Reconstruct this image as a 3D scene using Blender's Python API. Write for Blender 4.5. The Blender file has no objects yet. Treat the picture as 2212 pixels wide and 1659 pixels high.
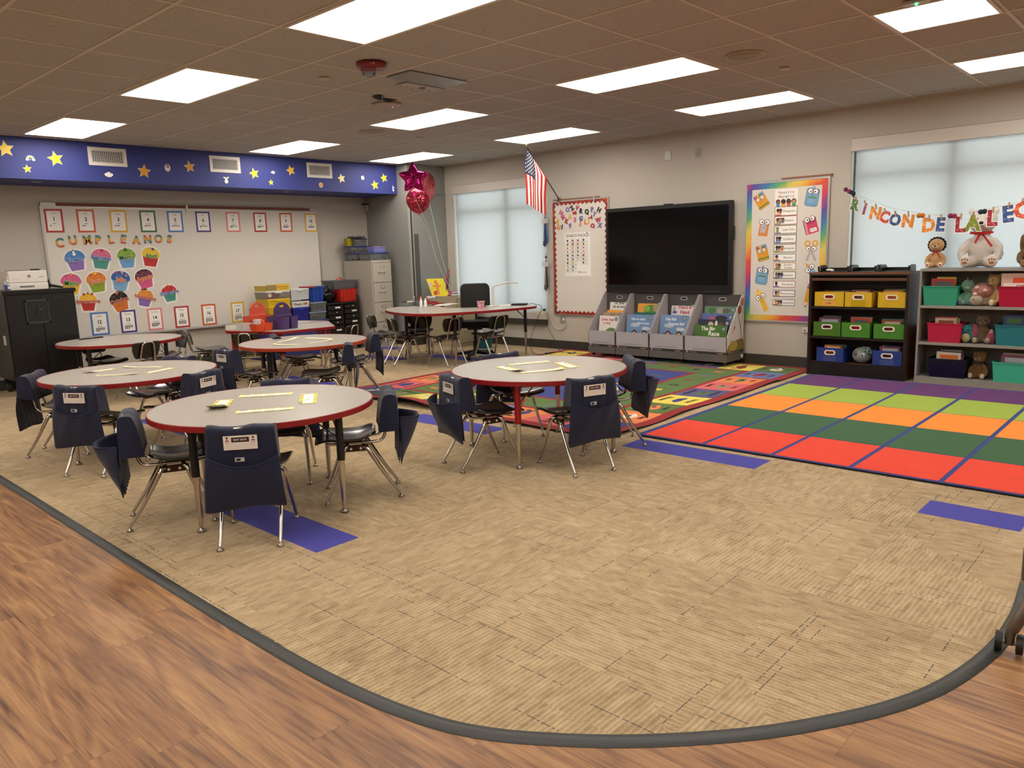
import bpy, math, random
from mathutils import Vector, Matrix, geometry
random.seed(7)
PI = math.pi
SC = bpy.context.scene
COL = SC.collection

# ---------------------------------------------------------------- camera model
FPX, YAW, PITCH, ROLL, EYE = 1660.6, 0.8241, 0.1701, -0.0317, 1.385
def _cam_axes():
    cy, sy = math.cos(YAW), math.sin(YAW)
    f = Vector((sy*math.cos(PITCH), cy*math.cos(PITCH), -math.sin(PITCH)))
    r = Vector((cy, -sy, 0)); u = r.cross(f)
    c, s = math.cos(ROLL), math.sin(ROLL)
    return c*r+s*u, -s*r+c*u, f
CR, CU, CF = _cam_axes()
def ray(px, py): return CF + CR*((px-1106)/FPX) - CU*((py-829.5)/FPX)
def on_x(px, py, x):                       # measured point on a wall plane x = const -> (y, z)
    d = ray(px, py); t = x/d.x; return (d.y*t, EYE+d.z*t)
def on_y(px, py, y):                       # -> (x, z)
    d = ray(px, py); t = y/d.y; return (d.x*t, EYE+d.z*t)
def on_z(px, py, z=0.0):                   # -> (x, y)
    d = ray(px, py); t = (z-EYE)/d.z; return (d.x*t, d.y*t)

XW, YB, YS, CEIL = 8.478, 10.205, 9.40, 2.7365   # window wall, whiteboard wall, soffit face, ceiling
XCH, YCH = 7.72, 9.15                             # chase corner
T = 0.6209                                        # ceiling tile module

# ---------------------------------------------------------------- materials
_M = {}
def lin(c):
    if isinstance(c, str):
        c = tuple(int(c[i:i+2], 16)/255 for i in (0, 2, 4))
    return tuple((v/12.92 if v <= 0.04045 else ((v+0.055)/1.055)**2.4) for v in c)
def mat(col, rough=0.6, metal=0.0, spec=0.5, emit=None, trans=0.0, bump=None, name=None, coat=0.0, noise=None, sheen=0.0):
    key = (col, rough, metal, spec, emit, trans, bump, coat, noise, sheen)
    if key in _M: return _M[key]
    m = bpy.data.materials.new(name or 'material'); m.use_nodes = True
    nt = m.node_tree; b = nt.nodes['Principled BSDF']
    c = lin(col)
    b.inputs['Base Color'].default_value = (*c, 1)
    b.inputs['Roughness'].default_value = rough
    b.inputs['Metallic'].default_value = metal
    b.inputs['Specular IOR Level'].default_value = spec
    b.inputs['Transmission Weight'].default_value = trans
    b.inputs['Coat Weight'].default_value = coat
    b.inputs['Sheen Weight'].default_value = sheen
    if emit:
        b.inputs['Emission Color'].default_value = (*lin(emit[0]), 1)
        b.inputs['Emission Strength'].default_value = emit[1]
    if noise or bump:
        tc = nt.nodes.new('ShaderNodeTexCoord')
    if noise:                                # (scale, amount)
        n = nt.nodes.new('ShaderNodeTexNoise'); n.inputs['Scale'].default_value = noise[0]; n.inputs['Detail'].default_value = 5
        nt.links.new(tc.outputs['Object'], n.inputs['Vector'])
        mx = nt.nodes.new('ShaderNodeMix'); mx.data_type = 'RGBA'
        mx.inputs['A'].default_value = (*[v*(1-noise[1]) for v in c], 1)
        mx.inputs['B'].default_value = (*[min(1, v*(1+noise[1])) for v in c], 1)
        nt.links.new(n.outputs['Fac'], mx.inputs['Factor']); nt.links.new(mx.outputs['Result'], b.inputs['Base Color'])
    if bump:                                 # (scale, strength)
        n2 = nt.nodes.new('ShaderNodeTexNoise'); n2.inputs['Scale'].default_value = bump[0]; n2.inputs['Detail'].default_value = 4
        nt.links.new(tc.outputs['Object'], n2.inputs['Vector'])
        bp = nt.nodes.new('ShaderNodeBump'); bp.inputs['Strength'].default_value = bump[1]; bp.inputs['Distance'].default_value = 0.01
        nt.links.new(n2.outputs['Fac'], bp.inputs['Height']); nt.links.new(bp.outputs['Normal'], b.inputs['Normal'])
    _M[key] = m
    return m
class NG:                                    # small helper to wire node graphs
    def __init__(s, name):
        s.m = bpy.data.materials.new(name); s.m.use_nodes = True; s.nt = s.m.node_tree
        s.b = s.nt.nodes['Principled BSDF']
        s.tc = s.nt.nodes.new('ShaderNodeTexCoord').outputs['Object']
    def link(s, a, b): s.nt.links.new(a, b)
    def _in(s, sock, v):
        if hasattr(v, 'is_output'): s.link(v, sock)
        else: sock.default_value = v
    def math(s, op, a, b=0.0, c=None, clamp=False):
        n = s.nt.nodes.new('ShaderNodeMath'); n.operation = op; n.use_clamp = clamp
        s._in(n.inputs[0], a); s._in(n.inputs[1], b)
        if c is not None: s._in(n.inputs[2], c)
        return n.outputs[0]
    def xyz(s, v=None):
        n = s.nt.nodes.new('ShaderNodeSeparateXYZ'); s.link(v or s.tc, n.inputs[0]); return n.outputs
    def comb(s, x, y, z=0.0):
        n = s.nt.nodes.new('ShaderNodeCombineXYZ')
        for i, v in enumerate((x, y, z)): s._in(n.inputs[i], v)
        return n.outputs[0]
    def noise(s, vec, scale=5, detail=2, rough=0.5, dist=0.0):
        n = s.nt.nodes.new('ShaderNodeTexNoise'); s.link(vec, n.inputs['Vector'])
        n.inputs['Scale'].default_value = scale; n.inputs['Detail'].default_value = detail
        n.inputs['Roughness'].default_value = rough; n.inputs['Distortion'].default_value = dist
        return n.outputs['Fac']
    def white(s, vec):
        n = s.nt.nodes.new('ShaderNodeTexWhiteNoise'); n.noise_dimensions = '3D'; s.link(vec, n.inputs['Vector']); return n.outputs['Value']
    def ramp(s, fac, stops):
        n = s.nt.nodes.new('ShaderNodeValToRGB'); s._in(n.inputs[0], fac)
        e = n.color_ramp.elements
        while len(e) < len(stops): e.new(0.5)
        for el, (p, c) in zip(e, stops): el.position = p; el.color = (*lin(c), 1)
        return n.outputs[0]
    def mix(s, f, a, b, mode='MIX'):
        n = s.nt.nodes.new('ShaderNodeMix'); n.data_type = 'RGBA'; n.blend_type = mode
        s._in(n.inputs['Factor'], f); 
        for k, v in (('A', a), ('B', b)):
            if isinstance(v, str) or isinstance(v, tuple): n.inputs[k].default_value = (*lin(v), 1)
            else: s.link(v, n.inputs[k])
        return n.outputs['Result']
    def bump(s, h, strength=0.3, dist=0.01):
        n = s.nt.nodes.new('ShaderNodeBump'); n.inputs['Strength'].default_value = strength; n.inputs['Distance'].default_value = dist
        s.link(h, n.inputs['Height']); s.link(n.outputs[0], s.b.inputs['Normal'])
    def done(s, col, rough=0.7, spec=0.5):
        s.link(col, s.b.inputs['Base Color']); s._in(s.b.inputs['Roughness'], rough); s.b.inputs['Specular IOR Level'].default_value = spec
        return s.m

# ---------------------------------------------------------------- objects and tags
def tag(o, label=None, cat=None, group=None, kind=None):
    if label: o['label'] = label
    if cat: o['category'] = cat
    if group: o['group'] = group
    if kind: o['kind'] = kind
    return o
def thing(name, label, cat, loc=(0, 0, 0), rz=0.0, group=None):
    o = bpy.data.objects.new(name, None); COL.objects.link(o)
    o.empty_display_size = 0.1; o.location = loc; o.rotation_euler = (0, 0, rz)
    return tag(o, label, cat, group)
def copy_tree(o, parent=None):
    c = o.copy(); COL.objects.link(c); c.parent = parent
    for ch in list(o.children): copy_tree(ch, c)
    return c
def place(proto, used, loc, rz, label, group=None):
    """first call moves the prototype itself, later calls copy it"""
    o = proto if not used[0] else copy_tree(proto)
    used[0] = True
    o.location = loc; o.rotation_euler = (0, 0, rz); o['label'] = label
    if group: o['group'] = group
    return o

class MB:
    """collects shapes and builds ONE mesh object"""
    def __init__(s): s.v = []; s.f = []; s.m = []; s.mats = []; s.sm = []
    def _mi(s, m):
        if m not in s.mats: s.mats.append(m)
        return s.mats.index(m)
    def add(s, vs, fs, m, smooth=False, M=None):
        o = len(s.v); mi = s._mi(m)
        s.v += [tuple(M @ Vector(v)) if M else tuple(v) for v in vs]
        for f in fs: s.f.append(tuple(i+o for i in f)); s.m.append(mi); s.sm.append(smooth)
        return s
    def box(s, x0, y0, z0, x1, y1, z1, m, M=None, b=0.0):
        if x0 > x1: x0, x1 = x1, x0
        if y0 > y1: y0, y1 = y1, y0
        if z0 > z1: z0, z1 = z1, z0
        if b > 0:                            # box with chamfered vertical and top edges
            b = min(b, (x1-x0)/2.01, (y1-y0)/2.01, (z1-z0)/2.01)
            ring = lambda i, z: [(x0+i+b, y0+i, z), (x1-i-b, y0+i, z), (x1-i, y0+i+b, z), (x1-i, y1-i-b, z), (x1-i-b, y1-i, z), (x0+i+b, y1-i, z), (x0+i, y1-i-b, z), (x0+i, y0+i+b, z)]
            k = b*0.5
            rings = [ring(k, z0), ring(0, z0+k), ring(0, z1-k), ring(k, z1)]
            vs = sum(rings, []); fs = [tuple(range(7, -1, -1)), tuple(range(24, 32))]
            for r in range(3):
                for i in range(8): j = (i+1) % 8; fs.append((r*8+i, r*8+j, r*8+8+j, r*8+8+i))
            return s.add(vs, fs, m, False, M)
        vs = [(x0, y0, z0), (x1, y0, z0), (x1, y1, z0), (x0, y1, z0), (x0, y0, z1), (x1, y0, z1), (x1, y1, z1), (x0, y1, z1)]
        return s.add(vs, [(0, 3, 2, 1), (4, 5, 6, 7), (0, 1, 5, 4), (1, 2, 6, 5), (2, 3, 7, 6), (3, 0, 4, 7)], m, False, M)
    def prism(s, pts, z0, z1, m, M=None, cap=True, top_m=None, taper=1.0):
        n = len(pts)
        cx = sum(p[0] for p in pts)/n; cy = sum(p[1] for p in pts)/n
        a = [(cx+(p[0]-cx)*taper, cy+(p[1]-cy)*taper, z0) for p in pts]
        b = [(p[0], p[1], z1) for p in pts]
        s.add(a+b, [(i, (i+1) % n, n+(i+1) % n, n+i) for i in range(n)], m, False, M)
        if cap:
            area = sum(pts[i][0]*pts[(i+1) % n][1]-pts[(i+1) % n][0]*pts[i][1] for i in range(n))
            up = tuple(range(n)) if area > 0 else tuple(range(n-1, -1, -1))
            s.add(a, [up[::-1]], m, False, M); s.add(b, [up], top_m or m, False, M)
        return s
    def tube(s, pts, r, m, n=8, M=None, caps=True, closed=False):
        pts = [Vector(p) for p in pts]
        rs = r if isinstance(r, (list, tuple)) else [r]*len(pts)
        vs = []; up = None
        for i, p in enumerate(pts):
            if closed: d = pts[(i+1) % len(pts)]-pts[i-1]
            else: d = (pts[min(i+1, len(pts)-1)]-pts[max(i-1, 0)])
            d.normalize()
            if up is None:
                up = Vector((0, 0, 1)) if abs(d.z) < 0.9 else Vector((1, 0, 0))
            a = d.cross(up)
            if a.length < 1e-6: a = d.orthogonal()
            a.normalize(); b = a.cross(d); b.normalize(); up = b
            for k in range(n):
                t = 2*PI*k/n; vs.append(p+a*(math.cos(t)*rs[i])+b*(math.sin(t)*rs[i]))
        fs = []; L = len(pts)
        for i in range(L if closed else L-1):
            for k in range(n):
                q = (k+1) % n; j = (i+1) % L
                fs.append((i*n+k, i*n+q, j*n+q, j*n+k))
        s.add(vs, fs, m, True, M)
        if caps and not closed:
            s.add(vs[:n], [tuple(range(n-1, -1, -1))], m, False, M); s.add(vs[-n:], [tuple(range(n))], m, False, M)
        return s
    def lathe(s, prof, m, n=20, M=None, c=(0, 0, 0), smooth=True):
        vs = []; fs = []
        for (r, z) in prof:
            for k in range(n): t = 2*PI*k/n; vs.append((c[0]+r*math.cos(t), c[1]+r*math.sin(t), c[2]+z))
        for i in range(len(prof)-1):
            for k in range(n): q = (k+1) % n; fs.append((i*n+k, i*n+q, (i+1)*n+q, (i+1)*n+k))
        s.add(vs, fs, m, smooth, M)
        if prof[0][0] > 1e-4: s.add(vs[:n], [tuple(range(n-1, -1, -1))], m, False, M)
        if prof[-1][0] > 1e-4: s.add(vs[-n:], [tuple(range(n))], m, False, M)
        return s
    def ball(s, c, r, m, M=None, nu=14, nv=9, rot=None, wob=0.0):
        if not isinstance(r, (tuple, list)): r = (r, r, r)
        R = rot or Matrix.Identity(3); vs = []; fs = []
        for j in range(nv+1):
            ph = PI*j/nv
            for i in range(nu):
                t = 2*PI*i/nu
                k = 1+wob*(random.random()-.5)
                p = Vector((r[0]*math.sin(ph)*math.cos(t)*k, r[1]*math.sin(ph)*math.sin(t)*k, r[2]*math.cos(ph)*k))
                vs.append(Vector(c)+R @ p)
        for j in range(nv):
            for i in range(nu):
                q = (i+1) % nu; fs.append((j*nu+i, (j+1)*nu+i, (j+1)*nu+q, j*nu+q))
        return s.add(vs, fs, m, True, M)
    def grid(s, nu, nv, fn, m, M=None, smooth=True, both=False):
        vs = [fn(i/nu, j/nv) for j in range(nv+1) for i in range(nu+1)]
        fs = [(j*(nu+1)+i, j*(nu+1)+i+1, (j+1)*(nu+1)+i+1, (j+1)*(nu+1)+i) for j in range(nv) for i in range(nu)]
        return s.add(vs, fs, m, smooth, M)
    def build(s, name, parent=None, loc=None, rz=None, mods=None, merge=False):
        me = bpy.data.meshes.new(name); me.from_pydata(s.v, [], s.f)
        for m in s.mats: me.materials.append(m)
        me.polygons.foreach_set('material_index', s.m); me.polygons.foreach_set('use_smooth', s.sm)
        me.update(); me.validate()
        o = bpy.data.objects.new(name, me); COL.objects.link(o)
        if parent: o.parent = parent
        if loc: o.location = loc
        if rz is not None: o.rotation_euler = (0, 0, rz)
        if mods: mods(o)
        return o
def weld(o, d=1e-4):
    m = o.modifiers.new('weld', 'WELD'); m.merge_threshold = d
def bevel(w, seg=2):
    def f(o):
        weld(o); m = o.modifiers.new('bevel', 'BEVEL'); m.width = w; m.segments = seg; m.limit_method = 'ANGLE'; m.angle_limit = math.radians(35)
    return f
def solid(t, off=0.0, sub=0):
    def f(o):
        weld(o)
        if sub: m = o.modifiers.new('sub', 'SUBSURF'); m.levels = sub; m.render_levels = sub
        m = o.modifiers.new('solid', 'SOLIDIFY'); m.thickness = t; m.offset = off
    return f

# ---------------------------------------------------------------- flat graphics (prints, signs, decals)
_TXT = {}
def text_mesh(s, bold=0.0):
    k = (s, bold)
    if k not in _TXT:
        cu = bpy.data.curves.new('t', 'FONT'); cu.body = s; cu.size = 1.0; cu.offset = bold; cu.resolution_u = 2
        o = bpy.data.objects.new('t', cu); me = bpy.data.meshes.new_from_object(o)
        vs = [(v.co.x, v.co.y) for v in me.vertices]; fs = [tuple(p.vertices) for p in me.polygons]
        bpy.data.objects.remove(o); bpy.data.meshes.remove(me); bpy.data.curves.remove(cu)
        if not vs: vs = [(0, 0)]
        x0 = min(v[0] for v in vs); x1 = max(v[0] for v in vs); y0 = min(v[1] for v in vs); y1 = max(v[1] for v in vs)
        _TXT[k] = (vs, fs, x0, x1, y0, y1)
    return _TXT[k]
class Art:
    """2-D drawing on a plane: u to the right, v up, w out of the plane; each call lands one layer higher"""
    def __init__(s, mb, origin, U, V, step=0.0004, w0=0.0):
        s.mb = mb; s.o = Vector(origin); s.U = Vector(U).normalized(); s.V = Vector(V).normalized(); s.N = s.U.cross(s.V)
        s.w = w0; s.step = step
    def P(s, u, v, w=None): return s.o+s.U*u+s.V*v+s.N*(s.w if w is None else w)
    def up(s, k=1): s.w += s.step*k; return s
    def poly(s, pts, m):
        s.up(); vs = [s.P(*p) for p in pts]
        n = len(pts); area = sum(pts[i][0]*pts[(i+1) % n][1]-pts[(i+1) % n][0]*pts[i][1] for i in range(n))
        if n <= 4:
            s.mb.add(vs, [tuple(range(n)) if area > 0 else tuple(range(n-1, -1, -1))], m)
        else:
            tri = geometry.tessellate_polygon([[Vector((p[0], p[1], 0)) for p in pts]])
            fs = []
            for t in tri:
                a, b, c = [pts[i] for i in t]
                cr = (b[0]-a[0])*(c[1]-a[1])-(b[1]-a[1])*(c[0]-a[0])
                fs.append(tuple(t) if cr > 0 else tuple(t[::-1]))
            s.mb.add(vs, fs, m)
        return s
    def slab(s, pts, th, m, side=None):
        """extruded sheet: sides plus front face"""
        n = len(pts); w0 = s.w; w1 = s.w+th
        a = [s.P(p[0], p[1], w0) for p in pts]; b = [s.P(p[0], p[1], w1) for p in pts]
        s.mb.add(a+b, [(i, (i+1) % n, n+(i+1) % n, n+i) for i in range(n)], side or m)
        s.w = w1-s.step; return s.poly(pts, m)
    def rect(s, u0, v0, u1, v1, m): return s.poly([(u0, v0), (u1, v0), (u1, v1), (u0, v1)], m)
    def ell(s, u, v, ru, rv, m, n=20, rot=0.0):
        c, q = math.cos(rot), math.sin(rot)
        return s.poly([(u+c*ru*math.cos(2*PI*k/n)-q*rv*math.sin(2*PI*k/n), v+q*ru*math.cos(2*PI*k/n)+c*rv*math.sin(2*PI*k/n)) for k in range(n)], m)
    def dots(s, pts, r, m, n=8):
        s.up()
        for (u, v) in pts:
            s.mb.add([s.P(u+r*math.cos(2*PI*k/n), v+r*math.sin(2*PI*k/n)) for k in range(n)], [tuple(range(n))], m)
        return s
    def line(s, pts, w, m):
        s.up()
        for a, b in zip(pts, pts[1:]):
            d = Vector((b[0]-a[0], b[1]-a[1]))
            if d.length < 1e-9: continue
            d.normalize(); n = Vector((-d.y, d.x))*w/2; e = d*w*.3
            q = [(a[0]-e.x-n.x, a[1]-e.y-n.y), (b[0]+e.x-n.x, b[1]+e.y-n.y), (b[0]+e.x+n.x, b[1]+e.y+n.y), (a[0]-e.x+n.x, a[1]-e.y+n.y)]
            s.mb.add([s.P(*p) for p in q], [(0, 1, 2, 3)], m)
        return s
    def text(s, t, u, v, h, m, rot=0.0, bold=0.0, wmax=None, wide=1.0, align='C'):
        """centred text with capital height h"""
        vs, fs, x0, x1, y0, y1 = text_mesh(t, bold)
        k = h/0.69; kx = k*wide
        if wmax and (x1-x0)*kx > wmax: kx = wmax/(x1-x0)
        s.up(); c, q = math.cos(rot), math.sin(rot)
        ax = (x0+x1)/2 if align == 'C' else x0
        pts = []
        for (x, y) in vs:
            a = (x-ax)*kx; b = (y-0.345)*k
            pts.append(s.P(u+c*a-q*b, v+q*a+c*b))
        s.mb.add(pts, fs, m); return s
def star_pts(u, v, R, r, n=5, rot=PI/2):
    return [(u+(R if k % 2 == 0 else r)*math.cos(rot+PI*k/n), v+(R if k % 2 == 0 else r)*math.sin(rot+PI*k/n)) for k in range(2*n)]
def rrect(u0, v0, u1, v1, r, n=4):
    pts = []
    for cx, cy, a in ((u1-r, v0+r, -PI/2), (u1-r, v1-r, 0), (u0+r, v1-r, PI/2), (u0+r, v0+r, PI)):
        for k in range(n+1): t = a+PI/2*k/n; pts.append((cx+r*math.cos(t), cy+r*math.sin(t)))
    return pts
def rot2(pts, a, c=(0, 0)):
    return [(c[0]+p[0]*math.cos(a)-p[1]*math.sin(a), c[1]+p[0]*math.sin(a)+p[1]*math.cos(a)) for p in pts]
def spline(pts, n=6, closed=True):
    out = []; L = len(pts)
    rng = range(L) if closed else range(L-1)
    for i in rng:
        p0, p1, p2, p3 = (pts[(i-1) % L], pts[i], pts[(i+1) % L], pts[(i+2) % L]) if closed else (pts[max(i-1, 0)], pts[i], pts[i+1], pts[min(i+2, L-1)])
        for k in range(n):
            t = k/n
            out.append(tuple(0.5*((2*b)+(-a+c)*t+(2*a-5*b+4*c-d)*t*t+(-a+3*b-3*c+d)*t**3) for a, b, c, d in zip(p0, p1, p2, p3)))
    if not closed: out.append(tuple(pts[-1]))
    return out
# planes: window wall faces -x (u runs towards -y, to the right in view); whiteboard wall faces -y (u runs +x)
def art_x(mb, y, z, x=None, **k): return Art(mb, (XW-0.001 if x is None else x, y, z), (0, -1, 0), (0, 0, 1), **k)
def art_y(mb, x, z, y=None, **k): return Art(mb, (x, YB-0.001 if y is None else y, z), (1, 0, 0), (0, 0, 1), **k)

WHITE = mat('F2F0EA', 0.55); BLACK = mat('0A0A0B', 0.5); INK = mat('121212', 0.6)
CHROME = mat('C9C4BC', 0.16, 1.0); STEEL = mat('9A948A', 0.3, 1.0)
BLKP = mat('08080A', 0.45); RED = mat('8E1418', 0.4); NAVY = mat('0B1230', 0.85, noise=(14, .25), bump=(220, .25), sheen=.15)
LIGHT_E = 5.5; SKY_E = 3.0; EXPO = 1.25
BLUES = [(1.905, 3.07, .2513, 1.0), (4.4185, 2.053, .2513, 1.0), (4.167, .6, .2513, .45), (4.1, 4.1, .2513, 1.0),
         (6.43, 8.05, .2513, .85), (4.67, 7.15, .2513, 1.0), (1.905+.75, 6.07, .2513, 1.0), (6.93, 7.05, .2513, 1.0), (7.18, 9.05, .2513, 1.0)]
# ================================================================ room shell
def struct(mb, name, label=None, **k):
    o = mb.build(name, **k); o['kind'] = 'structure'
    if label: o['label'] = label
    return o
XMIN, YMIN = -3.6, -3.4
# --- wood floor
g = NG('wood_planks'); x, y, z = g.xyz()
PW, PL = 0.152, 1.22
col_i = g.math('FLOOR', g.math('DIVIDE', x, PW))
off = g.math('MULTIPLY', g.white(g.comb(col_i, 3.7)), PL)
yy = g.math('DIVIDE', g.math('ADD', y, off), PL)
row_i = g.math('FLOOR', yy)
rnd = g.white(g.comb(col_i, row_i, 1.0)); rnd2 = g.white(g.comb(col_i, row_i, 9.0))
sx = g.math('ADD', g.math('MULTIPLY', x, 1.0), g.math('MULTIPLY', rnd, 37.0))
sy = g.math('ADD', g.math('MULTIPLY', y, 0.11), g.math('MULTIPLY', rnd2, 23.0))
v1 = g.comb(sx, sy, rnd)
big = g.noise(v1, 6.0, 2, .5, .7)
rings = g.math('FRACT', g.math('MULTIPLY', big, 7.0))
rings = g.math('ABSOLUTE', g.math('SUBTRACT', rings, 0.5))
fine = g.noise(g.comb(g.math('MULTIPLY', sx, 1.0), g.math('MULTIPLY', sy, .35), rnd2), 95.0, 4, .65, 0.6)
mid = g.noise(g.comb(sx, g.math('MULTIPLY', sy, .8), rnd), 22.0, 3, .6, 1.0)
f = g.math('ADD', g.math('MULTIPLY', rings, .34), g.math('MULTIPLY', fine, .55))
f = g.math('ADD', f, g.math('MULTIPLY', mid, .42))
f = g.math('ADD', f, g.math('MULTIPLY', rnd, .10))
colr = g.ramp(f, [(0.30, '3E2618'), (0.44, '65432C'), (0.58, '88603E'), (0.72, 'A0764C'), (0.9, 'B48C60')])
fx = g.math('ABSOLUTE', g.math('SUBTRACT', g.math('FRACT', g.math('DIVIDE', x, PW)), 0.5))
fy = g.math('ABSOLUTE', g.math('SUBTRACT', g.math('FRACT', yy), 0.5))
seam = g.math('MAXIMUM', g.math('GREATER_THAN', fx, 0.4935), g.math('GREATER_THAN', fy, 0.4992))
colr = g.mix(g.math('MULTIPLY', seam, .45), colr, '2A160C')
rg = g.math('ADD', 0.33, g.math('MULTIPLY', fine, .18))
WOOD = g.done(colr, rg, 0.45)
g.bump(g.math('SUBTRACT', fine, g.math('MULTIPLY', seam, .8)), 0.06, 0.004)
mb = MB(); mb.box(XMIN, YMIN, -0.12, XW+0.1, YB+0.1, -0.006, WOOD)
struct(mb, 'floor')
# --- carpet: planks 0.25 x 1.0 m
g = NG('carpet_planks'); x, y, z = g.xyz()
KX, KY = 4.4185-0.2513*30, 3.053-1.0*20
def seg(axis_long, axis_wide, o_l, o_w, salt):
    wi = g.math('DIVIDE', g.math('SUBTRACT', axis_wide, o_w), 0.2513); wI = g.math('FLOOR', wi)
    li = g.math('SUBTRACT', axis_long, o_l); lI = g.math('FLOOR', li)
    return wi, wI, li, lI
blk = 1.0052
bx = g.math('FLOOR', g.math('DIVIDE', g.math('SUBTRACT', x, KX), blk)); by = g.math('FLOOR', g.math('SUBTRACT', y, KY))
orient = g.white(g.comb(bx, by, 5.0))
bias = g.math('MULTIPLY', g.math('SUBTRACT', x, g.math('ADD', y, 0.6)), 0.16)
osel = g.math('GREATER_THAN', g.math('ADD', orient, bias), 0.52)      # 1: plank runs along x
def pick(a, b): return g.math('ADD', g.math('MULTIPLY', osel, a), g.math('MULTIPLY', g.math('SUBTRACT', 1.0, osel), b))
L_ = pick(g.math('SUBTRACT', x, KX), g.math('SUBTRACT', y, KY)); W_ = pick(g.math('SUBTRACT', y, KY), g.math('SUBTRACT', x, KX))
wi = g.math('FLOOR', g.math('DIVIDE', W_, 0.2513))
pid = g.comb(wi, g.math('FLOOR', L_), osel)
prnd = g.white(pid)
ribp = g.math('ADD', g.math('MULTIPLY', L_, 52.0), g.math('MULTIPLY', prnd, 9.0))
rib = g.math('ABSOLUTE', g.math('SUBTRACT', g.math('FRACT', ribp), 0.5))
ribm = g.noise(g.comb(g.math('MULTIPLY', g.math('FLOOR', ribp), 3.3), g.math('MULTIPLY', W_, 9.0), prnd), 1.0, 2, .6)
weave = g.noise(g.comb(g.math('MULTIPLY', L_, 1.0), g.math('MULTIPLY', W_, 3.0), prnd), 90.0, 3, .7)
grain = g.noise(g.tc, 240.0, 2, .6)
big = g.noise(g.tc, 1.6, 3, .5)
f = g.math('ADD', g.math('MULTIPLY', g.math('SUBTRACT', rib, .25), g.math('MULTIPLY', ribm, .55)), g.math('MULTIPLY', ribm, .42))
f = g.math('ADD', f, g.math('MULTIPLY', weave, .30)); f = g.math('ADD', f, g.math('MULTIPLY', grain, .22)); f = g.math('ADD', f, g.math('MULTIPLY', prnd, .05)); f = g.math('ADD', f, g.math('MULTIPLY', big, .16))
tan = g.ramp(f, [(0.32, '6A5940'), (0.45, '907A5C'), (0.58, 'AC9674'), (0.78, 'C6B290')])
# dark dashed yarn lines along the plank
lane = g.math('DIVIDE', W_, 0.0093); laneI = g.math('FLOOR', lane)
lrnd = g.white(g.comb(laneI, g.math('FLOOR', g.math('ADD', L_, g.math('MULTIPLY', g.white(g.comb(laneI, osel, 2.0)), 1.0))), osel))
lon = g.math('GREATER_THAN', lrnd, 0.915)
thin = g.math('LESS_THAN', g.math('ABSOLUTE', g.math('SUBTRACT', g.math('FRACT', lane), .5)), 0.20)
dash = g.math('GREATER_THAN', g.noise(g.comb(g.math('MULTIPLY', L_, 34.0), laneI, 0.0), 1.0, 1, .5), 0.47)
along = g.math('GREATER_THAN', g.noise(g.comb(g.math('MULTIPLY', L_, 2.3), laneI, 4.0), 1.0, 1, .5), 0.50)
dk = g.math('MULTIPLY', g.math('MULTIPLY', lon, thin), g.math('MULTIPLY', dash, along))
colr = g.mix(g.math('MULTIPLY', dk, .82), tan, '243044')
# blue accent planks
blue = None
for (ix, iy, w, l) in BLUES:
    a = g.math('MULTIPLY', g.math('GREATER_THAN', x, ix), g.math('LESS_THAN', x, ix+w))
    b = g.math('MULTIPLY', g.math('GREATER_THAN', y, iy), g.math('LESS_THAN', y, iy+l))
    c = g.math('MULTIPLY', a, b); blue = c if blue is None else g.math('MAXIMUM', blue, c)
bl = g.ramp(g.math('ADD', g.math('MULTIPLY', grain, .6), g.math('MULTIPLY', weave, .4)), [(0.3, '37368A'), (0.7, '5250AE')])
colr = g.mix(blue, colr, bl)
CARPET = g.done(colr, 0.95, 0.1); g.b.inputs['Sheen Weight'].default_value = 0.1
g.bump(g.math('ADD', g.math('MULTIPLY', rib, .5), grain), 0.35, 0.006)
# carpet outline: straight sides meeting in a rounded corner
edge = [(1.36, YB)]+[(1.335, 6.0), (1.318, 4.3), (1.309, 3.2), (1.310, 2.45), (1.320, 2.10), (1.345, 1.84), (1.39, 1.62), (1.455, 1.46), (1.55, 1.31), (1.66, 1.165), (1.80, 1.015), (1.96, 0.87), (2.12, 0.755), (2.30, 0.645), (2.50, 0.56), (2.72, 0.505), (2.95, 0.474), (3.2, 0.468), (3.45, 0.484), (3.9, 0.52), (5.0, 0.56), (XW, 0.60)]
edge = spline(edge, 4, closed=False)
pts = edge+[(XW, YB)]
mb = MB(); mb.prism([(p[0], p[1]) for p in pts], -0.02, 0.0, CARPET)
struct(mb, 'carpet', 'tan plank carpet with blue accent planks')
# rubber transition strip following the carpet edge
RUB = mat('3A3D3C', 0.5, bump=(90, .15))
ins = []; outs = []
for i, p in enumerate(edge):
    a = Vector(edge[max(i-1, 0)]); b = Vector(edge[min(i+1, len(edge)-1)]); d = (b-a).normalized(); n = Vector((d.y, -d.x))
    if n.x > 0 and n.y > 0: n = -n
    ins.append(Vector(p)-n*0.004); outs.append(Vector(p)+n*0.045)
vs = []; fs = []
for a, b in zip(ins, outs):
    c = a*0.55+b*0.45
    vs += [(a.x, a.y, 0.000), (a.x, a.y, 0.004), (c.x, c.y, 0.0035), (b.x, b.y, -0.0045), (b.x, b.y, -0.006)]
for i in range(len(ins)-1):
    for k in range(4): fs.append((i*5+k, i*5+k+1, i*5+6+k, i*5+5+k))
fs = [t[::-1] for t in fs]
mb = MB().add(vs, fs, RUB, True); struct(mb, 'trim_1', 'dark rubber strip along the carpet edge')

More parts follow.
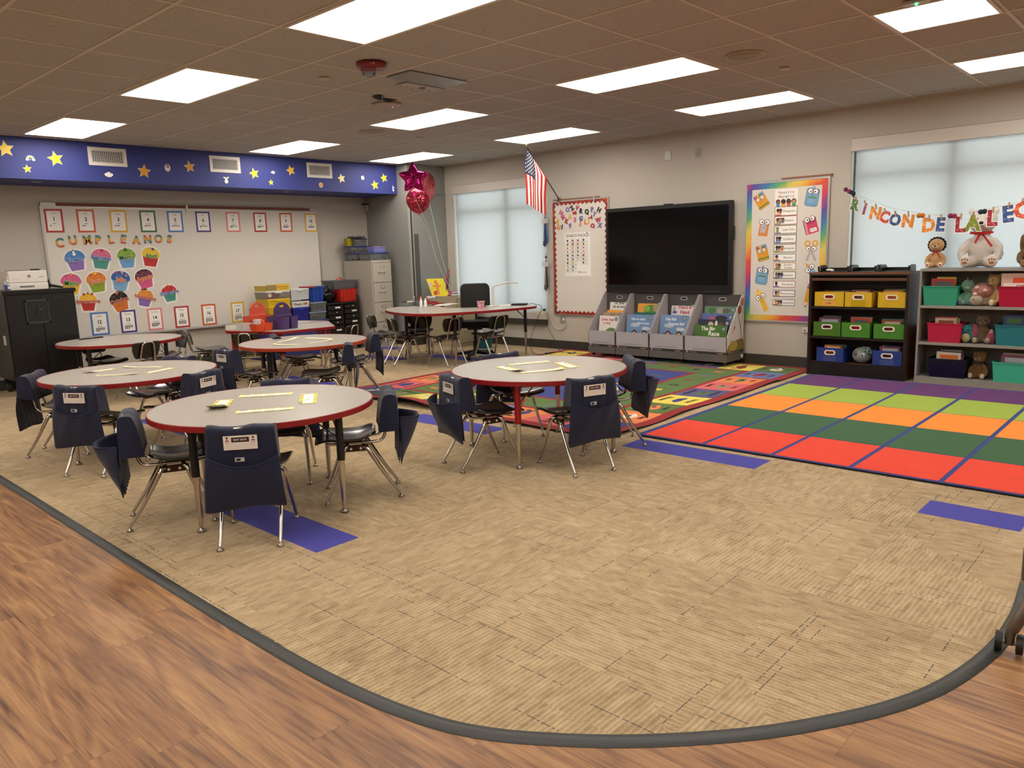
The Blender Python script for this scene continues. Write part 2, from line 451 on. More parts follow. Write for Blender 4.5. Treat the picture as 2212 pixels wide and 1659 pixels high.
# --- ceiling with acoustic tiles and T-bars
g = NG('acoustic_tile')
n1 = g.noise(g.tc, 60.0, 3, .6, .8); n2 = g.noise(g.tc, 190.0, 2, .5)
pit = g.math('GREATER_THAN', g.math('MULTIPLY', n1, g.math('ADD', n2, .45)), 0.60)
colr = g.mix(g.math('MULTIPLY', pit, .45), 'B2B0AC', '66605A')
TILE = g.done(colr, 0.95, 0.1); g.bump(g.math('SUBTRACT', n2, pit), .25, .004)
mb = MB(); mb.box(XMIN, YMIN, CEIL, XW+.1, YB+.1, CEIL+0.1, TILE)
ceil = struct(mb, 'ceiling')
GX, GY = 2.9634-T/2, 1.1188+T      # grid line positions through the light edges
BAR = mat('C8C0B4', 0.5)
mb = MB()
i = math.ceil((XMIN-GX)/T)
while GX+i*T < XW: mb.box(GX+i*T-.011, YMIN, CEIL-.004, GX+i*T+.011, YB, CEIL+.001, BAR); i += 1
i = math.ceil((YMIN-GY)/T)
while GY+i*T < YB: mb.box(XMIN, GY+i*T-.011, CEIL-.0035, XW, GY+i*T+.011, CEIL+.001, BAR); i += 1
mb.box(XMIN, YS-.022, CEIL-.004, XCH, YS, CEIL, BAR); mb.box(XW-.022, YMIN, CEIL-.004, XW, YCH, CEIL, BAR)
mb.build('ceiling_grid', ceil)
# --- walls
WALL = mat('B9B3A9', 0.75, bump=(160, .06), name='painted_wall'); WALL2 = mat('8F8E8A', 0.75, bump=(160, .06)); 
BLUEP = mat('303A80', 0.6, bump=(120, .05))
mb = MB(); mb.box(XMIN-.1, YB, -.1, XW+.3, YB+.15, CEIL+.1, WALL); struct(mb, 'wall_left', 'grey wall behind the long whiteboard')
# window wall built around two openings
W1 = (7.10, 8.985, 0.49, 2.42)     # y0, y1, z0, z1
W2 = (-0.85, 2.955, 0.49, 2.425)
mb = MB(); x0, x1 = XW, XW+.22
mb.box(x0, W1[1], -.1, x1, YB+.1, CEIL+.1, WALL); mb.box(x0, W2[1], -.1, x1, W1[0], CEIL+.1, WALL); mb.box(x0, YMIN-.1, -.1, x1, W2[0], CEIL+.1, WALL)
for w in (W1, W2): mb.box(x0, w[0], -.1, x1, w[1], w[2], WALL); mb.box(x0, w[0], w[3], x1, w[1], CEIL+.1, WALL)
struct(mb, 'wall_right', 'grey wall with the two windows')
mb = MB(); mb.box(XMIN-.1, YMIN-.1, -.1, XW+.1, YMIN, CEIL+.1, WALL); struct(mb, 'wall_back')
mb = MB(); mb.box(XMIN-.1, YMIN, -.1, XMIN, YB, CEIL+.1, WALL); struct(mb, 'wall_far')
# chase in the corner, with a pocket slot
mb = MB()
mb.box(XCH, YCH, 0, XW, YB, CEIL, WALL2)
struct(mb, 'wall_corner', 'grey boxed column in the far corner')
mb = MB(); tr = mat('A7A7A2', .4)
mb.box(XCH-.004, YCH-.006, 0, XCH+.012, YCH+.03, 2.30, tr); mb.box(XCH+.05, YCH-.006, 0, XCH+.062, YCH, 2.30, tr)
mb.box(XCH+.012, YCH-.002, 0, XCH+.05, YCH, 2.30, mat('3C3C3A', .6))
mb.box(XCH-.004, YCH-.003, 2.296, XW, YCH, 2.302, mat('4A4A48', .7)); 
mb.box(XCH+.075, YCH-.002, .10, XCH+.165, YCH, 1.70, mat('55554F', .6))
struct(mb, 'trim_2', 'vertical metal trims and recessed strip on the column')
# soffit
mb = MB(); mb.box(XMIN, YS, 2.305, XCH, YB, CEIL, BLUEP)
struct(mb, 'wall_soffit', 'deep blue painted soffit above the whiteboard')
# baseboards
BASE = mat('35342F', 0.55)
mb = MB(); mb.box(XMIN, YB-.012, 0, XCH, YB, .118, BASE); struct(mb, 'baseboard_left')
mb = MB(); mb.box(XW-.012, .0, 0, XW, YCH, .122, BASE); struct(mb, 'baseboard_right')
mb = MB(); mb.box(XCH-.012, YCH-.012, 0, XW, YCH, .118, BASE).box(XCH-.012, YCH, 0, XCH, YB, .118, BASE); struct(mb, 'baseboard_corner')
# --- windows
FRM = mat('8B938F', .4, .6); SHADEF = mat('C9C3BB', .45)
def shade_mat():
    m = bpy.data.materials.new('roller_shade'); m.use_nodes = True; nt = m.node_tree; nt.nodes.remove(nt.nodes['Principled BSDF'])
    out = nt.nodes['Material Output']
    tc = nt.nodes.new('ShaderNodeTexCoord'); n = nt.nodes.new('ShaderNodeTexNoise'); n.inputs['Scale'].default_value = 3.0; n.inputs['Detail'].default_value = 3
    nt.links.new(tc.outputs['Object'], n.inputs['Vector'])
    d = nt.nodes.new('ShaderNodeBsdfDiffuse'); d.inputs[0].default_value = (*lin('B9BBB8'), 1)
    t = nt.nodes.new('ShaderNodeBsdfTranslucent'); t.inputs[0].default_value = (*lin('DCDEDC'), 1)
    tr = nt.nodes.new('ShaderNodeBsdfTransparent'); tr.inputs[0].default_value = (1, 1, 1, 1)
    a = nt.nodes.new('ShaderNodeMixShader'); a.inputs[0].default_value = .5; nt.links.new(d.outputs[0], a.inputs[1]); nt.links.new(t.outputs[0], a.inputs[2])
    b = nt.nodes.new('ShaderNodeMixShader'); b.inputs[0].default_value = .05; nt.links.new(a.outputs[0], b.inputs[1]); nt.links.new(tr.outputs[0], b.inputs[2])
    nt.links.new(b.outputs[0], out.inputs[0]); return m
SHADE = shade_mat()
GLASS = bpy.data.materials.new('window_glass'); GLASS.use_nodes = True
nt = GLASS.node_tree; nt.nodes.remove(nt.nodes['Principled BSDF'])
gt = nt.nodes.new('ShaderNodeBsdfTransparent'); gg = nt.nodes.new('ShaderNodeBsdfGlossy'); gg.inputs['Roughness'].default_value = .02
gm = nt.nodes.new('ShaderNodeMixShader'); gm.inputs[0].default_value = .06
nt.links.new(gt.outputs[0], gm.inputs[1]); nt.links.new(gg.outputs[0], gm.inputs[2]); nt.links.new(gm.outputs[0], nt.nodes['Material Output'].inputs[0])
def window(idx, w, mulls, bar_z, label):
    y0, y1, z0, z1 = w
    r = thing('window_%d' % idx, label, 'window', (XW+.1, (y0+y1)/2, z0)); r['kind'] = 'structure'
    yc = (y0+y1)/2; L = lambda y: y-yc; Z = lambda z: z-z0
    mb = MB(); f = .05; xa, xb = .0, .07
    mb.box(xa, L(y0)+.004, 0, xb, L(y0)+f, Z(z1)-.004, FRM).box(xa, L(y1)-f, 0, xb, L(y1)-.004, Z(z1)-.004, FRM)
    mb.box(xa, L(y0)+f, 0, xb, L(y1)-f, f, FRM).box(xa, L(y0)+f, Z(z1)-f, xb, L(y1)-f, Z(z1)-.004, FRM)
    for m in mulls: mb.box(xa, L(m)-.035, f, xb, L(m)+.035, Z(z1)-f, FRM)
    mb.box(xa, L(y0)+f, Z(bar_z)-.03, xb, L(y1)-f, Z(bar_z)+.03, FRM)
    mb.build('window_frame', r)
    mb = MB(); mb.box(.033, L(y0)+f, f, .038, L(y1)-f, Z(z1)-f, GLASS); mb.build('window_pane', r)
    mb = MB(); mb.box(-.055, L(y0)+.012, .0, -.0535, L(y1)-.035, Z(z1)-.09, SHADE)
    mb.box(-.062, L(y0)+.012, 0, -.047, L(y1)-.035, .03, SHADEF); mb.build('roller_shade', r)
    mb = MB(); mb.box(-.112, L(y0)+.002, Z(z1)-.125, -.02, L(y1)-.002, Z(z1)-.004, SHADEF)
    fr = mb.build('shade_fascia', r)
    return r
window(1, W1, [7.905], 2.015, 'narrow window by the corner with white roller shade down')
window(2, W2, [2.02, .75], 2.045, 'wide window behind the toy shelf with roller shade down')
mb = MB(); mb.box(XW-.05, W1[0]-.01, .415, XW+.05, W1[1]+.01, .49, mat('B4AEA4', .5)); mb.box(XW-.05, W1[0], .34, XW, W1[1], .415, BASE)
struct(mb, 'trim_3', 'window sill with dark apron below')
# --- ceiling lights
LIT = mat('FFFFFF', .5, emit=('FFF6EA', LIGHT_E), name='light_lens'); LFR = mat('D8D0C2', .5)
def ceiling_light(proto=[], x=0, y=0, L=2*T, label=''):
    r = thing('ceiling_light', label, 'ceiling light', (x, y, CEIL-.004), 0, 'ceiling light panels')
    W = T; a, b = W/2-.013, L/2-.013
    mb = MB(); t = .022
    mb.box(-a, -b, -.008, -a+t, b, .003, LFR).box(a-t, -b, -.008, a, b, .003, LFR).box(-a+t, -b, -.008, a-t, -b+t, .003, LFR).box(-a+t, b-t, -.008, a-t, b, .003, LFR)
    mb.build('frame', r)
    mb = MB(); mb.box(-a+t, -b+t, -.003, a-t, b-t, .003, LIT); mb.build('diffuser', r)
    return r
LX0, LY0 = 2.9634, 1.1188
rown = ['in the row nearest the camera', 'in the second row', 'in the third row', 'in the last row, next to the blue soffit']
coln = ['left column', 'middle column', 'window wall column']
for j in range(-2, 4):
    for i, cx in enumerate((-8, -4, 0, 4, 7)):
        px = LX0+cx*T; py = LY0+4*T*j
        if px < XMIN+.5 or py < YMIN+.7: continue
        if i >= 2 and j >= 0:
            lab = 'ceiling light panel, %s, %s' % (coln[i-2], rown[j])
        elif j >= 2: lab = 'ceiling light panel above the left part of the room, row %d from the blue soffit' % (4-j)
        else: lab = 'ceiling light panel above the near part of the room, beyond the picture'
        if i == 3 and j == 0: ceiling_light(x=px, y=py+T/2, L=T, label='square ceiling light panel in the middle column, nearest the camera')
        else: ceiling_light(x=px, y=py, label=lab)
# --- sky outside
wd = bpy.data.worlds.new('sky'); SC.world = wd; wd.use_nodes = True
nt = wd.node_tree; bg = nt.nodes['Background']; sk = nt.nodes.new('ShaderNodeTexSky'); sk.sky_type = 'HOSEK_WILKIE' if False else 'NISHITA'
sk.sun_disc = False; sk.sun_elevation = math.radians(38); sk.sun_rotation = math.radians(200); sk.dust_density = 4.0; sk.air_density = 1.2
mxn = nt.nodes.new('ShaderNodeMix'); mxn.data_type = 'RGBA'; mxn.inputs['Factor'].default_value = .75
mxn.inputs['B'].default_value = (.62, .70, .74, 1)
sc_ = nt.nodes.new('ShaderNodeVectorMath'); sc_.operation = 'SCALE'; sc_.inputs['Scale'].default_value = .08
nt.links.new(sk.outputs[0], sc_.inputs[0]); nt.links.new(sc_.outputs[0], mxn.inputs['A']); nt.links.new(mxn.outputs['Result'], bg.inputs[0])
bg.inputs[1].default_value = SKY_E
# --- camera
cd = bpy.data.cameras.new('camera'); cam = bpy.data.objects.new('camera', cd); COL.objects.link(cam); SC.camera = cam
cd.sensor_fit = 'HORIZONTAL'; cd.sensor_width = 36.0; cd.lens = FPX/2212*36.0; cd.clip_start = .05; cd.clip_end = 200
Rm = Matrix((CR, CU, -CF)).transposed().to_4x4(); cam.matrix_world = Matrix.Translation((0, 0, EYE)) @ Rm
vs_ = SC.view_settings; vs_.view_transform = 'Standard'; vs_.look = 'None'; vs_.gamma = 1.0; vs_.use_curve_mapping = False; vs_.exposure = EXPO
SC.display_settings.display_device = 'sRGB'
SC.cycles.max_bounces = 8; SC.cycles.diffuse_bounces = 5; SC.cycles.glossy_bounces = 4; SC.cycles.transmission_bounces = 6; SC.cycles.transparent_max_bounces = 12
SC.cycles.sample_clamp_indirect = 6.0; SC.cycles.use_denoising = True; SC.cycles.caustics_reflective = False; SC.cycles.caustics_refractive = False
# ================================================================ tables
LAM = mat('B4AEA6', 0.27, noise=(400, .06)); EDGE_R = mat('8A1014', 0.38); EDGE_O = mat('A83A1C', 0.4)
TBLK = mat('0B0B0C', 0.45); TRED = mat('9A1418', 0.4)
TZ = 0.585
def table_leg(parent, x, y, ang, up, zt=TZ, split=.30, col=None):
    mb = MB()
    mb.tube([(x, y, split), (x, y, zt-.034)], .021, up, 14)
    mb.tube([(x, y, .03), (x, y, split-.06), (x, y, split+.01)], [.0125, .017, .018], CHROME, 14)
    mb.tube([(x, y, split-.002), (x, y, split+.002)], .0215, up, 14)
    o = mb.build('leg', parent)
    MB().lathe([(.0, .0), (.021, .0), (.022, .008), (.016, .02), (.006, .024), (.006, .034)], STEEL, 14, c=(x, y, 0)).build('glide', o)
    mb = MB()
    for s in (-1, 1):
        a = ang+PI+s*.62
        mb.tube([(x, y, zt-.17), (x+.16*math.cos(a), y+.16*math.sin(a), zt-.034)], .0042, col or up, 6)
    mb.build('brace', parent)
def round_top(r, n=72): return [(r*math.cos(2*PI*k/n), r*math.sin(2*PI*k/n)) for k in range(n)]
def table_top(parent, pts, zt, edge, th=.032):
    mb = MB(); mb.prism(pts, zt-th+.001, zt, LAM, taper=1.0)
    cx = sum(p[0] for p in pts)/len(pts); cy = sum(p[1] for p in pts)/len(pts)
    inner = pts
    o = mb.build('tabletop', parent)
    # bevelled plastic edge band
    n = len(pts); vs = []; fs = []
    for i, p in enumerate(pts):
        a = Vector(pts[i-1]); b = Vector(pts[(i+1) % n]); d = (b-a).normalized(); nn = Vector((d.y, -d.x))
        for (e, z) in ((-.003, zt+.0006), (.0025, zt+.0006), (.0045, zt-.003), (.0045, zt-th+.004), (.001, zt-th), (-.003, zt-th)):
            vs.append((p[0]+nn.x*e, p[1]+nn.y*e, z))
    for i in range(n):
        j = (i+1) % n
        for k in range(6): q = (k+1) % 6; fs.append((i*6+k, j*6+k, j*6+q, i*6+q))
    MB().add(vs, [f[::-1] for f in fs], edge, False).build('edge_band', parent)
def round_table(c, leg0, edge, legm, label, r=.607):
    t = thing('activity_table', label, 'table', (c[0], c[1], 0), 0, 'round classroom tables')
    table_top(t, round_top(r), TZ, edge)
    for k in range(4):
        a = math.radians(leg0)+k*PI/2; table_leg(t, .52*math.cos(a), .52*math.sin(a), a, legm, col=legm)
    return t
TA, TB_, TC, TD, TE = (2.19, 3.95), (4.03, 3.47), (4.16, 6.63), (2.27, 6.02), (3.22, 8.72)
round_table(TA, 197, EDGE_R, TBLK, 'round grey table with red edge and black legs, nearest the camera, beside the wood floor')
round_table(TB_, 205, EDGE_R, TRED, 'round grey table with bright red legs standing half on the alphabet rug')
round_table(TC, 200, EDGE_O, TBLK, 'round grey table with an orange edge, in front of the caddies')
round_table(TD, 200, EDGE_R, TBLK, 'round grey table with red edge in front of the black cart')
round_table(TE, 215, EDGE_R, TBLK, 'empty round grey table close to the cupcake whiteboard')
# trapezoid tables, long sides together
def trap_table(A, B, C_, D, label):
    cx = (A[0]+B[0]+C_[0]+D[0])/4; cy = (A[1]+B[1]+C_[1]+D[1])/4
    pts = [Vector((p[0]-cx, p[1]-cy)) for p in (A, B, C_, D)]; out = []
    for i, p in enumerate(pts):
        a = (pts[i-1]-p).normalized()*.05; b = (pts[(i+1) % 4]-p).normalized()*.05
        for k in range(5): t = k/4; out.append(tuple((p+a)*(1-t)**2+p*2*t*(1-t)+(p+b)*t*t))
    t = thing('trapezoid_table', label, 'table', (cx, cy, 0), 0, 'trapezoid tables')
    table_top(t, out, TZ, EDGE_R)
    for p in pts: q = p*.84; table_leg(t, q.x, q.y, math.atan2(q.y, q.x), TRED, col=TRED)
trap_table((4.30, 8.50), (4.55, 7.74), (5.27, 7.70), (5.66, 8.42), 'grey trapezoid table with red legs holding the orange caddy')
trap_table((5.70, 8.46), (5.42, 9.18), (4.70, 9.26), (4.33, 8.54), 'grey trapezoid table pushed behind the caddy table, nearer the whiteboard')
# teacher table (kidney outline)
kid = spline([(6.22, 7.85), (6.08, 7.35), (6.2, 6.98), (6.66, 6.74), (7.2, 6.60), (7.60, 6.58), (7.80, 6.80), (7.70, 7.02), (7.42, 7.06), (7.12, 7.22), (6.98, 7.50), (7.06, 7.82), (7.30, 8.02), (7.34, 8.34), (6.95, 8.46), (6.5, 8.28)], 5)
KC = (6.9, 7.3)
t = thing('teacher_table', 'long grey kidney shaped table with red edge in front of the corner window', 'table', (KC[0], KC[1], 0))
table_top(t, [(p[0]-KC[0], p[1]-KC[1]) for p in kid], .68, EDGE_R)
for (x, y, a) in ((6.54, 6.99, 210), (7.628, 6.782, 320), (6.42, 7.78, 150), (7.15, 8.2, 50)):
    table_leg(t, x-KC[0], y-KC[1], math.radians(a), TBLK, .68, .33)

# ================================================================ school chairs
SEAT = mat('070708', 0.22, spec=.6, coat=.3); BRK = mat('3A2414', .35, .6)
def make_chair():
    r = thing('school_chair', 'x', 'chair')
    # seat: saddle with a rolled front lip
    def fs_(u, v):
        x = -.095+.345*v; w = .172-.028*(1-v)**2
        if v > .93: w -= .012
        if v < .05: w -= .03
        y = (2*u-1)*w
        z = .352+.016*abs(2*u-1)**2.2-.012*math.sin(PI*min(1, v*1.15))
        z += .030*max(0, .30-v)**1.3/.30 - .05*max(0, v-.80)**1.6/.2**1.6*.42
        return (x, y, z)
    mb = MB(); mb.grid(10, 12, fs_, SEAT); mb.build('seat', r, mods=solid(.012, -1, 1))
    def fb(u, v):
        z = .432+.165*v; w = .118+.034*min(1, v*1.8)**.8-.014*max(0, v-.8)/.2
        t = (2*u-1)*w
        x = -.135-.040*v+.45*t*t+.004*math.sin(PI*v)
        return (x, t, z)
    mb = MB(); mb.grid(12, 6, fb, SEAT); mb.build('backrest', r, mods=solid(.010, 0, 1))
    # tube that carries the backrest
    path = [(.19, .088, .330), (.0, .088, .330), (-.09, .088, .330), (-.120, .087, .337), (-.138, .086, .358), (-.149, .083, .40), (-.185, .066, .548), (-.193, .055, .578), (-.197, .034, .594), (-.198, 0, .597)]
    full = path+[(p[0], -p[1], p[2]) for p in path[-2::-1]]
    mb = MB(); mb.tube(spline(full, 3, False), .0085, CHROME, 8)
    for s in (-1, 1):
        for z in (.455, .53): mb.ball((-.166-(z-.455)*.23, s*(.080-(z-.455)*.14), z), .005, CHROME, nu=6, nv=4)
    mb.build('back_frame', r)
    for fx, fy, bx_, nm in ((.205, .165, .075, 'f'), (-.215, .142, -.02, 'r')):
        for s in (-1, 1):
            k = .012 if nm == 'f' else -.004
            up = [(bx_, 0, .318+k*.5), (bx_, s*.06, .318+k*.5), (bx_, s*.115, .318+k*.5), (bx_+.02*(1 if nm == 'f' else -1), s*.136, .302), (bx_+(fx-bx_)*.22, s*.143, .262), (bx_+(fx-bx_)*.62, s*(.143+(fy-.143)*.6), .128), (fx, s*fy, .022)]
            pts = spline(up, 4, False); n = len(pts)
            rad = [.0125 if i < n*.62 else .0125-.0045*((i-n*.62)/(n*.38)) for i in range(n)]
            mb = MB(); mb.tube(pts, rad, CHROME, 9); leg = mb.build('leg', r)
            MB().lathe([(0, 0), (.0165, 0), (.0175, .005), (.012, .013), (.0055, .016), (.0055, .028)], STEEL, 12, c=(fx, s*fy, 0)).build('glide', leg)
    for s in (-1, 1):
        mb = MB(); mb.box(-.045, s*.118-.003, .286, .10, s*.118+.003, .326, BRK, b=.003)
        for x in (.0, .055): mb.ball((x, s*.123, .303), .0075, WHITE, nu=8, nv=5)
        mb.build('seat_bracket', r)
    return r
CH = make_chair(); CU_ = [False]
def chair(x, y, deg, label, group): return place(CH, CU_, (x, y, 0), math.radians(deg), label, group)
# ================================================================ cloth seat pockets
CLOTH = NAVY; SEAM = mat('1B2344', .8)
def make_pocket(opening, flap, tagged=True, seed=1):
    rnd = random.Random(seed)
    r = thing('seat_pocket', 'x', 'seat pocket')
    ph = rnd.random()*6
    prof = [(-.112, .425-flap), (-.120, .47), (-.135, .55), (-.152, .602), (-.180, .612), (-.212, .604), (-.219, .58), (-.221, .50), (-.221, .40), (-.219, .30), (-.216, .215)]
    prof = spline(prof, 2, False); n = len(prof)-1
    def fh(u, v):
        p = prof[min(n, int(round(v*n)))]; k = 2*u-1
        w = (.158+.030*max(0, .60-p[1])/.4) if p[0] < -.2 else .158
        x = p[0]; z = p[1]
        bend = .25*(k*w)**2 if x > -.17 else .05*(k*w)**2
        x += bend+.0035*math.sin(17*k+ph+z*20)*(1 if abs(k) < .95 else .3)
        if z > .59: z -= .010*abs(math.sin(2.4*k+ph))-.006*abs(k)
        return (x, k*w, z)
    mb = MB(); mb.grid(16, n, fh, CLOTH)
    for s in (-1, 1):                                        # side walls of the hood
        ring = [fh(0 if s < 0 else 1, v/n) for v in range(n+1)]
        half = [p for p in ring]
        c = (-.170, .162*s, .50)
        top = [p for p in half if p[2] > .40-flap]
        for a, b in zip(top, top[1:]):
            mb.add([a, b, c], [(0, 1, 2) if s < 0 else (0, 2, 1)], CLOTH)
        mb.add([top[0], top[-1], c], [(0, 1, 2)], CLOTH)
    hood = mb.build('hood', r, mods=lambda o: (weld(o, .0008), setattr(o.modifiers.new('solid', 'SOLIDIFY'), 'thickness', .003)))
    def fp(u, v):
        k = 2*u-1; w = .172+.020*(1-v)
        bottom = .205+.012*math.cos(2.2*k+ph)
        rim = .470-.050*(1-k*k)*(1 if opening < .1 else .35)+.006*k
        z = bottom+(rim-bottom)*v
        out = opening*(1-abs(k)**(2.4 if opening < .1 else 3.2))*(v**.85)+.010*math.sin(PI*v)+.004*math.sin(9*k+ph+6*v)*v
        return (-.224-out, k*w*(1-.02*v), z)
    mb = MB(); mb.grid(18, 10, fp, CLOTH)
    pk = mb.build('pouch', r, mods=solid(.003, 0, 1))
    mb = MB(); mb.tube([Vector(fp(i/18, 1.0))+Vector((-.002, 0, 0)) for i in range(19)], .0028, SEAM, 6); mb.build('rim_hem', pk)
    mb = MB(); y0, z0 = .0, .535
    A = Art(mb, (-.2265, 0, z0), (0, -1, 0), (0, 0, 1))
    A.slab([(-.078, -.034), (.078, -.034), (.078, .034), (-.078, .034)], .0006, mat('E8DED6', .6))
    A.rect(-.041, .002, .041, .026, mat('33201A', .6)); A.text('SEAT SACK', 0, .0145, .0085, mat('EDE6DA', .6), bold=.01)
    for s in (-1, 1):
        b = mat('6E4030', .6); A.ell(s*.060, .024, .006, .006, b, 10); A.rect(s*.060-.007, .008, s*.060+.007, .014, b)
        A.line([(s*.060-.006, .010), (s*.060-.006, -.004)], .002, b); A.line([(s*.060+.006, .010), (s*.060+.006, -.004)], .002, b)
    for z in (-.008, -.016, -.025): A.line([(-.066, z), (.066, z)], .0007, mat('9A8E88', .6))
    mb.build('name_label', r)
    if tagged:
        mb = MB(); A = Art(mb, (-.2265, .01, .452), (0, -1, 0), (0, 0, 1)); A.slab([(-.022, -.010), (.022, -.010), (.022, .010), (-.022, .010)], .0006, mat('B9BBBC', .5)); A.rect(-.016, -.006, .004, .006, INK)
        mb.build('size_tag', r)
    return r
PK = {'c': (make_pocket(.035, 0, True, 1), [False]), 'o': (make_pocket(.125, .03, True, 2), [False])}
def pocket(kind, x, y, deg, label): return place(PK[kind][0], PK[kind][1], (x, y, 0), math.radians(deg), label, 'blue seat pockets over the chair backs')
GA = 'small black chairs around the round tables'
SP = [ # x, y, heading, pocket kind, chair words, pocket words
 (1.893, 3.568, 50.6, 'c', 'black school chair tucked under the nearest table, its back squarely towards the camera', 'navy seat pocket with the large white label, front chair of the nearest table'),
 (1.78, 4.12, -25, 'o', 'black school chair at the left side of the nearest table, seen from the side', 'navy seat pocket gaping open on the left chair of the nearest table'),
 (2.572, 3.687, 145, 'o', 'black school chair at the right side of the nearest table, seat facing left', 'navy seat pocket gaping open on the right chair of the nearest table'),
 (2.51, 4.31, 229, 'c', 'black school chair hidden behind the nearest table, facing the camera', 'navy seat pocket on the far chair of the nearest table, only its lower corner showing'),
 (3.565, 3.540, -18, 'o', 'black school chair left of the red-legged table', 'navy seat pocket on the left chair of the red-legged table, label turned left'),
 (3.852, 3.040, 68.6, 'c', 'black school chair in front of the red-legged table, its back to the camera', 'navy seat pocket squarely facing the camera at the red-legged table'),
 (4.447, 3.180, 140, 'o', 'black school chair at the right of the red-legged table, next to the coloured square rug', 'navy seat pocket at the right of the red-legged table, hanging over the alphabet rug'),
 (4.223, 3.900, 250, 'c', 'black school chair behind the red-legged table, facing the camera beside the alphabet rug', 'navy seat pocket behind the red-legged table, mostly hidden by it'),
 (1.875, 5.57, 32, 'c', 'black school chair in front of the cart-side table, seat pointing right', 'navy seat pocket with white label at the front of the cart-side table'),
 (1.92, 6.31, -38, 'c', 'black school chair at the far left of the cart-side table', 'navy seat pocket at the far left, partly under the cart-side table'),
 (2.44, 5.52, 112, 'c', 'black school chair between the cart-side table and the nearest table', 'navy seat pocket with a slanted white label between the two left tables'),
 (2.52, 6.25, 197, 'c', 'black school chair behind the cart-side table with its seat facing the camera', 'navy seat pocket seen from the front behind the cart-side table'),
 (3.46, 6.52, 4, 'o', 'black school chair at the left end of the orange-edged table', 'navy seat pocket drooping at the left end of the orange-edged table'),
 (4.33, 7.09, -22, 'c', 'black school chair behind the orange-edged table, left of its middle', 'navy seat pocket low behind the left part of the orange-edged table'),
 (3.97, 5.93, 145, 'c', 'black school chair at the near right of the orange-edged table', 'navy seat pocket with a white label at the near right of the orange-edged table'),
 (4.47, 6.5, 152, 'c', 'black school chair at the far right of the orange-edged table', 'navy seat pocket behind the labelled one at the orange-edged table'),
]
for x, y, h, k, l1, l2 in SP:
    for tc in (TA, TB_, TC, TD):
        d_ = math.hypot(x-tc[0], y-tc[1])
        if d_ < .52: x, y = tc[0]+(x-tc[0])*.52/d_, tc[1]+(y-tc[1])*.52/d_
    chair(x, y, h, l1, GA); pocket(k, x, y, h, l2)
for x, y, h, l in [
 (3.10, 8.98, -80, 'black school chair half hidden behind the empty table by the whiteboard'),
 (3.19, 8.20, 100, 'black school chair with its chrome back frame towards the camera at the empty table'),
 (3.72, 8.69, 178, 'black school chair at the right end of the empty table'),
 (4.20, 8.85, -20, 'black school chair at the left end of the trapezoid tables'),
 (4.32, 7.95, 40, 'black school chair at the near left side of the caddy table'),
 (5.28, 7.60, 112, 'black school chair at the near right side of the caddy table')]:
    chair(x, y, h, l, 'bare black chairs by the whiteboard')
for x, y, h, l in [
 (6.32, 7.74, -12, 'small black chair at the left end of the teacher table'),
 (6.70, 7.86, 60, 'small black chair second from the left at the teacher table, turned right'),
 (6.56, 7.16, 80, 'small black chair at the middle of the teacher table with its back to the camera'),
 (7.07, 6.86, 80, 'small black chair at the right of the teacher table in front of the office chair'),
 (7.06, 8.30, -120, 'small grey-black chair facing the camera beneath the teacher table'),
 (6.40, 8.26, -60, 'small black chair squeezed behind the left leg of the teacher table')]:
    chair(x, y, h, l, 'small chairs around the teacher table')

# ================================================================ name strips on the tables
YG = mat('C9C234', .55); YG2 = mat('E3DE8A', .55); PWHT = mat('F3F1EC', .5)
def strip(a, b, w, z, label, curl=0.0, lift=0.0, swap=False):
    ax, ay = on_z(a[0], a[1], z); bx_, by_ = on_z(b[0], b[1], z)
    cx, cy = (ax+bx_)/2, (ay+by_)/2; L = math.hypot(bx_-ax, by_-ay); ang = math.atan2(by_-ay, bx_-ax)
    mb = MB(); n = 16
    def z_(t, s): return .0014+curl*max(0, t-.55)**2/.2+lift*max(0, .4-t)**2/.16+abs(s)*0
    rows = [(-.5, -.3, YG), (-.3, .28, PWHT), (.28, .5, YG)]
    for a0, a1, m in rows:
        for i in range(n):
            t0, t1 = i/n, (i+1)/n
            mm = m
            if i < 1 or i >= n-1: mm = YG2
            elif m is YG and i % 2: mm = YG2 if (i//2) % 2 else YG
            if m is YG and i in (n-2, n-3) and a0 > 0: mm = mat('E8A070', .6)
            if m is YG and i in (1, 2) and a0 > 0: mm = mat('5A6E5A', .6)
            p = [((t-.5)*L, s*w, z_(t, s)) for t, s in ((t0, a0), (t1, a0), (t1, a1), (t0, a1))]
            mb.add(p, [(0, 1, 2, 3)], mm)
    k = random.Random(int(a[0]*7))
    for i in range(5): 
        t = .32+.075*i; s = k.uniform(-.06, .06)
        mb.add([((t-.5)*L, (s-.08)*w, .0019+z_(t, 0)-.0014), ((t+.012-.5)*L, (s-.08)*w, .0019+z_(t, 0)-.0014), ((t+.03-.5)*L, (s+.1)*w, .0019+z_(t, 0)-.0014), ((t+.018-.5)*L, (s+.1)*w, .0019+z_(t, 0)-.0014)], [(0, 1, 2, 3)], mat('9A9AA0', .6))
    o = mb.build('name_strip', None, (cx, cy, z), ang)
    def md(o): weld(o); m = o.modifiers.new('solid', 'SOLIDIFY'); m.thickness = .0008; m.offset = -1
    md(o)
    tag(o, label, 'name card', 'green and yellow name strips on the tables')
Zs = TZ+.0008
strip((517, 856.5), (632, 850), .085, Zs, 'name strip on the nearest table, the far one, lettering facing the camera')
strip((509, 891), (635, 881.5), .075, Zs, 'name strip on the nearest table, the near long one')
strip((664, 872), (668, 851), .10, Zs, 'name strip on the nearest table, the right one seen end on')
strip((466, 887), (487, 864), .10, Zs, 'name strip on the nearest table, the left one with a curled end', lift=.03)
strip((1100, 788), (1186, 780.5), .08, Zs, 'name strip on the red-legged table, the far long one')
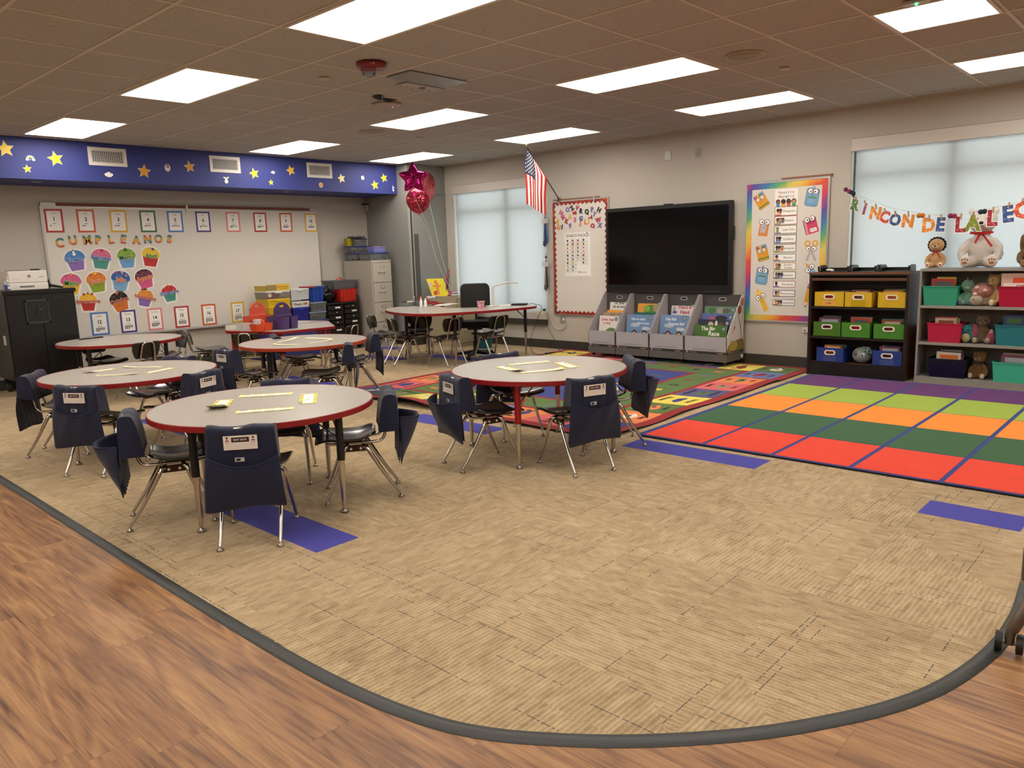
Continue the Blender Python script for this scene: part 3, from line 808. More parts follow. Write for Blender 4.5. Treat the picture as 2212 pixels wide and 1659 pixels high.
strip((1124, 805), (1217, 797.5), .08, Zs, 'name strip on the red-legged table, the near long one', curl=.01)
strip((1078, 792), (1128, 803), .08, Zs, 'name strip on the red-legged table, left one curling up', curl=.015)
strip((1207, 783), (1241, 794), .09, Zs, 'name strip on the red-legged table, the short right one')
strip((183, 806), (246, 797), .09, Zs, 'name strip on the cart-side table, left one', lift=.02)
strip((206, 812), (298, 808), .05, Zs, 'name strip on the cart-side table, seen almost edge on in front', curl=.012)
strip((268, 794), (350, 792.5), .05, Zs, 'name strip on the cart-side table, the far one', lift=.01)
strip((316, 806), (374, 795), .08, Zs, 'name strip on the cart-side table, right one')
strip((590, 745), (646, 744), .07, Zs, 'name strip on the orange-edged table, front left one', lift=.01)
strip((596, 740), (642, 731), .06, Zs, 'name strip on the orange-edged table, back left one', curl=.012)
strip((660, 730), (716, 732), .08, Zs, 'name strip on the orange-edged table, the far one')
strip((664, 742), (718, 735), .05, Zs, 'name strip on the orange-edged table, the front right one', curl=.01)
# ================================================================ whiteboard wall
def recenter(o, base=False):
    me = o.data; xs = [v.co for v in me.vertices]
    mn = Vector((min(v.x for v in xs), min(v.y for v in xs), min(v.z for v in xs))); mx = Vector((max(v.x for v in xs), max(v.y for v in xs), max(v.z for v in xs)))
    c = (mn+mx)/2
    if base: c.z = mn.z
    me.transform(Matrix.Translation(-c)); o.location = c
    return o
def item(mb, name, label, cat, group=None, mods=None):
    o = mb.build(name, mods=mods); recenter(o); return tag(o, label, cat, group)
def solid_text(s, h, th, m, bold=0.0, bev=0.0, wide=1.0):
    """thick letter lying in local x/z, facing -y, centred"""
    cu = bpy.data.curves.new('t', 'FONT'); cu.body = s; cu.size = h/0.69; cu.offset = bold*h/0.69; cu.extrude = th/2; cu.bevel_depth = bev; cu.bevel_resolution = 1; cu.resolution_u = 3
    o = bpy.data.objects.new('t', cu); me = bpy.data.meshes.new_from_object(o); bpy.data.objects.remove(o); bpy.data.curves.remove(cu)
    xs = [v.co.x for v in me.vertices]; ys = [v.co.y for v in me.vertices]
    cx, cy = (min(xs)+max(xs))/2, (min(ys)+max(ys))/2
    me.transform(Matrix.Rotation(PI/2, 4, 'X') @ Matrix.Diagonal((wide, 1, 1, 1)) @ Matrix.Translation((-cx, -cy, 0)))
    me.materials.clear(); me.materials.append(m)
    for p in me.polygons: p.material_index = 0
    return me
K = 1.0185
def cv(x, z): return (x*K, (z-EYE)*K+EYE)
WBY = YB-.018                      # front of the whiteboard panel
wx0, wx1, wz0, wz1 = 3.055, 6.79, .515, 2.072
BOARD = mat('D9D4CB', .28, spec=.5); ALU = mat('B9B8B4', .35, .7)
wb = thing('whiteboard', 'long wall whiteboard with the cupcake calendar and number cards', 'whiteboard', ((wx0+wx1)/2, YB, wz0))
def rel(mb, name, root): 
    o = mb.build(name); o.data.transform(Matrix.Translation(-Vector(root.location))); o.parent = root; return o
rel(MB().box(wx0, WBY, wz0, wx1, YB, wz1, BOARD), 'board_surface', wb)
mb = MB()
for a in ((wx0-.012, wz0-.012, wx0+.012, wz1+.012), (wx1-.012, wz0-.012, wx1+.012, wz1+.012), (wx0+.012, wz0-.012, wx1-.012, wz0+.006), (wx0+.012, wz1-.006, wx1-.012, wz1+.012)):
    mb.box(a[0], WBY-.005, a[1], a[2], YB, a[3], ALU)
rel(mb, 'frame', wb)
rel(MB().box(wx0, WBY-.06, wz0-.02, wx1, YB, wz0-.004, ALU, b=.004), 'marker_tray', wb)
rel(MB().box(wx0+.16, WBY-.012, wz1+.012, wx1-.13, YB, wz1+.05, mat('7A4634', .7)).box(wx0, WBY-.010, wz1+.012, wx0+.16, YB, wz1+.05, ALU).box(wx1-.13, WBY-.010, wz1+.012, wx1, YB, wz1+.05, ALU), 'map_rail', wb)
cx, cz = on_y(403, 456, WBY); item(MB().box(cx-.014, WBY-.022, wz1-.03, cx+.014, WBY-.013, wz1+.058, ALU, b=.003), 'rail_clip', 'small grey clip hooked on the rail above the whiteboard', 'clip')
# number cards
CC = {'red': 'B23330', 'orange': 'CC5A32', 'yellow': 'E0B030', 'green': '2F6B3C', 'blue': '4A7AC0', 'purple': '4A3A88', 'pink': 'DE8A8A'}
cards = [(1, 'one', 'uno', 'red', 3.028, 3.220, 1), (2, 'two', 'dos', 'orange', 3.367, 3.564, 1), (3, 'three', 'tres', 'yellow', 3.734, 3.934, 1), (4, 'four', 'cuatro', 'green', 4.089, 4.287, 1), (5, 'five', 'cinco', 'blue', 4.433, 4.632, 1),
 (6, 'six', 'seis', 'purple', 4.805, 5.002, 1), (7, 'seven', 'siete', 'pink', 5.225, 5.426, 1), (8, 'eight', 'ocho', 'red', 5.632, 5.829, 1), (9, 'nine', 'nueve', 'orange', 6.036, 6.234, 1), (10, 'ten', 'diez', 'yellow', 6.448, 6.652, 1),
 (12, 'twelve', 'doce', 'blue', 3.380, 3.582, 0), (13, 'thirteen', 'trece', 'purple', 3.72, 3.91, 0), (14, 'fourteen', 'catorce', 'pink', 4.051, 4.241, 0), (15, 'fifteen', 'quince', 'red', 4.395, 4.591, 0), (16, 'sixteen', 'dieciséis', 'orange', 4.761, 4.96, 0), (17, 'seventeen', 'diecisiete', 'yellow', 5.18, 5.374, 0)]
rowname = {1: 'top row', 0: 'bottom row'}
for n, en, es, col, a, b, top in cards:
    x0, zt = cv(a, 2.037 if top else .822); x1, zb = cv(b, 1.770 if top else .543)
    cxx, czz = (x0+x1)/2, (zt+zb)/2; w, h = (x1-x0)/2, (zt-zb)/2
    mb = MB(); A = art_y(mb, cxx, czz, WBY-.0005); c = mat(CC[col], .35)
    A.slab([(-w, -h), (w, -h), (w, h), (-w, h)], .0012, c)
    k = .022; A.rect(-w+k, -h+k, w-k, h-k, PWHT)
    A.text(en, 0, h-.048, .018, INK, wmax=2*w-.05); A.text(str(n), 0, .022, .042, INK, bold=.03, wide=.9); A.text(es, 0, -.028, .018, INK, wmax=2*w-.05)
    pts = []
    rows = 2 if n <= 10 else 4
    for i in range(n): pts.append((-.042+.0205*(i % 5), -.055-.0155*(i//5)))
    A.dots([(p[0], p[1]) for p in pts], .0075, INK, 8)
    g_ = mat('C8C6C2', .6)
    for i in range(6): A.line([(-.0525+.0205*i, -.047), (-.0525+.0205*i, -.047-.0155*(2 if n <= 10 else 4))], .0008, g_)
    item(mb, 'number_card', 'laminated number %d card with a %s border, %s of the whiteboard' % (n, col, rowname[top]), 'number card', 'laminated number cards on the whiteboard')
# rainbow letters
g = NG('rainbow_bands'); x, y, z = g.xyz()
t_ = g.math('ADD', g.math('MULTIPLY', z, 6.6), .5)
RAIN = g.done(g.ramp(t_, [(0.0, 'A8352E'), (.2, 'C8502E'), (.36, 'DE9A38'), (.55, 'D8A83A'), (.68, '4E8A4A'), (.84, '4A5AA8'), (1.0, '6A4AA0')]), .45)
for n_ in g.nt.nodes:
    if n_.type == 'VALTORGB': n_.color_ramp.interpolation = 'LINEAR'
g = NG('rainbow_bands_reversed'); x, y, z = g.xyz()
RAINR = g.done(g.ramp(g.math('ADD', g.math('MULTIPLY', z, 6.6), .5), [(0.0, '6A4AA0'), (.2, '4A5AA8'), (.36, '4E8A4A'), (.5, 'D8A83A'), (.68, 'C8702E'), (1.0, 'A8352E')]), .45)
LT = [('C', 3.151, 1.655, 0), ('U', 3.295, 1.681, 8), ('M', 3.453, 1.683, 6), ('P', 3.575, 1.684, -4), ('L', 3.722, 1.688, 6), ('E', 3.868, 1.689, -10), ('A', 4.021, 1.677, -6), ('Ñ', 4.159, 1.684, 0), ('O', 4.293, 1.689, -4), ('S', 4.432, 1.684, -8)]
for ch, a, b, r in LT:
    x_, z_ = cv(a, b)
    me = solid_text('N' if ch == 'Ñ' else ch, .098, .006, RAINR if ch == 'Ñ' else RAIN, .020, .0025, .92)
    o = bpy.data.objects.new('letter_cutout', me); COL.objects.link(o); o.location = (x_, WBY-.0064, z_); o.rotation_euler = (0, -math.radians(r), 0)
    tag(o, 'rainbow striped letter %s in the birthday heading above the cupcakes' % ('N' if ch == 'Ñ' else ch), 'letter', 'rainbow letters above the cupcakes')
# month cupcakes: name, x, z, tilt, frosting, wrapper, text colour, halo
MON = [('Enero', 3.295, 1.455, 8, '3F7FBE', '8F6FB4', '35559A', 'BCD3EA', 'snow'), ('Febrero', 3.584, 1.464, -8, 'D2668A', '4C9A8C', '35559A', 'C6DAF0', 'heart'), ('Marzo', 3.880, 1.465, 2, '7FA83C', '6FA4D8', '2C6A34', 'C8DC9A', 'clover'), ('Abril', 4.173, 1.472, -8, 'E8C22E', 'C8302E', '2C6A34', 'C0D890', 'bird'),
 ('Mayo', 3.218, 1.182, -4, 'D05A8A', 'E8BC2C', '2C6A34', 'C0D890', 'flower'), ('Junio', 3.500, 1.190, 6, 'DC7A2C', '8FA82C', 'B8401C', 'F0D0A0', 'sun'), ('Julio', 3.777, 1.194, -8, '2C5CA8', '7FB0DC', 'B8401C', 'F0D0B0', 'cone'), ('Agosto', 4.066, 1.204, 12, '6A2C4A', 'DC5A8C', 'C84A1C', 'F4C8A0', 'bug'),
 ('Septiembre', 3.379, .956, -2, 'E8B82C', 'C8342E', 'A8302A', 'F0B8A0', 'apple'), ('Octubre', 3.735, .941, 14, '1A1416', 'D8782C', '9A2C24', 'F0B090', 'pumpkin'), ('Noviembre', 4.049, .961, -14, 'DC8A2C', '8A6CB4', 'A8302A', 'F0B8A0', 'leaf'), ('Diciembre', 4.359, 1.002, 8, 'B8282C', '4A9A8C', '35559A', 'BCD3EA', 'tree')]
for nm, a, b, tilt, fro, wrp, tc, halo, top in MON:
    x_, z_ = cv(a, b); mb = MB(); r_ = math.radians(tilt)
    A = Art(mb, (x_, WBY-.0005, z_), (math.cos(r_), 0, math.sin(r_)), (-math.sin(r_), 0, math.cos(r_)))
    W_ = .112; long_ = len(nm) > 7
    out = spline([(-.085, -.135), (0, -.142), (.085, -.135), (.112, -.02), (.122, .03), (.105, .085), (.05, .122), (0, .130), (-.05, .122), (-.105, .085), (-.122, .03), (-.112, -.02)], 4)
    if long_: out = [(p[0]*.86, p[1]*.92) for p in out]
    A.slab(out, .0010, mat('EFEBE6', .4))
    s_ = .86 if long_ else 1.0
    f_ = mat(fro, .4); w_ = mat(wrp, .4); wd_ = mat(tuple(v*.78 for v in (int(wrp[i:i+2], 16)/255 for i in (0, 2, 4))), .4)
    A.poly([(-.070*s_, -.128*s_), (.070*s_, -.128*s_), (.098*s_, -.008), (-.098*s_, -.008)], w_)
    for i in range(-3, 4): A.line([(i*.019*s_, -.126*s_), (i*.0255*s_, -.010)], .0022, wd_)
    A.poly(spline([(-.108*s_, .0), (-.06*s_, -.014), (0, -.006), (.06*s_, -.014), (.108*s_, .0), (.110*s_, .045), (.08*s_, .088*s_), (.03, .110*s_), (-.03, .110*s_), (-.08*s_, .088*s_), (-.110*s_, .045)], 4), f_)
    for i in range(9): A.dots([(random.uniform(-.085, .085)*s_, random.uniform(.035, .085)*s_)], .0035, mat(('F2E8DC', 'F0C040', 'E07070')[i % 3], .5))
    if top == 'heart': A.ell(-.008, .100, .012, .013, mat('C02838'), 12, .5).ell(.010, .100, .012, .013, mat('C02838'), 12, -.5).poly([(-.018, .095), (.0, .070), (.020, .095)], mat('C02838'))
    elif top == 'clover':
        for q in range(3): A.ell(-.005+.014*math.cos(PI/2+q*2.09), .098+.014*math.sin(PI/2+q*2.09), .012, .012, mat('1E5A2C'), 12)
    elif top == 'snow': A.ell(0, .066, .018, .020, PWHT, 12).ell(0, .094, .013, .014, PWHT, 12).poly([(-.008, .104), (.012, .104), (.002, .132)], mat('C03A30'))
    elif top == 'bird': A.ell(.020, .095, .022, .013, mat('24408A'), 12, -.6).dots([(-.035, .09), (-.028, .092)], .003, INK)
    elif top in ('flower', 'sun'):
        for q in range(7): A.ell(.013*math.cos(q*.9), .100+.013*math.sin(q*.9), .008, .008, mat('E0402C' if top == 'flower' else 'F0B428'), 8)
        A.ell(0, .100, .009, .009, mat('F4D23C'), 10)
        for s in (-1, 1): A.ell(s*.055, .088, .012, .009, mat('7A5A6A'), 8)
    elif top == 'cone': A.ell(-.06, .09, .014, .016, mat('D03A3A'), 10).ell(.012, .104, .014, .014, mat('F09AB0'), 10).poly([(0, .096), (.024, .096), (.012, .068)], mat('D8A060')).ell(.062, .062, .018, .010, mat('E8A040'), 8, -.7)
    elif top == 'bug':
        for q in (-.05, 0, .045): A.ell(q, .100-abs(q)*.3, .014, .013, mat('141014'), 10)
    elif top == 'apple':
        for q, c_ in ((-.045, 'B8302C'), (0, '6A9A30'), (.045, 'C83A30')): A.ell(q, .102-abs(q)*.25, .016, .015, mat(c_), 12).line([(q, .112), (q+.003, .124)], .003, mat('5A3A20'))
    elif top == 'pumpkin': A.ell(0, .104, .019, .016, mat('E07A24'), 12).dots([(-.007, .108), (.007, .108)], .003, INK).line([(0, .118), (0, .128)], .004, mat('3A5A20'))
    elif top == 'leaf': A.poly(star_pts(-.05, .088, .014, .007), mat('D84A2C')).poly(star_pts(.0, .108, .014, .007), mat('8AA83C')).poly(star_pts(.05, .085, .014, .007), mat('A83A4A'))
    else: A.poly(star_pts(0, .108, .016, .008), mat('E8A83C')).ell(-.05, .088, .012, .012, mat('E0D0C0'), 8).ell(.05, .088, .010, .012, mat('E06A50'), 8)
    wid = .205 if len(nm) < 6 else (.225 if len(nm) < 8 else .285)
    hh = .050 if len(nm) < 8 else .040
    A.text(nm, 0, .006, hh, mat(halo, .5), bold=.075, wmax=wid*1.04); A.text(nm, 0, .006, hh, mat(tc, .5), bold=.022, wmax=wid)
    for q in range(random.choice((1, 2, 3))): A.line([(-.055*s_, -.042-.013*q), (-.02, -.040-.013*q), (.028*s_, -.044-.013*q)], .0025, wd_)
    item(mb, 'cupcake_cutout', 'paper birthday cupcake reading %s on the whiteboard' % nm, 'cupcake cutout', 'month cupcakes on the whiteboard')
# ---- soffit decorations
YEL = mat('F0CC20', .4); YELB = mat('F6E8A8', .4); ORA = mat('DC9A24', .4)
for i, (x_, z_, R_, rr, c_, lab) in enumerate([
 (2.519, 2.576, .088, .1, YEL, 'leftmost pale star, cut by the picture edge'), (2.694, 2.388, .046, .1, YEL, 'small star under the rainbow sticker'), (2.973, 2.507, .085, .2, YEL, 'big star left of the first vent'),
 (3.883, 2.426, .082, -.1, ORA, 'orange-yellow star right of the first vent'), (4.423, 2.507, .074, .15, ORA, 'shiny star left of the second vent'), (5.262, 2.472, .074, .25, YEL, 'star just right of the second vent'),
 (5.491, 2.371, .040, .1, YEL, 'small star beneath the tiny cloud'), (5.795, 2.538, .072, .3, mat('E8B428', .4), 'golden star left of the third vent'), (6.594, 2.473, .072, .2, YELB, 'pale glossy star right of the third vent'),
 (7.345, 2.513, .070, .25, YEL, 'upper star of the pair at the right end'), (7.170, 2.406, .074, .2, YEL, 'lower star of the pair at the right end')]):
    x_, z_ = cv(x_, z_); mb = MB(); A = art_y(mb, x_, z_, YS+.0005)
    A.slab(spline(star_pts(0, 0, R_, R_*.46, rot=PI/2+rr), 2), .002, YELB); A.poly(spline(star_pts(0, 0, R_*.9, R_*.42, rot=PI/2+rr), 2), c_)
    item(mb, 'star_cutout', 'yellow paper star on the soffit, '+lab, 'star', 'paper stars on the blue soffit')
def cloud(A, s, m): 
    for (u, v, r) in ((-.6, 0, .45), (0, .2, .55), (.6, 0, .42), (.2, -.25, .45), (-.3, -.25, .4)): A.ell(u*s, v*s, r*s, r*s*.85, m, 12)
def sticker(x_, z_, fn, label):
    x_, z_ = cv(x_, z_); mb = MB(); A = art_y(mb, x_, z_, YS+.0003); A.slab([(-.006, -.006), (.006, -.006), (.006, .006), (-.006, .006)], .0008, PWHT); fn(A); item(mb, 'sticker', label, 'sticker', 'small stickers on the blue soffit')
def f_rainbow(A):
    for r, c in ((.040, 'F4F0EA'), (.034, 'D88A6A'), (.028, 'E8C878'), (.021, '8AB0A0'), (.014, '4A5A9A')): A.poly([(r*math.cos(PI*k/12), r*math.sin(PI*k/12)) for k in range(13)], mat(c, .5))
    for s in (-1, 1): A.ell(s*.030, -.006, .016, .010, PWHT, 10)
sticker(2.734, 2.487, f_rainbow, 'small rainbow with clouds sticker')
sticker(3.493, 2.370, lambda A: cloud(A, .045, PWHT), 'white smiling cloud sticker below the first vent')
def f_fl(A):
    A.ell(0, 0, .034, .044, PWHT, 16)
    for q in range(5): A.ell(.014*math.cos(q*1.26+.3), .018+.014*math.sin(q*1.26+.3), .009, .009, mat(('C85A50', '2A2A30', '8A5A3A')[q % 3], .5), 8)
    A.line([(-.02, -.015), (0, -.03), (.02, -.015)], .004, INK)
sticker(4.156, 2.481, f_fl, 'tiny potted flower sticker between two stars')
def f_snow(A):
    A.ell(0, -.022, .024, .026, PWHT, 14).ell(0, .014, .018, .018, PWHT, 12).ell(-.026, .024, .010, .012, PWHT, 8).ell(.026, .026, .010, .012, PWHT, 8).ell(0, .034, .012, .010, mat('4A4A52'), 8)
sticker(4.875, 2.379, f_snow, 'white snowman shaped sticker below the second vent')
sticker(5.531, 2.500, lambda A: cloud(A, .030, mat('D8DCEA', .5)), 'tiny pale cloud sticker above the small star')
sticker(6.248, 2.369, lambda A: (A.ell(0, 0, .032, .034, mat('F2DCC0', .5), 18), A.ell(0, 0, .026, .028, mat('DC9A5A', .5), 18), A.line([(-.008, -.004), (.0, -.008), (.008, -.004)], .003, mat('8A4A2A'))), 'round orange face sticker under the third vent')
sticker(6.959, 2.499, lambda A: [A.ell(.017*math.cos(q*1.26), .017*math.sin(q*1.26), .015, .015, PWHT, 10) for q in range(5)], 'white flower sticker near the right end')
sticker(7.507, 2.378, lambda A: (A.rect(-.014, .0, .026, .012, PWHT), A.rect(-.014, -.02, -.004, .036, PWHT), A.ell(.0, -.034, .017, .017, PWHT, 12), A.ell(.0, -.034, .007, .007, BLUEP, 10)), 'white key shaped sticker at the far right end')
# vents
VW = mat('D9D3CC', .45)
for i, (a, b) in enumerate(((3.298, 3.701), (4.676, 5.075), (6.040, 6.439))):
    x0, zt = cv(a, 2.657); x1, zb = cv(b, 2.463); xc, zc = (x0+x1)/2, (zt+zb)/2; w, h = (x1-x0)/2, (zt-zb)/2
    r = thing('air_vent', 'white air supply grille in the blue soffit, %s of three' % ('leftmost', 'middle', 'rightmost')[i], 'air vent', (xc, YS, zc), 0, 'air vents in the soffit')
    mb = MB(); f = .036
    mb.box(-w, -.008, -h, w, .0, -h+f, VW).box(-w, -.008, h-f, w, 0, h, VW).box(-w, -.008, -h+f, -w+f, 0, h-f, VW).box(w-f, -.008, -h+f, w, 0, h-f, VW); mb.build('frame', r)
    mb = MB(); mb.box(-w+f, -.0005, -h+f, w-f, .0, h-f, mat('15161A', .8)); mb.build('duct_backing', r)
    mb = MB(); n = 17
    for k in range(n): q = -w+f+(2*w-2*f)*(k+.5)/n; mb.box(q-.0016, -.005, -h+f, q+.0016, -.001, h-f, VW)
    for k in range(7): q = -h+f+(2*h-2*f)*(k+.5)/7; mb.box(-w+f, -.0065, q-.0022, w-f, -.003, q+.0022, VW)
    mb.build('grille', r)
for px in (98, 645):
    x_, z_ = on_y(px, 388 if px < 200 else 412, YS)
    item(MB().box(x_-.045, YS+.30, 2.301, x_+.045, YS+.33, 2.3055, mat('D8D2C8', .4)), 'slot_cover', 'thin white slot in the underside of the soffit, %s one' % ('left' if px < 200 else 'right'), 'fitting')  # thin cover plate over a slot in the soffit underside
# camera bracket in the corner below the soffit
item(MB().box(7.60, 10.12, 2.19, 7.72, 10.15, 2.21, BLACK).box(7.66, 10.10, 2.10, 7.70, 10.14, 2.19, mat('A8A8A4', .4), b=.005), 'wall_sensor', 'small grey sensor under the soffit in the back corner', 'sensor')

# ================================================================ window wall: boards
def frame_x(root, y0, y1, z0, z1, f, m, d=.02, name='frame'):
    mb = MB()
    for a in ((y0, z0, y1, z0+f), (y0, z1-f, y1, z1), (y0, z0+f, y0+f, z1-f), (y1-f, z0+f, y1, z1-f)):
        mb.box(XW-d, a[0], a[1], XW, a[2], a[3], m)
    return rel(mb, name, root)
# small bulletin whiteboard with scalloped border
by1, by0, bz0, bz1 = 6.963, 6.018, .492, 2.048
bb = thing('bulletin_board', 'tall white board with a scalloped red border left of the big screen', 'bulletin board', (XW, (by0+by1)/2, bz0))
rel(MB().box(XW-.014, by0, bz0, XW, by1, bz1, BOARD), 'board_surface', bb)
frame_x(bb, by0-.008, by1+.008, bz0-.008, bz1+.008, .016, ALU)
g = NG('autumn_border'); n1 = g.noise(g.tc, 34, 3, .6); n2 = g.noise(g.tc, 90, 2, .6)
AUT = g.done(g.ramp(g.math('ADD', g.math('MULTIPLY', n1, .75), g.math('MULTIPLY', n2, .25)), [(.33, '3A1A16'), (.44, '7A1C1C'), (.54, 'A8281E'), (.62, 'C85A24'), (.72, 'D89A3C')]), .5)
def scallop(A, w, h, t, m, n_u, n_v):
    def wave(k): return t+.012*math.sin(2*PI*k)
    for s in (0, 1):                                    # left/right strips
        N = n_v*8
        for i in range(N):
            v0, v1 = -h+2*h*i/N, -h+2*h*(i+1)/N; a, b = wave(i/8), wave((i+1)/8)
            A.mb.add([A.P(*p, w=.0008) for p in ([(-w, v0), (-w+a, v0), (-w+b, v1), (-w, v1)] if s == 0 else [(w-a, v0), (w, v0), (w, v1), (w-b, v1)])], [(0, 1, 2, 3)], m)
        N = n_u*8
        for i in range(N):
            u0, u1 = -w+2*w*i/N, -w+2*w*(i+1)/N; a, b = wave(i/8), wave((i+1)/8)
            A.mb.add([A.P(*p, w=.0012) for p in ([(u0, -h), (u1, -h), (u1, -h+b), (u0, -h+a)] if s == 0 else [(u0, h-a), (u1, h-b), (u1, h), (u0, h)])], [(0, 1, 2, 3)], m)
mb = MB(); A = art_x(mb, (by0+by1)/2, (bz0+bz1)/2, XW-.0145); scallop(A, (by1-by0)/2-.008, (bz1-bz0)/2-.008, .040, AUT, 13, 21); rel(mb, 'scalloped_border', bb)
rel(MB().box(XW-.022, by0+.15, bz1+.010, XW, by1-.02, bz1+.03, mat('8A6A50', .6)), 'map_rail', bb)
for i, yy_ in enumerate((6.84, 6.24)): item(MB().box(XW-.030, yy_-.012, bz1-.035, XW-.0225, yy_+.012, bz1+.034, ALU, b=.003), 'rail_clip', 'grey clip on the red-bordered board, %s one' % ('left' if i == 0 else 'right'), 'clip')
COLS = {'pink': 'CC6A8A', 'lav': '7A70B4', 'dgreen': '14301C', 'mag': 'B02A5C', 'red': 'B02824', 'navy': '16183E', 'yellow': 'E0B028', 'blue': '4A5CA8', 'dred': '9A1C24', 'orange': 'D87A30'}
LET2 = [('N', 6.684, 1.885, 'pink', -35), ('O', 6.571, 1.92, 'lav', 0), ('Z', 6.495, 1.936, 'dgreen', 35), ('V', 6.409, 1.934, 'mag', -20), ('B', 6.453, 1.872, 'red', 90), ('R', 6.342, 1.891, 'navy', -12), ('Q', 6.25, 1.871, 'dgreen', 0), ('P', 6.163, 1.899, 'lav', 0), ('Y', 6.126, 1.839, 'lav', -25), ('H', 6.052, 1.886, 'dgreen', -30),
 ('M', 6.654, 1.827, 'pink', 35), ('A', 6.537, 1.826, 'yellow', 0), ('S', 6.746, 1.775, 'yellow', -15), ('K', 6.588, 1.767, 'red', -20), ('E', 6.451, 1.78, 'pink', 175), ('G', 6.348, 1.792, 'blue', -12), ('T', 6.196, 1.796, 'dred', -80), ('W', 6.068, 1.759, 'mag', 10), ('U', 6.732, 1.698, 'orange', -25), ('I', 6.671, 1.695, 'navy', -15), ('F', 6.53, 1.705, 'lav', 12), ('J', 6.365, 1.73, 'orange', -5), ('L', 6.271, 1.744, 'orange', 0), ('J', 6.229, 1.75, 'yellow', 0), ('D', 6.156, 1.693, 'mag', 75), ('X', 6.044, 1.69, 'lav', -10)]
CN = {'pink': 'pink', 'lav': 'lavender', 'dgreen': 'dark green', 'mag': 'magenta', 'red': 'red', 'navy': 'navy', 'yellow': 'yellow', 'blue': 'blue', 'dred': 'dark red', 'orange': 'orange'}
for ch, a, b, c, r in LET2:
    y_, z_ = cv(a, b)
    me = solid_text(ch, .058, .006, mat(COLS[c], .5), .045, 0, .95)
    o = bpy.data.objects.new('foam_letter', me); COL.objects.link(o)
    o.matrix_world = Matrix.Translation((XW-.0185, y_, z_)) @ Matrix.Rotation(-PI/2, 4, 'Z') @ Matrix.Rotation(-math.radians(r), 4, 'Y')
    tag(o, '%s magnetic letter %s near the top of the red-bordered board' % (CN[c], ch), 'letter', 'magnetic letters on the red-bordered board')
# SONIDOS INICIALES chart
yc = (6.755+6.33)/2-.01; zc = 1.322; mb = MB(); A = art_x(mb, yc, zc, XW-.0145); w, h = .218, .292
A.slab(rot2([(-w, -h), (w, -h), (w, h), (-w, h)], .012), .001, PWHT)
A.text('SONIDOS INICIALES', 0, h-.035, .040, INK, rot=.012, wmax=.40, bold=.01)
gl = mat('6A6A6A', .6); pal = ['8A5A2A', '2A2A2A', 'C87A2A', '24408A', '2A6A34', 'B8302C', 'E0B030', '6A4A3A']
let = 'aeiourdlcfbmptsnjgvychñllzhkwxq'
k_ = 0
for cidx, nrow in enumerate((9, 9, 6, 7)):
    for rr in range(nrow):
        if cidx == 2 and rr > 5: continue
        u0 = -.20+.101*cidx; v1 = h-.078-.0505*rr
        q = rot2([(u0, v1-.046), (u0+.096, v1-.046), (u0+.096, v1), (u0, v1)], .012); A.line(q+[q[0]], .0016, gl)
        c = rot2([(u0+.030, v1-.023), (u0+.076, v1-.023)], .012)
        A.ell(c[0][0], c[0][1], .017+.004*math.sin(k_*2.1), .012+.003*math.cos(k_*1.3), mat(pal[(k_*5+3) % 8], .6), 7, k_*.7)
        A.ell(c[0][0]+.008, c[0][1]-.006, .008, .006, mat(pal[(k_*3+1) % 8], .6), 6, k_)
        A.text(let[k_ % len(let)], c[1][0], c[1][1], .014, gl); k_ += 1
A.ell(.06, -.236, .016, .016, mat('D89A5A', .6), 10); A.text('Estrellita', .135, -.236, .022, mat('6A645C', .6), wmax=.12)
A.dots([(w-.022, h-.008)], .009, INK, 10)
item(mb, 'phonics_chart', 'white picture chart headed SONIDOS INICIALES on the red-bordered board', 'poster')
# rainbow bordered schedule board
hy1, hy0, hz0, hz1 = 4.100, 3.165, .510, 2.062
hb = thing('schedule_board', 'tall white board with a rainbow border right of the big screen', 'bulletin board', (XW, (hy0+hy1)/2, hz0))
rel(MB().box(XW-.014, hy0, hz0, XW, hy1, hz1, BOARD), 'board_surface', hb)
frame_x(hb, hy0-.010, hy1+.010, hz0-.010, hz1+.010, .018, ALU)
g = NG('rainbow_paper'); x, y, z = g.xyz(); n1 = g.noise(g.tc, 7, 3, .6)
v_ = g.math('FRACT', g.math('ADD', g.math('MULTIPLY', g.math('ADD', z, y), .93), g.math('MULTIPLY', n1, .22)))
RBW = g.done(g.ramp(v_, [(0, 'C83A5A'), (.15, 'D8562E'), (.3, 'E8A838'), (.45, 'DCC85A'), (.58, '5AA868'), (.72, '3E7AAE'), (.86, '5A4A9A'), (1, 'C83A5A')]), .5)
mb = MB(); A = art_x(mb, (hy0+hy1)/2, (hz0+hz1)/2, XW-.0145); w, h, t = (hy1-hy0)/2-.012, (hz1-hz0)/2-.012, .062
A.up(2)
for q in ([(-w, -h), (w, -h), (w, -h+t), (-w, -h+t)], [(-w, h-t), (w, h-t), (w, h), (-w, h)], [(-w, -h+t), (-w+t, -h+t), (-w+t, h-t), (-w, h-t)], [(w-t, -h+t), (w, -h+t), (w, h-t), (w-t, h-t)]): A.mb.add([A.P(*p) for p in q], [(0, 1, 2, 3)], RBW)
rel(mb, 'rainbow_border', hb)
rel(MB().box(XW-.024, hy0-.03, hz1+.012, XW, hy0+.52, hz1+.032, mat('8A5A40', .6)).box(XW-.020, hy0+.52, hz1+.012, XW, hy1, hz1+.026, ALU), 'map_rail', hb)
KID = ['3A2418', '8A5A3A', 'C89A78', '5A3A28']; KID2 = ['4A8ABE', 'D8A83C', 'C85A5A', '5A9A5A', '8A5AA8']
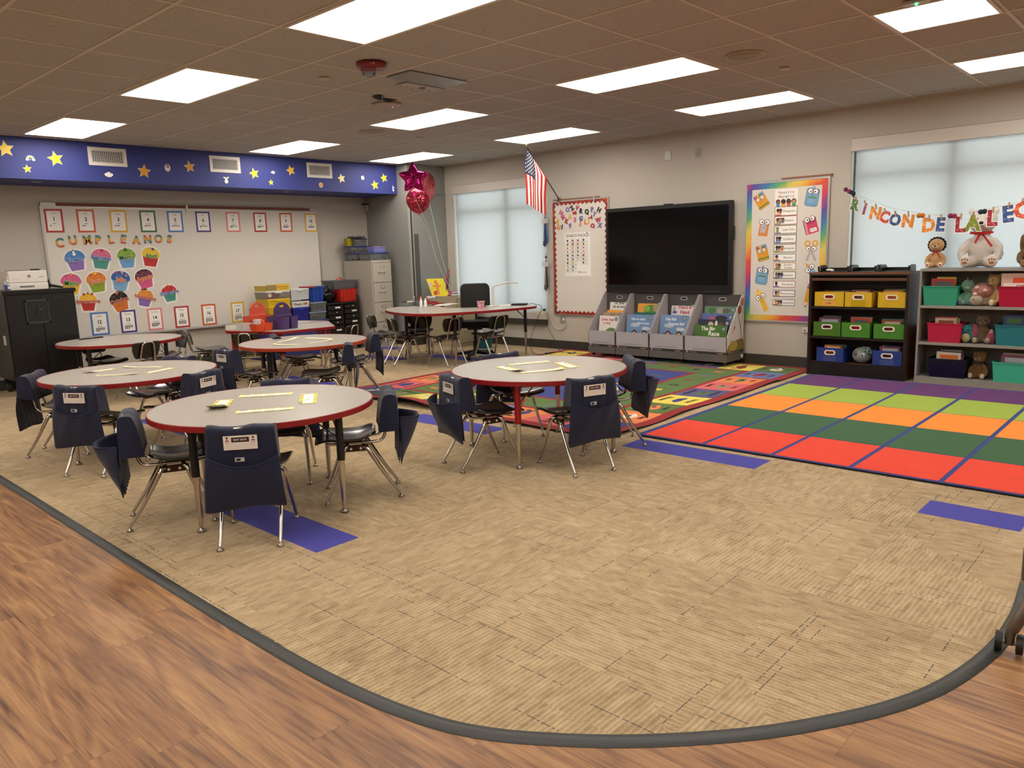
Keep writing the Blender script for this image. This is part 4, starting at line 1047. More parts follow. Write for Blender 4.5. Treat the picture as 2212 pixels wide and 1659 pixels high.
def kid(A, u, v, s, i):
    A.ell(u, v-.55*s, .42*s, .5*s, mat(KID2[i % 5], .6), 10); A.ell(u, v+.12*s, .50*s, .50*s, mat('20140F', .6), 12); A.ell(u, v, .38*s, .40*s, mat(KID[(i*3+1) % 4], .6), 12)
    A.dots([(u-.13*s, v+.02*s), (u+.13*s, v+.02*s)], .06*s, INK, 6)
rows = [('Nuestro Horario', 1.966, 1.778, None, 'title'), ('Desayuno', 1.783, 1.676, '9A7A4A', ''), ('Lectura', 1.681, 1.58, 'B05A7A', ''), ('Leer Solo', 1.581, 1.483, '5A7A4A', ''), ('Fonética', 1.480, 1.381, '5A3A5A', ''), ('Almuerzo', 1.378, 1.285, '6A8A5A', ''), ('Recreo', 1.274, 1.188, '5A8A9A', ''), ('Estudios Sociales', 1.180, 1.094, 'B08A4A', ''), ('Ciencias', 1.083, .998, '5A7A4A', ''), ('Merienda', .980, .901, 'A87A6A', ''), ('Matemáticas', .878, .800, '5A5A8A', ''), ('Despedida', .777, .702, '6A8A8A', '')]
for i, (s, zt, zb, c, tt) in enumerate(rows):
    y1_, z1_ = cv(3.689, zt); y0_, z0_ = cv(3.436, zb); w, h = (y1_-y0_)/2, (z1_-z0_)/2-.003
    mb = MB(); A = art_x(mb, (y0_+y1_)/2-.003*(i > 6), (z0_+z1_)/2, XW-.0145)
    if tt:
        A.slab([(-w, -h), (w, -h), (w, h), (-w, h)], .0012, PWHT); cl = ['C85A4A', '9A7A3A', '5A8A5A', '4A7AAE', '8A5A9A']
        for t_, v in (('Nuestro', h-.034), ('Horario', h-.078)):
            for q, ch in enumerate(t_): A.text(ch, (q-3)*.026, v, .030, mat(cl[q % 5], .6), bold=.012)
        for q in range(4): kid(A, -.09+.06*q, -h+.046, .052, q)
    else:
        A.slab([(-w, -h), (w, -h), (w, h), (-w, h)], .0012, mat(c, .6)); A.rect(-w+.007, -h+.007, w-.007, h-.007, PWHT)
        sp = s.split(' ')
        if s.startswith('Estudios'): A.text('Estudios', .040, .016, .020, INK, wmax=.13); A.text('Sociales', .040, -.016, .020, INK, wmax=.13)
        else: A.text(s, .040, 0, .024, INK, wmax=.155 if len(s) > 8 else .14)
        for q in range(1+(i % 3)): kid(A, -w+.038+.030*q, .008, min(h*.9, .036), i+q)
        A.rect(-w+.012, -h+.009, -w+.075, -h+.018, mat(KID2[(i+1) % 5], .6))
    item(mb, 'schedule_card', ('large schedule heading card reading Nuestro Horario' if tt else 'schedule strip reading %s on the rainbow-bordered board' % s), 'schedule card', None if tt else 'daily schedule strips')
def eyes(A, u, v, r, gap=2.0, ring='5A4A5A'):
    for s in (-1, 1): A.ell(u+s*r*gap/2, v, r, r, mat(ring, .5), 16).ell(u+s*r*gap/2, v, r*.82, r*.82, PWHT, 16).ell(u+s*r*gap/2-s*r*.2, v-r*.1, r*.28, r*.28, INK, 10)
def smile(A, u, v, r): A.line([(u+r*math.cos(PI+PI*k/6), v+r*math.sin(PI+PI*k/6)*.7) for k in range(7)], r*.22, INK)
def pic(y_, z_, rot, fn, label):
    y_, z_ = cv(y_, z_); a = math.radians(rot); mb = MB()
    A = Art(mb, (XW-.0145, y_, z_), (0, -math.cos(a), math.sin(a)), (0, math.sin(a), math.cos(a))); A.up(1); fn(A)
    item(mb, 'clip_art', label, 'wall cutout', 'school supply cutouts on the rainbow-bordered board')
def crayons(A):
    for q, c in enumerate(('7A4A8A', 'C84A3A', 'E0B030', '4A8A4A', '3A6AAE', '5A8AB0')):
        u = -.055+.022*q; A.poly([(u-.009, .03), (u+.009, .03), (u+.009, .075), (u, .098), (u-.009, .075)], mat(c, .5))
    A.poly([(-.067, -.085), (.067, -.085), (.067, .050), (-.067, .050)], mat('E09A28', .5)); A.rect(-.067, -.070, .067, -.052, mat('5A8A34', .5)); eyes(A, 0, .028, .024, 2.1, '3A3A3A'); smile(A, 0, -.005, .01)
def backpack(A):
    A.ell(0, .09, .018, .022, mat('5A8AB4', .5), 12).ell(0, .09, .009, .012, BOARD, 10)
    A.poly(rrect(-.072, -.10, .072, .09, .03), mat('4A7AA0', .5)); A.poly(rrect(-.066, -.094, .066, .084, .028), mat('7AAACC', .5))
    A.rect(-.052, -.080, .052, .0, mat('5A8AB4', .5)).rect(-.046, -.074, .046, -.014, mat('7AAACC', .5)).rect(-.046, -.014, .046, .002, mat('5A8A5A', .5)); eyes(A, 0, .060, .030); smile(A, 0, .022, .012)
def eraser(A):
    A.poly([(-.05, -.09), (.06, -.09), (.07, .06), (-.04, .06)], mat('D8843A', .5)); A.poly([(-.030, -.055), (.036, -.055), (.042, .05), (-.024, .05)], mat('B8B4BC', .5)); eyes(A, .01, .065, .032); smile(A, .01, .012, .012)
def glue(A):
    A.poly(rrect(-.030, -.145, .030, .045, .008), mat('E0B438', .5)); A.poly([(-.042, .045), (.042, .045), (.030, .095), (-.030, .095)], mat('EFC84A', .5)); A.rect(-.012, .095, .012, .120, mat('E0B438', .5)); eyes(A, 0, .030, .032); smile(A, 0, -.02, .012)
def notebook(A):
    A.poly([(-.075, -.085), (.062, -.085), (.062, .080), (-.075, .080)], mat('C8406A', .5)); A.rect(-.075, -.085, -.050, .080, mat('E08AA0', .5)); A.rect(-.028, -.070, .045, -.030, PWHT)
    for q in range(3): A.line([(-.022, -.040-.009*q), (.040, -.040-.009*q)], .002, gl)
    for q in range(12): A.dots([(-.078, -.078+.0135*q)], .005, mat('3A2A34', .5))
    eyes(A, -.002, .070, .030); smile(A, 0, .030, .014)
def scissors(A):
    for s in (-1, 1):
        A.ell(s*.042, .065, .034, .036, mat('DCA82C', .5), 14).ell(s*.042, .065, .017, .019, BOARD, 12)
        A.poly(rot2([(-.014, -.13), (.014, -.13), (.014, .04), (-.014, .04)], s*.38, (0, -.0)), mat('B4B2B0', .5))
    eyes(A, 0, .010, .028, 2.2, '6A4A4A')
def marker(A):
    A.poly(rrect(-.026, -.14, .026, .05, .006), mat('7AAACC', .5)); A.poly([(-.020, .05), (.020, .05), (0, .115)], mat('E09A3A', .5)); eyes(A, 0, .03, .030)
def pencil(A):
    A.ell(0, .125, .026, .030, mat('F0E8E8', .5), 14); A.rect(-.028, .075, .028, .115, mat('CC6A84', .5)).rect(-.028, .060, .028, .078, mat('7A5A6A', .5)); A.rect(-.028, -.09, .028, .060, mat('E0A82C', .5))
    for s in (-1, 1): A.line([(s*.010, -.085), (s*.010, .058)], .0025, mat('8A5A20', .5))
    A.poly([(-.028, -.09), (.028, -.09), (0, -.150)], mat('E8C8A0', .5)); A.poly([(-.009, -.131), (.009, -.131), (0, -.150)], INK)
pic(3.844, 1.855, 32, crayons, 'crayon box with eyes at the upper left of the schedule'); pic(3.819, 1.56, -6, eraser, 'orange sharpener with glasses left of the schedule'); pic(3.818, 1.285, 14, crayons, 'crayon box with eyes halfway down left of the schedule')
pic(3.818, 1.035, -8, backpack, 'blue backpack with glasses at the lower left of the schedule'); pic(3.817, .772, 26, glue, 'yellow highlighter with glasses at the bottom left'); pic(3.282, 1.859, -10, backpack, 'blue backpack with glasses at the upper right of the schedule')
pic(3.278, 1.563, 16, notebook, 'pink spiral notebook with eyes right of the schedule'); pic(3.274, 1.31, 0, scissors, 'yellow handled scissors with glasses right of the schedule'); pic(3.262, 1.09, 42, marker, 'blue marker with glasses half hidden by the brown bookcase'); pic(3.290, .835, -12, pencil, 'yellow pencil cutout half hidden by the brown bookcase')
# two sensors, outlet plates
for i, (a, b) in enumerate(((5.039, 2.464), (4.632, 2.458))):
    y_, z_ = cv(a, b); mb = MB(); mb.box(XW-.008, y_-.045, z_-.055, XW, y_+.045, z_+.055, mat('A8A6A0', .45, .3 if i == 0 else 0), b=.004)
    if i == 1: A = art_x(mb, y_, z_, XW-.0085); A.ell(0, .02, .02, .02, mat('6A6A68', .4), 14).ell(0, .02, .010, .010, PWHT, 12).ell(-.018, -.02, .016, .022, mat('8A8A88', .4), 10).ell(.018, -.02, .016, .022, mat('8A8A88', .4), 10)
    item(mb, 'wall_plate', ('blank steel wall plate high above the screen' if i == 0 else 'patterned wall plate high above the right part of the screen'), 'wall plate')
# ================================================================ big screen
SX = XW-.102
t = thing('wall_display', 'very large black wall-mounted interactive screen, switched off', 'screen', (XW, 5.114, .818))
y0, y1, z0, z1 = 4.223, 6.005, .818, 1.893
SCR = mat('050506', .12, spec=.35); BZ = mat('0C0D0E', .35)
rel(MB().box(SX, y0, z0, XW-.04, y1, z1, BZ, b=.012), 'housing', t)
rel(MB().box(SX-.0015, y0+.045, z0+.105, SX+.002, y1-.045, z1-.045, SCR), 'screen_panel', t)
rel(MB().box(XW-.04, y0+.4, z0+.3, XW, y1-.4, z1-.3, BLACK), 'wall_mount', t)
rel(MB().box(SX-.006, y0+.02, z0+.005, SX+.01, y1-.02, z0+.018, mat('1C1E20', .3), b=.003).box(SX-.012, y0+.14, z0+.018, SX, y0+.34, z0+.035, mat('2A2C2E', .4), b=.003), 'pen_tray', t)
rel(MB().box(SX+.01, y0-.014, z0+.62, XW-.05, y0+.002, z0+.78, BZ, b=.004), 'side_module', t)
item(MB().box(SX+.01, 5.02, z1, XW-.06, 5.14, z1+.012, BLACK, b=.004), 'webcam', 'small black camera bar on top of the screen', 'camera')
# ================================================================ cardboard book displays on casters
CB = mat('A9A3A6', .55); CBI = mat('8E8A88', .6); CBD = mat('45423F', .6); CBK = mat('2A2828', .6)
FX = 7.98; BX = 8.40
edges = [on_x(1270.5, 761, FX)[0], 5.585, 5.09, 4.61, on_x(1570, 784, FX)[0]]
def display_box(i, ya, yb, titles, label):
    """ya > yb : left and right edges in view"""
    r = thing('book_display', label, 'book display', ((FX+BX)/2, (ya+yb)/2, 0.0175), 0, 'grey cardboard book displays under the screen')
    g_ = .006; ya -= g_; yb += g_; zb, zl, zt = .062, .338, .795; xb = BX
    cx = (FX+BX)/2; cy = (ya+yb)/2
    def P(mb, name, par=r): o = mb.build(name); o.data.transform(Matrix.Translation((-cx, -cy, 0))); o.parent = par; return o
    mb = MB(); mb.box(FX, yb, zb, FX+.006, ya, zl, CB); mb.box(FX, yb, zb, xb, ya, zb+.008, CB)
    P(mb, 'front_panel')
    for s, yy_ in ((0, ya), (1, yb)):
        mb = MB(); th = .006
        a_, b_ = (yy_-th, yy_) if s == 0 else (yy_, yy_+th)
        pr = [(FX, zb), (xb, zb), (xb, zt), (xb-.06, zt), (FX, zl)]
        vs = [(x, a_, z) for x, z in pr]+[(x, b_, z) for x, z in pr]
        mb.add(vs, [(0, 1, 2, 3, 4), (9, 8, 7, 6, 5)]+[(k, 5+k, 5+(k+1) % 5, (k+1) % 5) for k in range(5)], CB if not (s == 1 and i == 3) else mat('CFCAC6', .55))
        if s == 1 and i == 3:
            A = Art(mb, (cx, yb-.0004, .3), (1, 0, 0), (0, 0, 1)); A.poly(spline([(-.195, -.16), (.195, -.16), (.19, -.02), (.06, -.01), (-.10, -.04), (-.19, -.10)], 4), mat('7A6A30', .6)).ell(-.14, -.10, .045, .05, mat('8A7A3A', .6), 14).ell(-.05, -.07, .10, .06, mat('A89048', .6), 14)
            A.line([(.16, -.04), (.12, .12), (.05, .30), (.15, .40)], .010, mat('3A3030', .6)).line([(.12, .12), (.17, .28), (.19, .44)], .008, mat('3A3030', .6)); A.ell(-.03, .13, .012, .03, mat('8A4A24', .6), 10, -.5).ell(-.07, .09, .008, .015, mat('5A5A5A', .6), 8).ell(.09, .33, .05, .05, mat('8A3A30', .6), 10).ell(.15, .42, .04, .05, mat('A86A5A', .6), 10)
            A.dots([(-.14, .02), (-.12, -.01), (-.02, .19)], .008, mat('5A5A50', .6))
        P(mb, 'side_panel')
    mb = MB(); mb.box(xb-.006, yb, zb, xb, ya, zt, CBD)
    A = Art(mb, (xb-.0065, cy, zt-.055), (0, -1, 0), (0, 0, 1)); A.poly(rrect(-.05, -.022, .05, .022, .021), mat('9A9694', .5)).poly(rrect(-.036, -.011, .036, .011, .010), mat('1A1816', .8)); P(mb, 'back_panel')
    mb = MB(); A = Art(mb, (FX-.0005, cy, zb), (0, -1, 0), (0, 0, 1)); hw = (ya-yb)/2
    A.rect(-hw, .075, hw, .105, CBK).rect(-hw, -.010, hw, .075, mat('5A5652', .6)); A.text('Fountas & Pinnell Classroom', 0, .128, .018, mat('6E6668', .6), wmax=2*hw-.05)
    A.rect(-hw+.025, .080, -hw+.047, .101, mat('B89AAE', .5)); A.text('Lectura compartida' if i < 2 else 'Shared Reading', -hw+.115, .090, .011, mat('B8B4B0', .6), wmax=.11); A.rect(hw-.11, .082, hw-.04, .093, mat('A8794A', .6)); A.rect(-hw, .105, hw, .107, mat('C8A8BC', .5))
    P(mb, 'printed_band')
    if i == 3: 
        mb = MB(); A = Art(mb, (cx, yb-.0005, zb), (1, 0, 0), (0, 0, 1)); A.rect(-.21, .075, .21, .105, CBK).rect(-.21, -.010, .21, .075, mat('5A5652', .6)).text('Fountas & Pinnell Classroom', -.02, .090, .014, mat('B8B4B0', .6), wmax=.30).rect(.14, .01, .195, .045, PWHT); P(mb, 'printed_side')
    for (x, y) in ((FX+.05, ya-.05), (FX+.05, yb+.05), (xb-.05, ya-.05), (xb-.05, yb+.05)):
        mb = MB(); mb.tube([(x, y-.009, .030), (x, y+.009, .030)], .021, BLACK, 14); mb.box(x-.012, y-.011, .03, x+.012, y+.011, zb, STEEL); P(mb, 'caster')
    # step inside and the big books
    bw = (ya-yb)/2-.035
    for j, (tl, col, hgt, dx, dy, fn, lab) in enumerate(titles):
        mb = MB(); bh = .40 if hgt > .5 else .38
        base = Matrix.Translation((FX+dx, cy+dy, hgt-bh)) @ Matrix.Rotation(math.radians(9), 4, 'Y')
        w_ = bw*.86
        mb.box(0, -w_, 0, .008, w_, bh, mat('E8E4DC', .6), M=base); m2 = MB(); A = Art(m2, (-.0005, 0, bh), (0, -1, 0), (0, 0, 1)); A.rect(-w_, -bh, w_, 0, mat(col, .4)); fn(A, w_)
        A.ell(w_-.035, -.038, .026, .026, mat('3A4A6A', .5), 16).ell(w_-.035, -.038, .019, .019, mat('8A9A8A', .5), 14)
        for idx_, f_ in enumerate(m2.f): pass
        mb.add(m2.v, [], INK)
        off = len(mb.v)-len(m2.v)
        mb.v[off:] = [tuple(base @ Vector(v)) for v in m2.v]
        for f_, mi, sm in zip(m2.f, m2.m, m2.sm): mb.f.append(tuple(k+off for k in f_)); mb.m.append(mb._mi(m2.mats[mi])); mb.sm.append(sm)
        item(mb, 'big_book', lab, 'book', 'big books in the grey displays')
def tx(s, u, v, h, c, wm=.3): return lambda A, w: A.text(s, u, v, h, mat(c, .5), bold=.03, wmax=wm)
def seq(*fs):
    def f(A, w):
        for q in fs: q(A, w)
    return f
def blob(u, v, ru, rv, c): return lambda A, w: A.ell(u, v, ru, rv, mat(c, .5), 14)
def box_(u0, v0, u1, v1, c): return lambda A, w: A.rect(u0, v0, u1, v1, mat(c, .5))
def kids(A, w):
    for s, c in ((-1, 'B8302C'), (1, 'D8A82C')): A.ell(s*.075, -.31, .045, .06, mat(c, .5), 12).ell(s*.075, -.235, .040, .042, mat('1C1210', .5), 14).ell(s*.075, -.245, .030, .034, mat('B88868', .5), 12)
sky = seq(box_(-.2, -.40, .2, -.001, '6A86AA'), blob(-.07, -.13, .07, .025, 'A8B4C0'), blob(.09, -.17, .06, .022, 'B8C0C8'), box_(-.15, -.40, .0, -.215, '4A6A8A'), kids)
_bl = [
 ('book display at the far left, holding La rana en el agua', [('La rana', 'DAD6CE', .745, .36, 0, seq(tx('La rana', .0, -.055, .036, '24503A', .19), tx('en el agua', 0, -.105, .034, '20242A', .22), blob(-.13, -.03, .012, .010, '141414')), 'big book La rana en el agua, white cover, back of the first display'),
   ('', 'DC9A2C', .60, .27, -.01, seq(box_(-.15, -.2, .15, -.03, 'DC9A2C')), 'orange topped big book in the first display'), ('', 'A08870', .575, .21, .01, seq(box_(-.04, -.05, .04, -.01, '8A7258')), 'brown speckled big book in the first display'),
   ('Sube', 'DCD4CE', .535, .13, .01, seq(tx('¡Sube, baja', -.02, -.045, .032, 'B03A34', .20), tx('y gira!', -.03, -.092, .032, 'B03A34', .12), blob(.05, -.22, .10, .07, '5A7A44'), kids), 'big book Sube, baja y gira in front of the first display')]),
 ('second book display from the left, holding two children under clouds', [('', 'D89A34', .735, .36, .0, seq(box_(-.16, -.05, .16, 0, 'CC9430'), blob(.02, -.12, .11, .06, '4E7A30'), blob(.10, -.10, .05, .05, '9A8A6A'), blob(-.04, -.11, .05, .04, '76A03C')), 'orange jungle big book at the back of the second display'),
   ('', '14584C', .585, .25, 0, seq(box_(-.16, -.03, .16, 0, '14584C')), 'dark green big book edge in the second display'), ('Niños', '6A86AA', .565, .14, 0, seq(sky, tx('Niños de ciudad', -.03, -.055, .024, 'D8E0E8', .20), tx('niños de campo', .05, -.105, .022, 'D8E0E8', .18)), 'big book Niños de ciudad in the second display')]),
 ('third book display from the left, holding Hand in Hand', [('Hand', 'CFC9C8', .72, .36, 0, seq(tx('Hand in', .02, -.065, .040, 'A8302C', .20), tx('Hand', .02, -.125, .042, 'A8302C', .13), blob(-.13, -.09, .022, .03, 'A0A0A8'), blob(-.12, -.13, .03, .016, '3A4A8A')), 'big book Hand in Hand at the back of the third display'),
   ('City', '6A86AA', .575, .14, -.0, seq(sky, tx('City Kid', -.05, -.05, .030, 'E0E6EC', .15), tx('Country Kid', .03, -.105, .030, 'E0E6EC', .21)), 'big book City Kid Country Kid in the third display')]),
 ('book display at the far right with pictures on its side, holding The Big Race', [('', 'ECCB3A', .735, .37, 0, seq(box_(-.17, -.06, .17, -.05, 'A8A030')), 'yellow topped big book at the back of the last display'), ('', '5A7A62', .68, .30, 0, seq(blob(-.10, -.05, .05, .04, '3A6A34'), blob(.0, -.05, .05, .035, '8A8A80'), blob(.08, -.05, .05, .03, '5A5048')), 'animal picture big book in the last display'),
   ('Look', '50609A', .60, .235, 0, seq(tx('Look', -.06, -.045, .038, 'D8483A', .10), blob(.05, -.05, .08, .03, '16181C'), tx('Out!', -.0, -.09, .03, 'E8E4DC', .1)), 'blue big book reading Look in the last display'), ('', '1C2034', .535, .17, .01, seq(blob(-.04, -.055, .035, .03, 'B8A890'), blob(.03, -.05, .018, .04, 'D8D0C0'), blob(.09, -.06, .03, .03, '5A4030')), 'dark navy geese big book in the last display'),
   ('Race', '3E6A22', .475, .11, .02, seq(tx('The Big', -.03, -.04, .042, 'E4E0D8', .18), tx('Race', .05, -.095, .05, 'E4E0D8', .15)), 'green big book The Big Race at the front of the last display')])]
for i, (lab, bk) in enumerate(_bl): display_box(i, edges[i], edges[i+1], bk, lab)

# ================================================================ brown bookcase
BFX, BBX = 8.10, 8.44
yl, yr = on_x(1749.5, 589, BFX)[0], on_x(1965.5, 588, BFX)[0]; ztop = on_x(1749.5, 588.5, BFX)[1]
WALN = mat('4A2A1A', .45, noise=(18, .3)); WBLK = mat('0E0B0A', .4); WDK = mat('1E110C', .5)
t = thing('bookcase', 'dark walnut bookcase with yellow, green and blue cloth bins', 'bookcase', ((BFX+BBX)/2, (yl+yr)/2, 0))
def zz(py, px=1850, X_=BFX): return on_x(px, py, X_)[1]
s1 = zz(560+618/5.926); s2 = zz(560+1010/5.926); s3 = zz(560+1345/5.926)
rel(MB().box(BFX-.012, yr-.005, ztop-.022, BBX, yl+.005, ztop, mat('6A4430', .4, noise=(20, .2))), 'top_board', t)
rel(MB().box(BFX, yl-.022, 0, BBX, yl, ztop-.022, WALN).box(BFX-.003, yl-.024, 0, BFX, yl+.001, ztop-.022, WBLK), 'side_panel', t)
rel(MB().box(BFX, yr, 0, BBX, yr+.022, ztop-.022, WALN).box(BFX-.003, yr-.001, 0, BFX, yr+.024, ztop-.022, WBLK), 'side_panel', t)
rel(MB().box(BBX-.008, yr+.022, .08, BBX, yl-.022, ztop-.022, WDK), 'back_panel', t)
rel(MB().box(BFX-.002, yr+.024, ztop-.085, BFX+.016, yl-.024, ztop-.058, mat('5A3826', .4)).box(BFX-.003, yr+.022, ztop-.035, BFX, yl-.022, ztop-.022, WBLK), 'top_rail', t)
rel(MB().box(BFX, yr+.022, 0, BFX+.018, yl-.022, s3-.020, WBLK), 'plinth', t)
for s in (s1, s2, s3): rel(MB().box(BFX+.002, yr+.022, s-.020, BBX-.008, yl-.022, s, WALN).box(BFX-.001, yr+.022, s-.020, BFX+.002, yl-.022, s, WBLK), 'shelf', t)
BOOKC = ['B8302C', 'D8D0C4', '3A6A3A', '8A4A2A', 'C8B8A0', '2A3A6A', 'D8742A', '5A5A5A', 'E0C83A', '7A3A5A', 'A8B0B8', '4A7A8A']
_bk = [0]
def books(x0, x1, y0, y1, z0, zmax, n, words, lean=.06):
    """a row of thin picture books standing one behind the other, each its own object"""
    for k in range(n):
        x = x0+(x1-x0)*(k+.5)/n; h = (zmax-z0)*random.uniform(.86, 1.0) if k else (zmax-z0)*.93; w = (y1-y0)*random.uniform(.74, .97); th = min(.012, (x1-x0)/n*.7)
        yc = (y0+y1)/2+random.uniform(-.5, .5)*(y1-y0-w)
        c = BOOKC[(_bk[0]*5+k*3) % len(BOOKC)]; _bk[0] += 1
        M_ = Matrix.Translation((x, yc, z0)) @ Matrix.Rotation(lean, 4, 'Y') @ Matrix.Rotation(random.uniform(-.03, .03), 4, 'X')
        mb = MB(); mb.box(-th/2+.001, -w/2+.002, .002, th/2-.001, w/2-.002, h-.003, mat('E4DED2', .7), M=M_); cm = mat(c, .45)
        mb.box(-th/2, -w/2, 0, -th/2+.0015, w/2, h, cm, M=M_).box(th/2-.0015, -w/2, 0, th/2, w/2, h, cm, M=M_).box(-th/2, w/2-.0015, 0, th/2, w/2, h, cm, M=M_)
        mb.box(-th/2-.0006, -w/2+.02, h*.72, -th/2, w/2-.03, h*.90, mat(BOOKC[(_bk[0]*7) % 12], .5), M=M_)
        ordn = ['front', 'second', 'third', 'fourth', 'fifth', 'sixth', 'rearmost'][min(k, 6)]
        item(mb, 'picture_book', '%s picture book standing in the %s' % (ordn, words), 'book', 'picture books in the bins')
def cloth_bin(pxa, pya, pxb, pyb, col, label, shelf_z, tagtxt=None, hole='14140F', X_=BFX+.012, depth=.27, nb=3, bh=.03, words='', window=None):
    ya, za = on_x(pxa, pya, X_); yb, zb = on_x(pxb, pyb, X_)
    w = abs(ya-yb)/2; yc = (ya+yb)/2; h = za-shelf_z-.002
    r = thing('storage_bin', label, 'storage bin', (X_+depth/2, yc, shelf_z+.001), 0, 'cloth bins in the brown bookcase')
    m = mat(col, .5, bump=(30, .25)); th = .004; d = depth/2
    mb = MB()
    # front wall with an oval hole for the grommet
    hv = h-.050; hu, hr = .042, .016
    hole_p = [(hu*.6*(1 if math.cos(a) > 0 else -1)+hr*1.1*math.cos(a), hv+hr*math.sin(a)) for a in [2*PI*k/24 for k in range(24)]]
    outer = [(-w, 0), (w, 0), (w, h), (-w, h)]
    tri = geometry.tessellate_polygon([[Vector((p[0], p[1], 0)) for p in outer], [Vector((p[0], p[1], 0)) for p in hole_p]])
    allp = outer+hole_p
    mb.add([(-d, -p[0], p[1]) for p in allp], [tuple(t_) for t_ in tri], m)
    mb.box(-d, -w, 0, d, -w+th, h, m).box(-d, w-th, 0, d, w, h, m).box(d-th, -w, 0, d, w, h*.98, m).box(-d, -w, 0, d, w, .004, m)
    mb.build('bin_body', r)
    mb = MB(); g_ = mat('E4DED0', .45)
    inn = hole_p; out = [(p[0]*1.32, hv+(p[1]-hv)*1.62) for p in hole_p]; n = len(inn)
    vs = [(-d-.004, -p[0], p[1]) for p in inn]+[(-d-.004, -p[0], p[1]) for p in out]+[(-d+.001, -p[0], p[1]) for p in out]+[(-d+.001, -p[0], p[1]) for p in inn]
    fs = []
    for a, b in ((0, 1), (1, 2), (3, 0)):
        for k in range(n): q = (k+1) % n; fs.append((a*n+k, a*n+q, b*n+q, b*n+k))
    mb.add(vs, fs, g_); mb.build('grommet', r)
    if tagtxt is not None or window:
        mb = MB(); A = Art(mb, (-d-.0012, 0, 0), (0, -1, 0), (0, 0, 1))
        if tagtxt: A.slab([(-.062, .012), (.062, .012), (.062, .062), (-.062, .062)], .0008, mat('DC9A4A', .5)); A.line([(-.056, .017), (.056, .017), (.056, .057), (-.056, .057), (-.056, .017)], .0012, mat('F0D8B0', .5)); A.text(tagtxt, 0, .037, .017, mat('3A2A1A', .6), bold=.02)
        else: A.slab([(-.066, .008), (.066, .008), (.066, .066), (-.066, .066)], .0006, mat(window, .25))
        mb.build('label_pocket', r)
    if nb: books(X_+.035, X_+depth-.07, yc-w+.03, yc+w-.03, shelf_z+.009, shelf_z+h+bh, nb, words)
def q2(x, y): return (1720+x/5.926, 560+y/5.926)
BI = [((235, 415), (610, 610), 'C8A414', 'yellow cloth bin tagged 1-3A, left on the top shelf', s1, '1-3A', .012, 'yellow bin tagged 1-3A', None), ((622, 420), (968, 615), 'C8A414', 'yellow cloth bin in the middle of the top shelf', s1, None, .035, 'middle yellow bin', 'B8980F'), ((1045, 420), (1405, 622), 'C8A414', 'yellow cloth bin at the right of the top shelf', s1, None, .03, 'right yellow bin', None),
 ((218, 795), (568, 990), '3A6A14', 'green cloth bin at the left of the middle shelf', s2, None, .055, 'left green bin', '4A7420'), ((577, 806), (943, 1003), '3A7A1C', 'green cloth bin in the middle of the second shelf', s2, None, .06, 'middle green bin', None), ((988, 822), (1378, 1030), '3A7A1C', 'green cloth bin at the right of the second shelf', s2, None, .05, 'right green bin', None),
 ((258, 1122), (603, 1318), '12307A', 'royal blue cloth bin at the left of the bottom shelf', s3, None, .03, 'left blue bin', '3A4A86'), ((972, 1162), (1350, 1372), '12307A', 'royal blue cloth bin at the right of the bottom shelf', s3, None, .05, 'right blue bin', '3A4A86')]
for a, b, c, l, sz_, tg, bh, w_, win in BI: cloth_bin(*q2(*a), *q2(*b), c, l, sz_, tg, bh=bh, words=w_, window=win)
# trays on top of the bookcase
def tray(pxa, pxb, label, right_end=False):
    X_ = BFX+.03; ya, _ = on_x(pxa+1.5, 585, X_); yb, _ = on_x(pxb-3.5, 585, X_)
    r = thing('paper_tray', label, 'tray', (X_+.12, (ya+yb)/2, ztop+.001), 0, 'black paper trays on the brown bookcase'); w = abs(ya-yb)/2; d = .12
    m = mat('0C0C0D', .3)
    mb = MB(); mb.box(-d, -w, 0, d, w, .005, m); mb.box(d-.004, -w, 0, d, w, .038, m)
    mb.build('tray_base', r)
    for s in (-1, 1):
        mb = MB(); pr = [(-d, 0), (d, 0), (d, .055), (d-.05, .068), (-d+.07, .068), (-d+.02, .030)]
        y_ = s*w
        a, b = y_-.002, y_+.002
        vs = [(x, a, z) for x, z in pr]+[(x, b, z) for x, z in pr]; n = len(pr)
        mb.add(vs, [tuple(range(n)), tuple(range(2*n-1, n-1, -1))]+[(k, n+k, n+(k+1) % n, (k+1) % n) for k in range(n)], m)
        mb.box(-d-.002, y_-.016, .012, -d+.002, y_+.004, .060, m).box(-d+.0, y_-.003, .012, -d+.05, y_-.0025, .055, mat('C8C8C6', .4)); mb.build('side_wall', r)
tray(1766, 1834, 'black paper tray at the left end on the brown bookcase'); tray(1835, 1893, 'black paper tray in the middle on the brown bookcase'); tray(1897, 1966, 'black paper tray at the right end on the brown bookcase')
yy_, _ = on_x(1789, 580, BFX+.05)
item(MB().ball((BFX+.09, yy_, ztop+.021), (.03, .040, .013), mat('D8D4CC', .5), nu=12, nv=7).box(BFX+.065, yy_-.05, ztop+.009, BFX+.085, yy_-.02, ztop+.028, mat('DAD6CE', .5), b=.005), 'whiteboard_eraser', 'small white cloth lump in the left black tray', 'cloth')
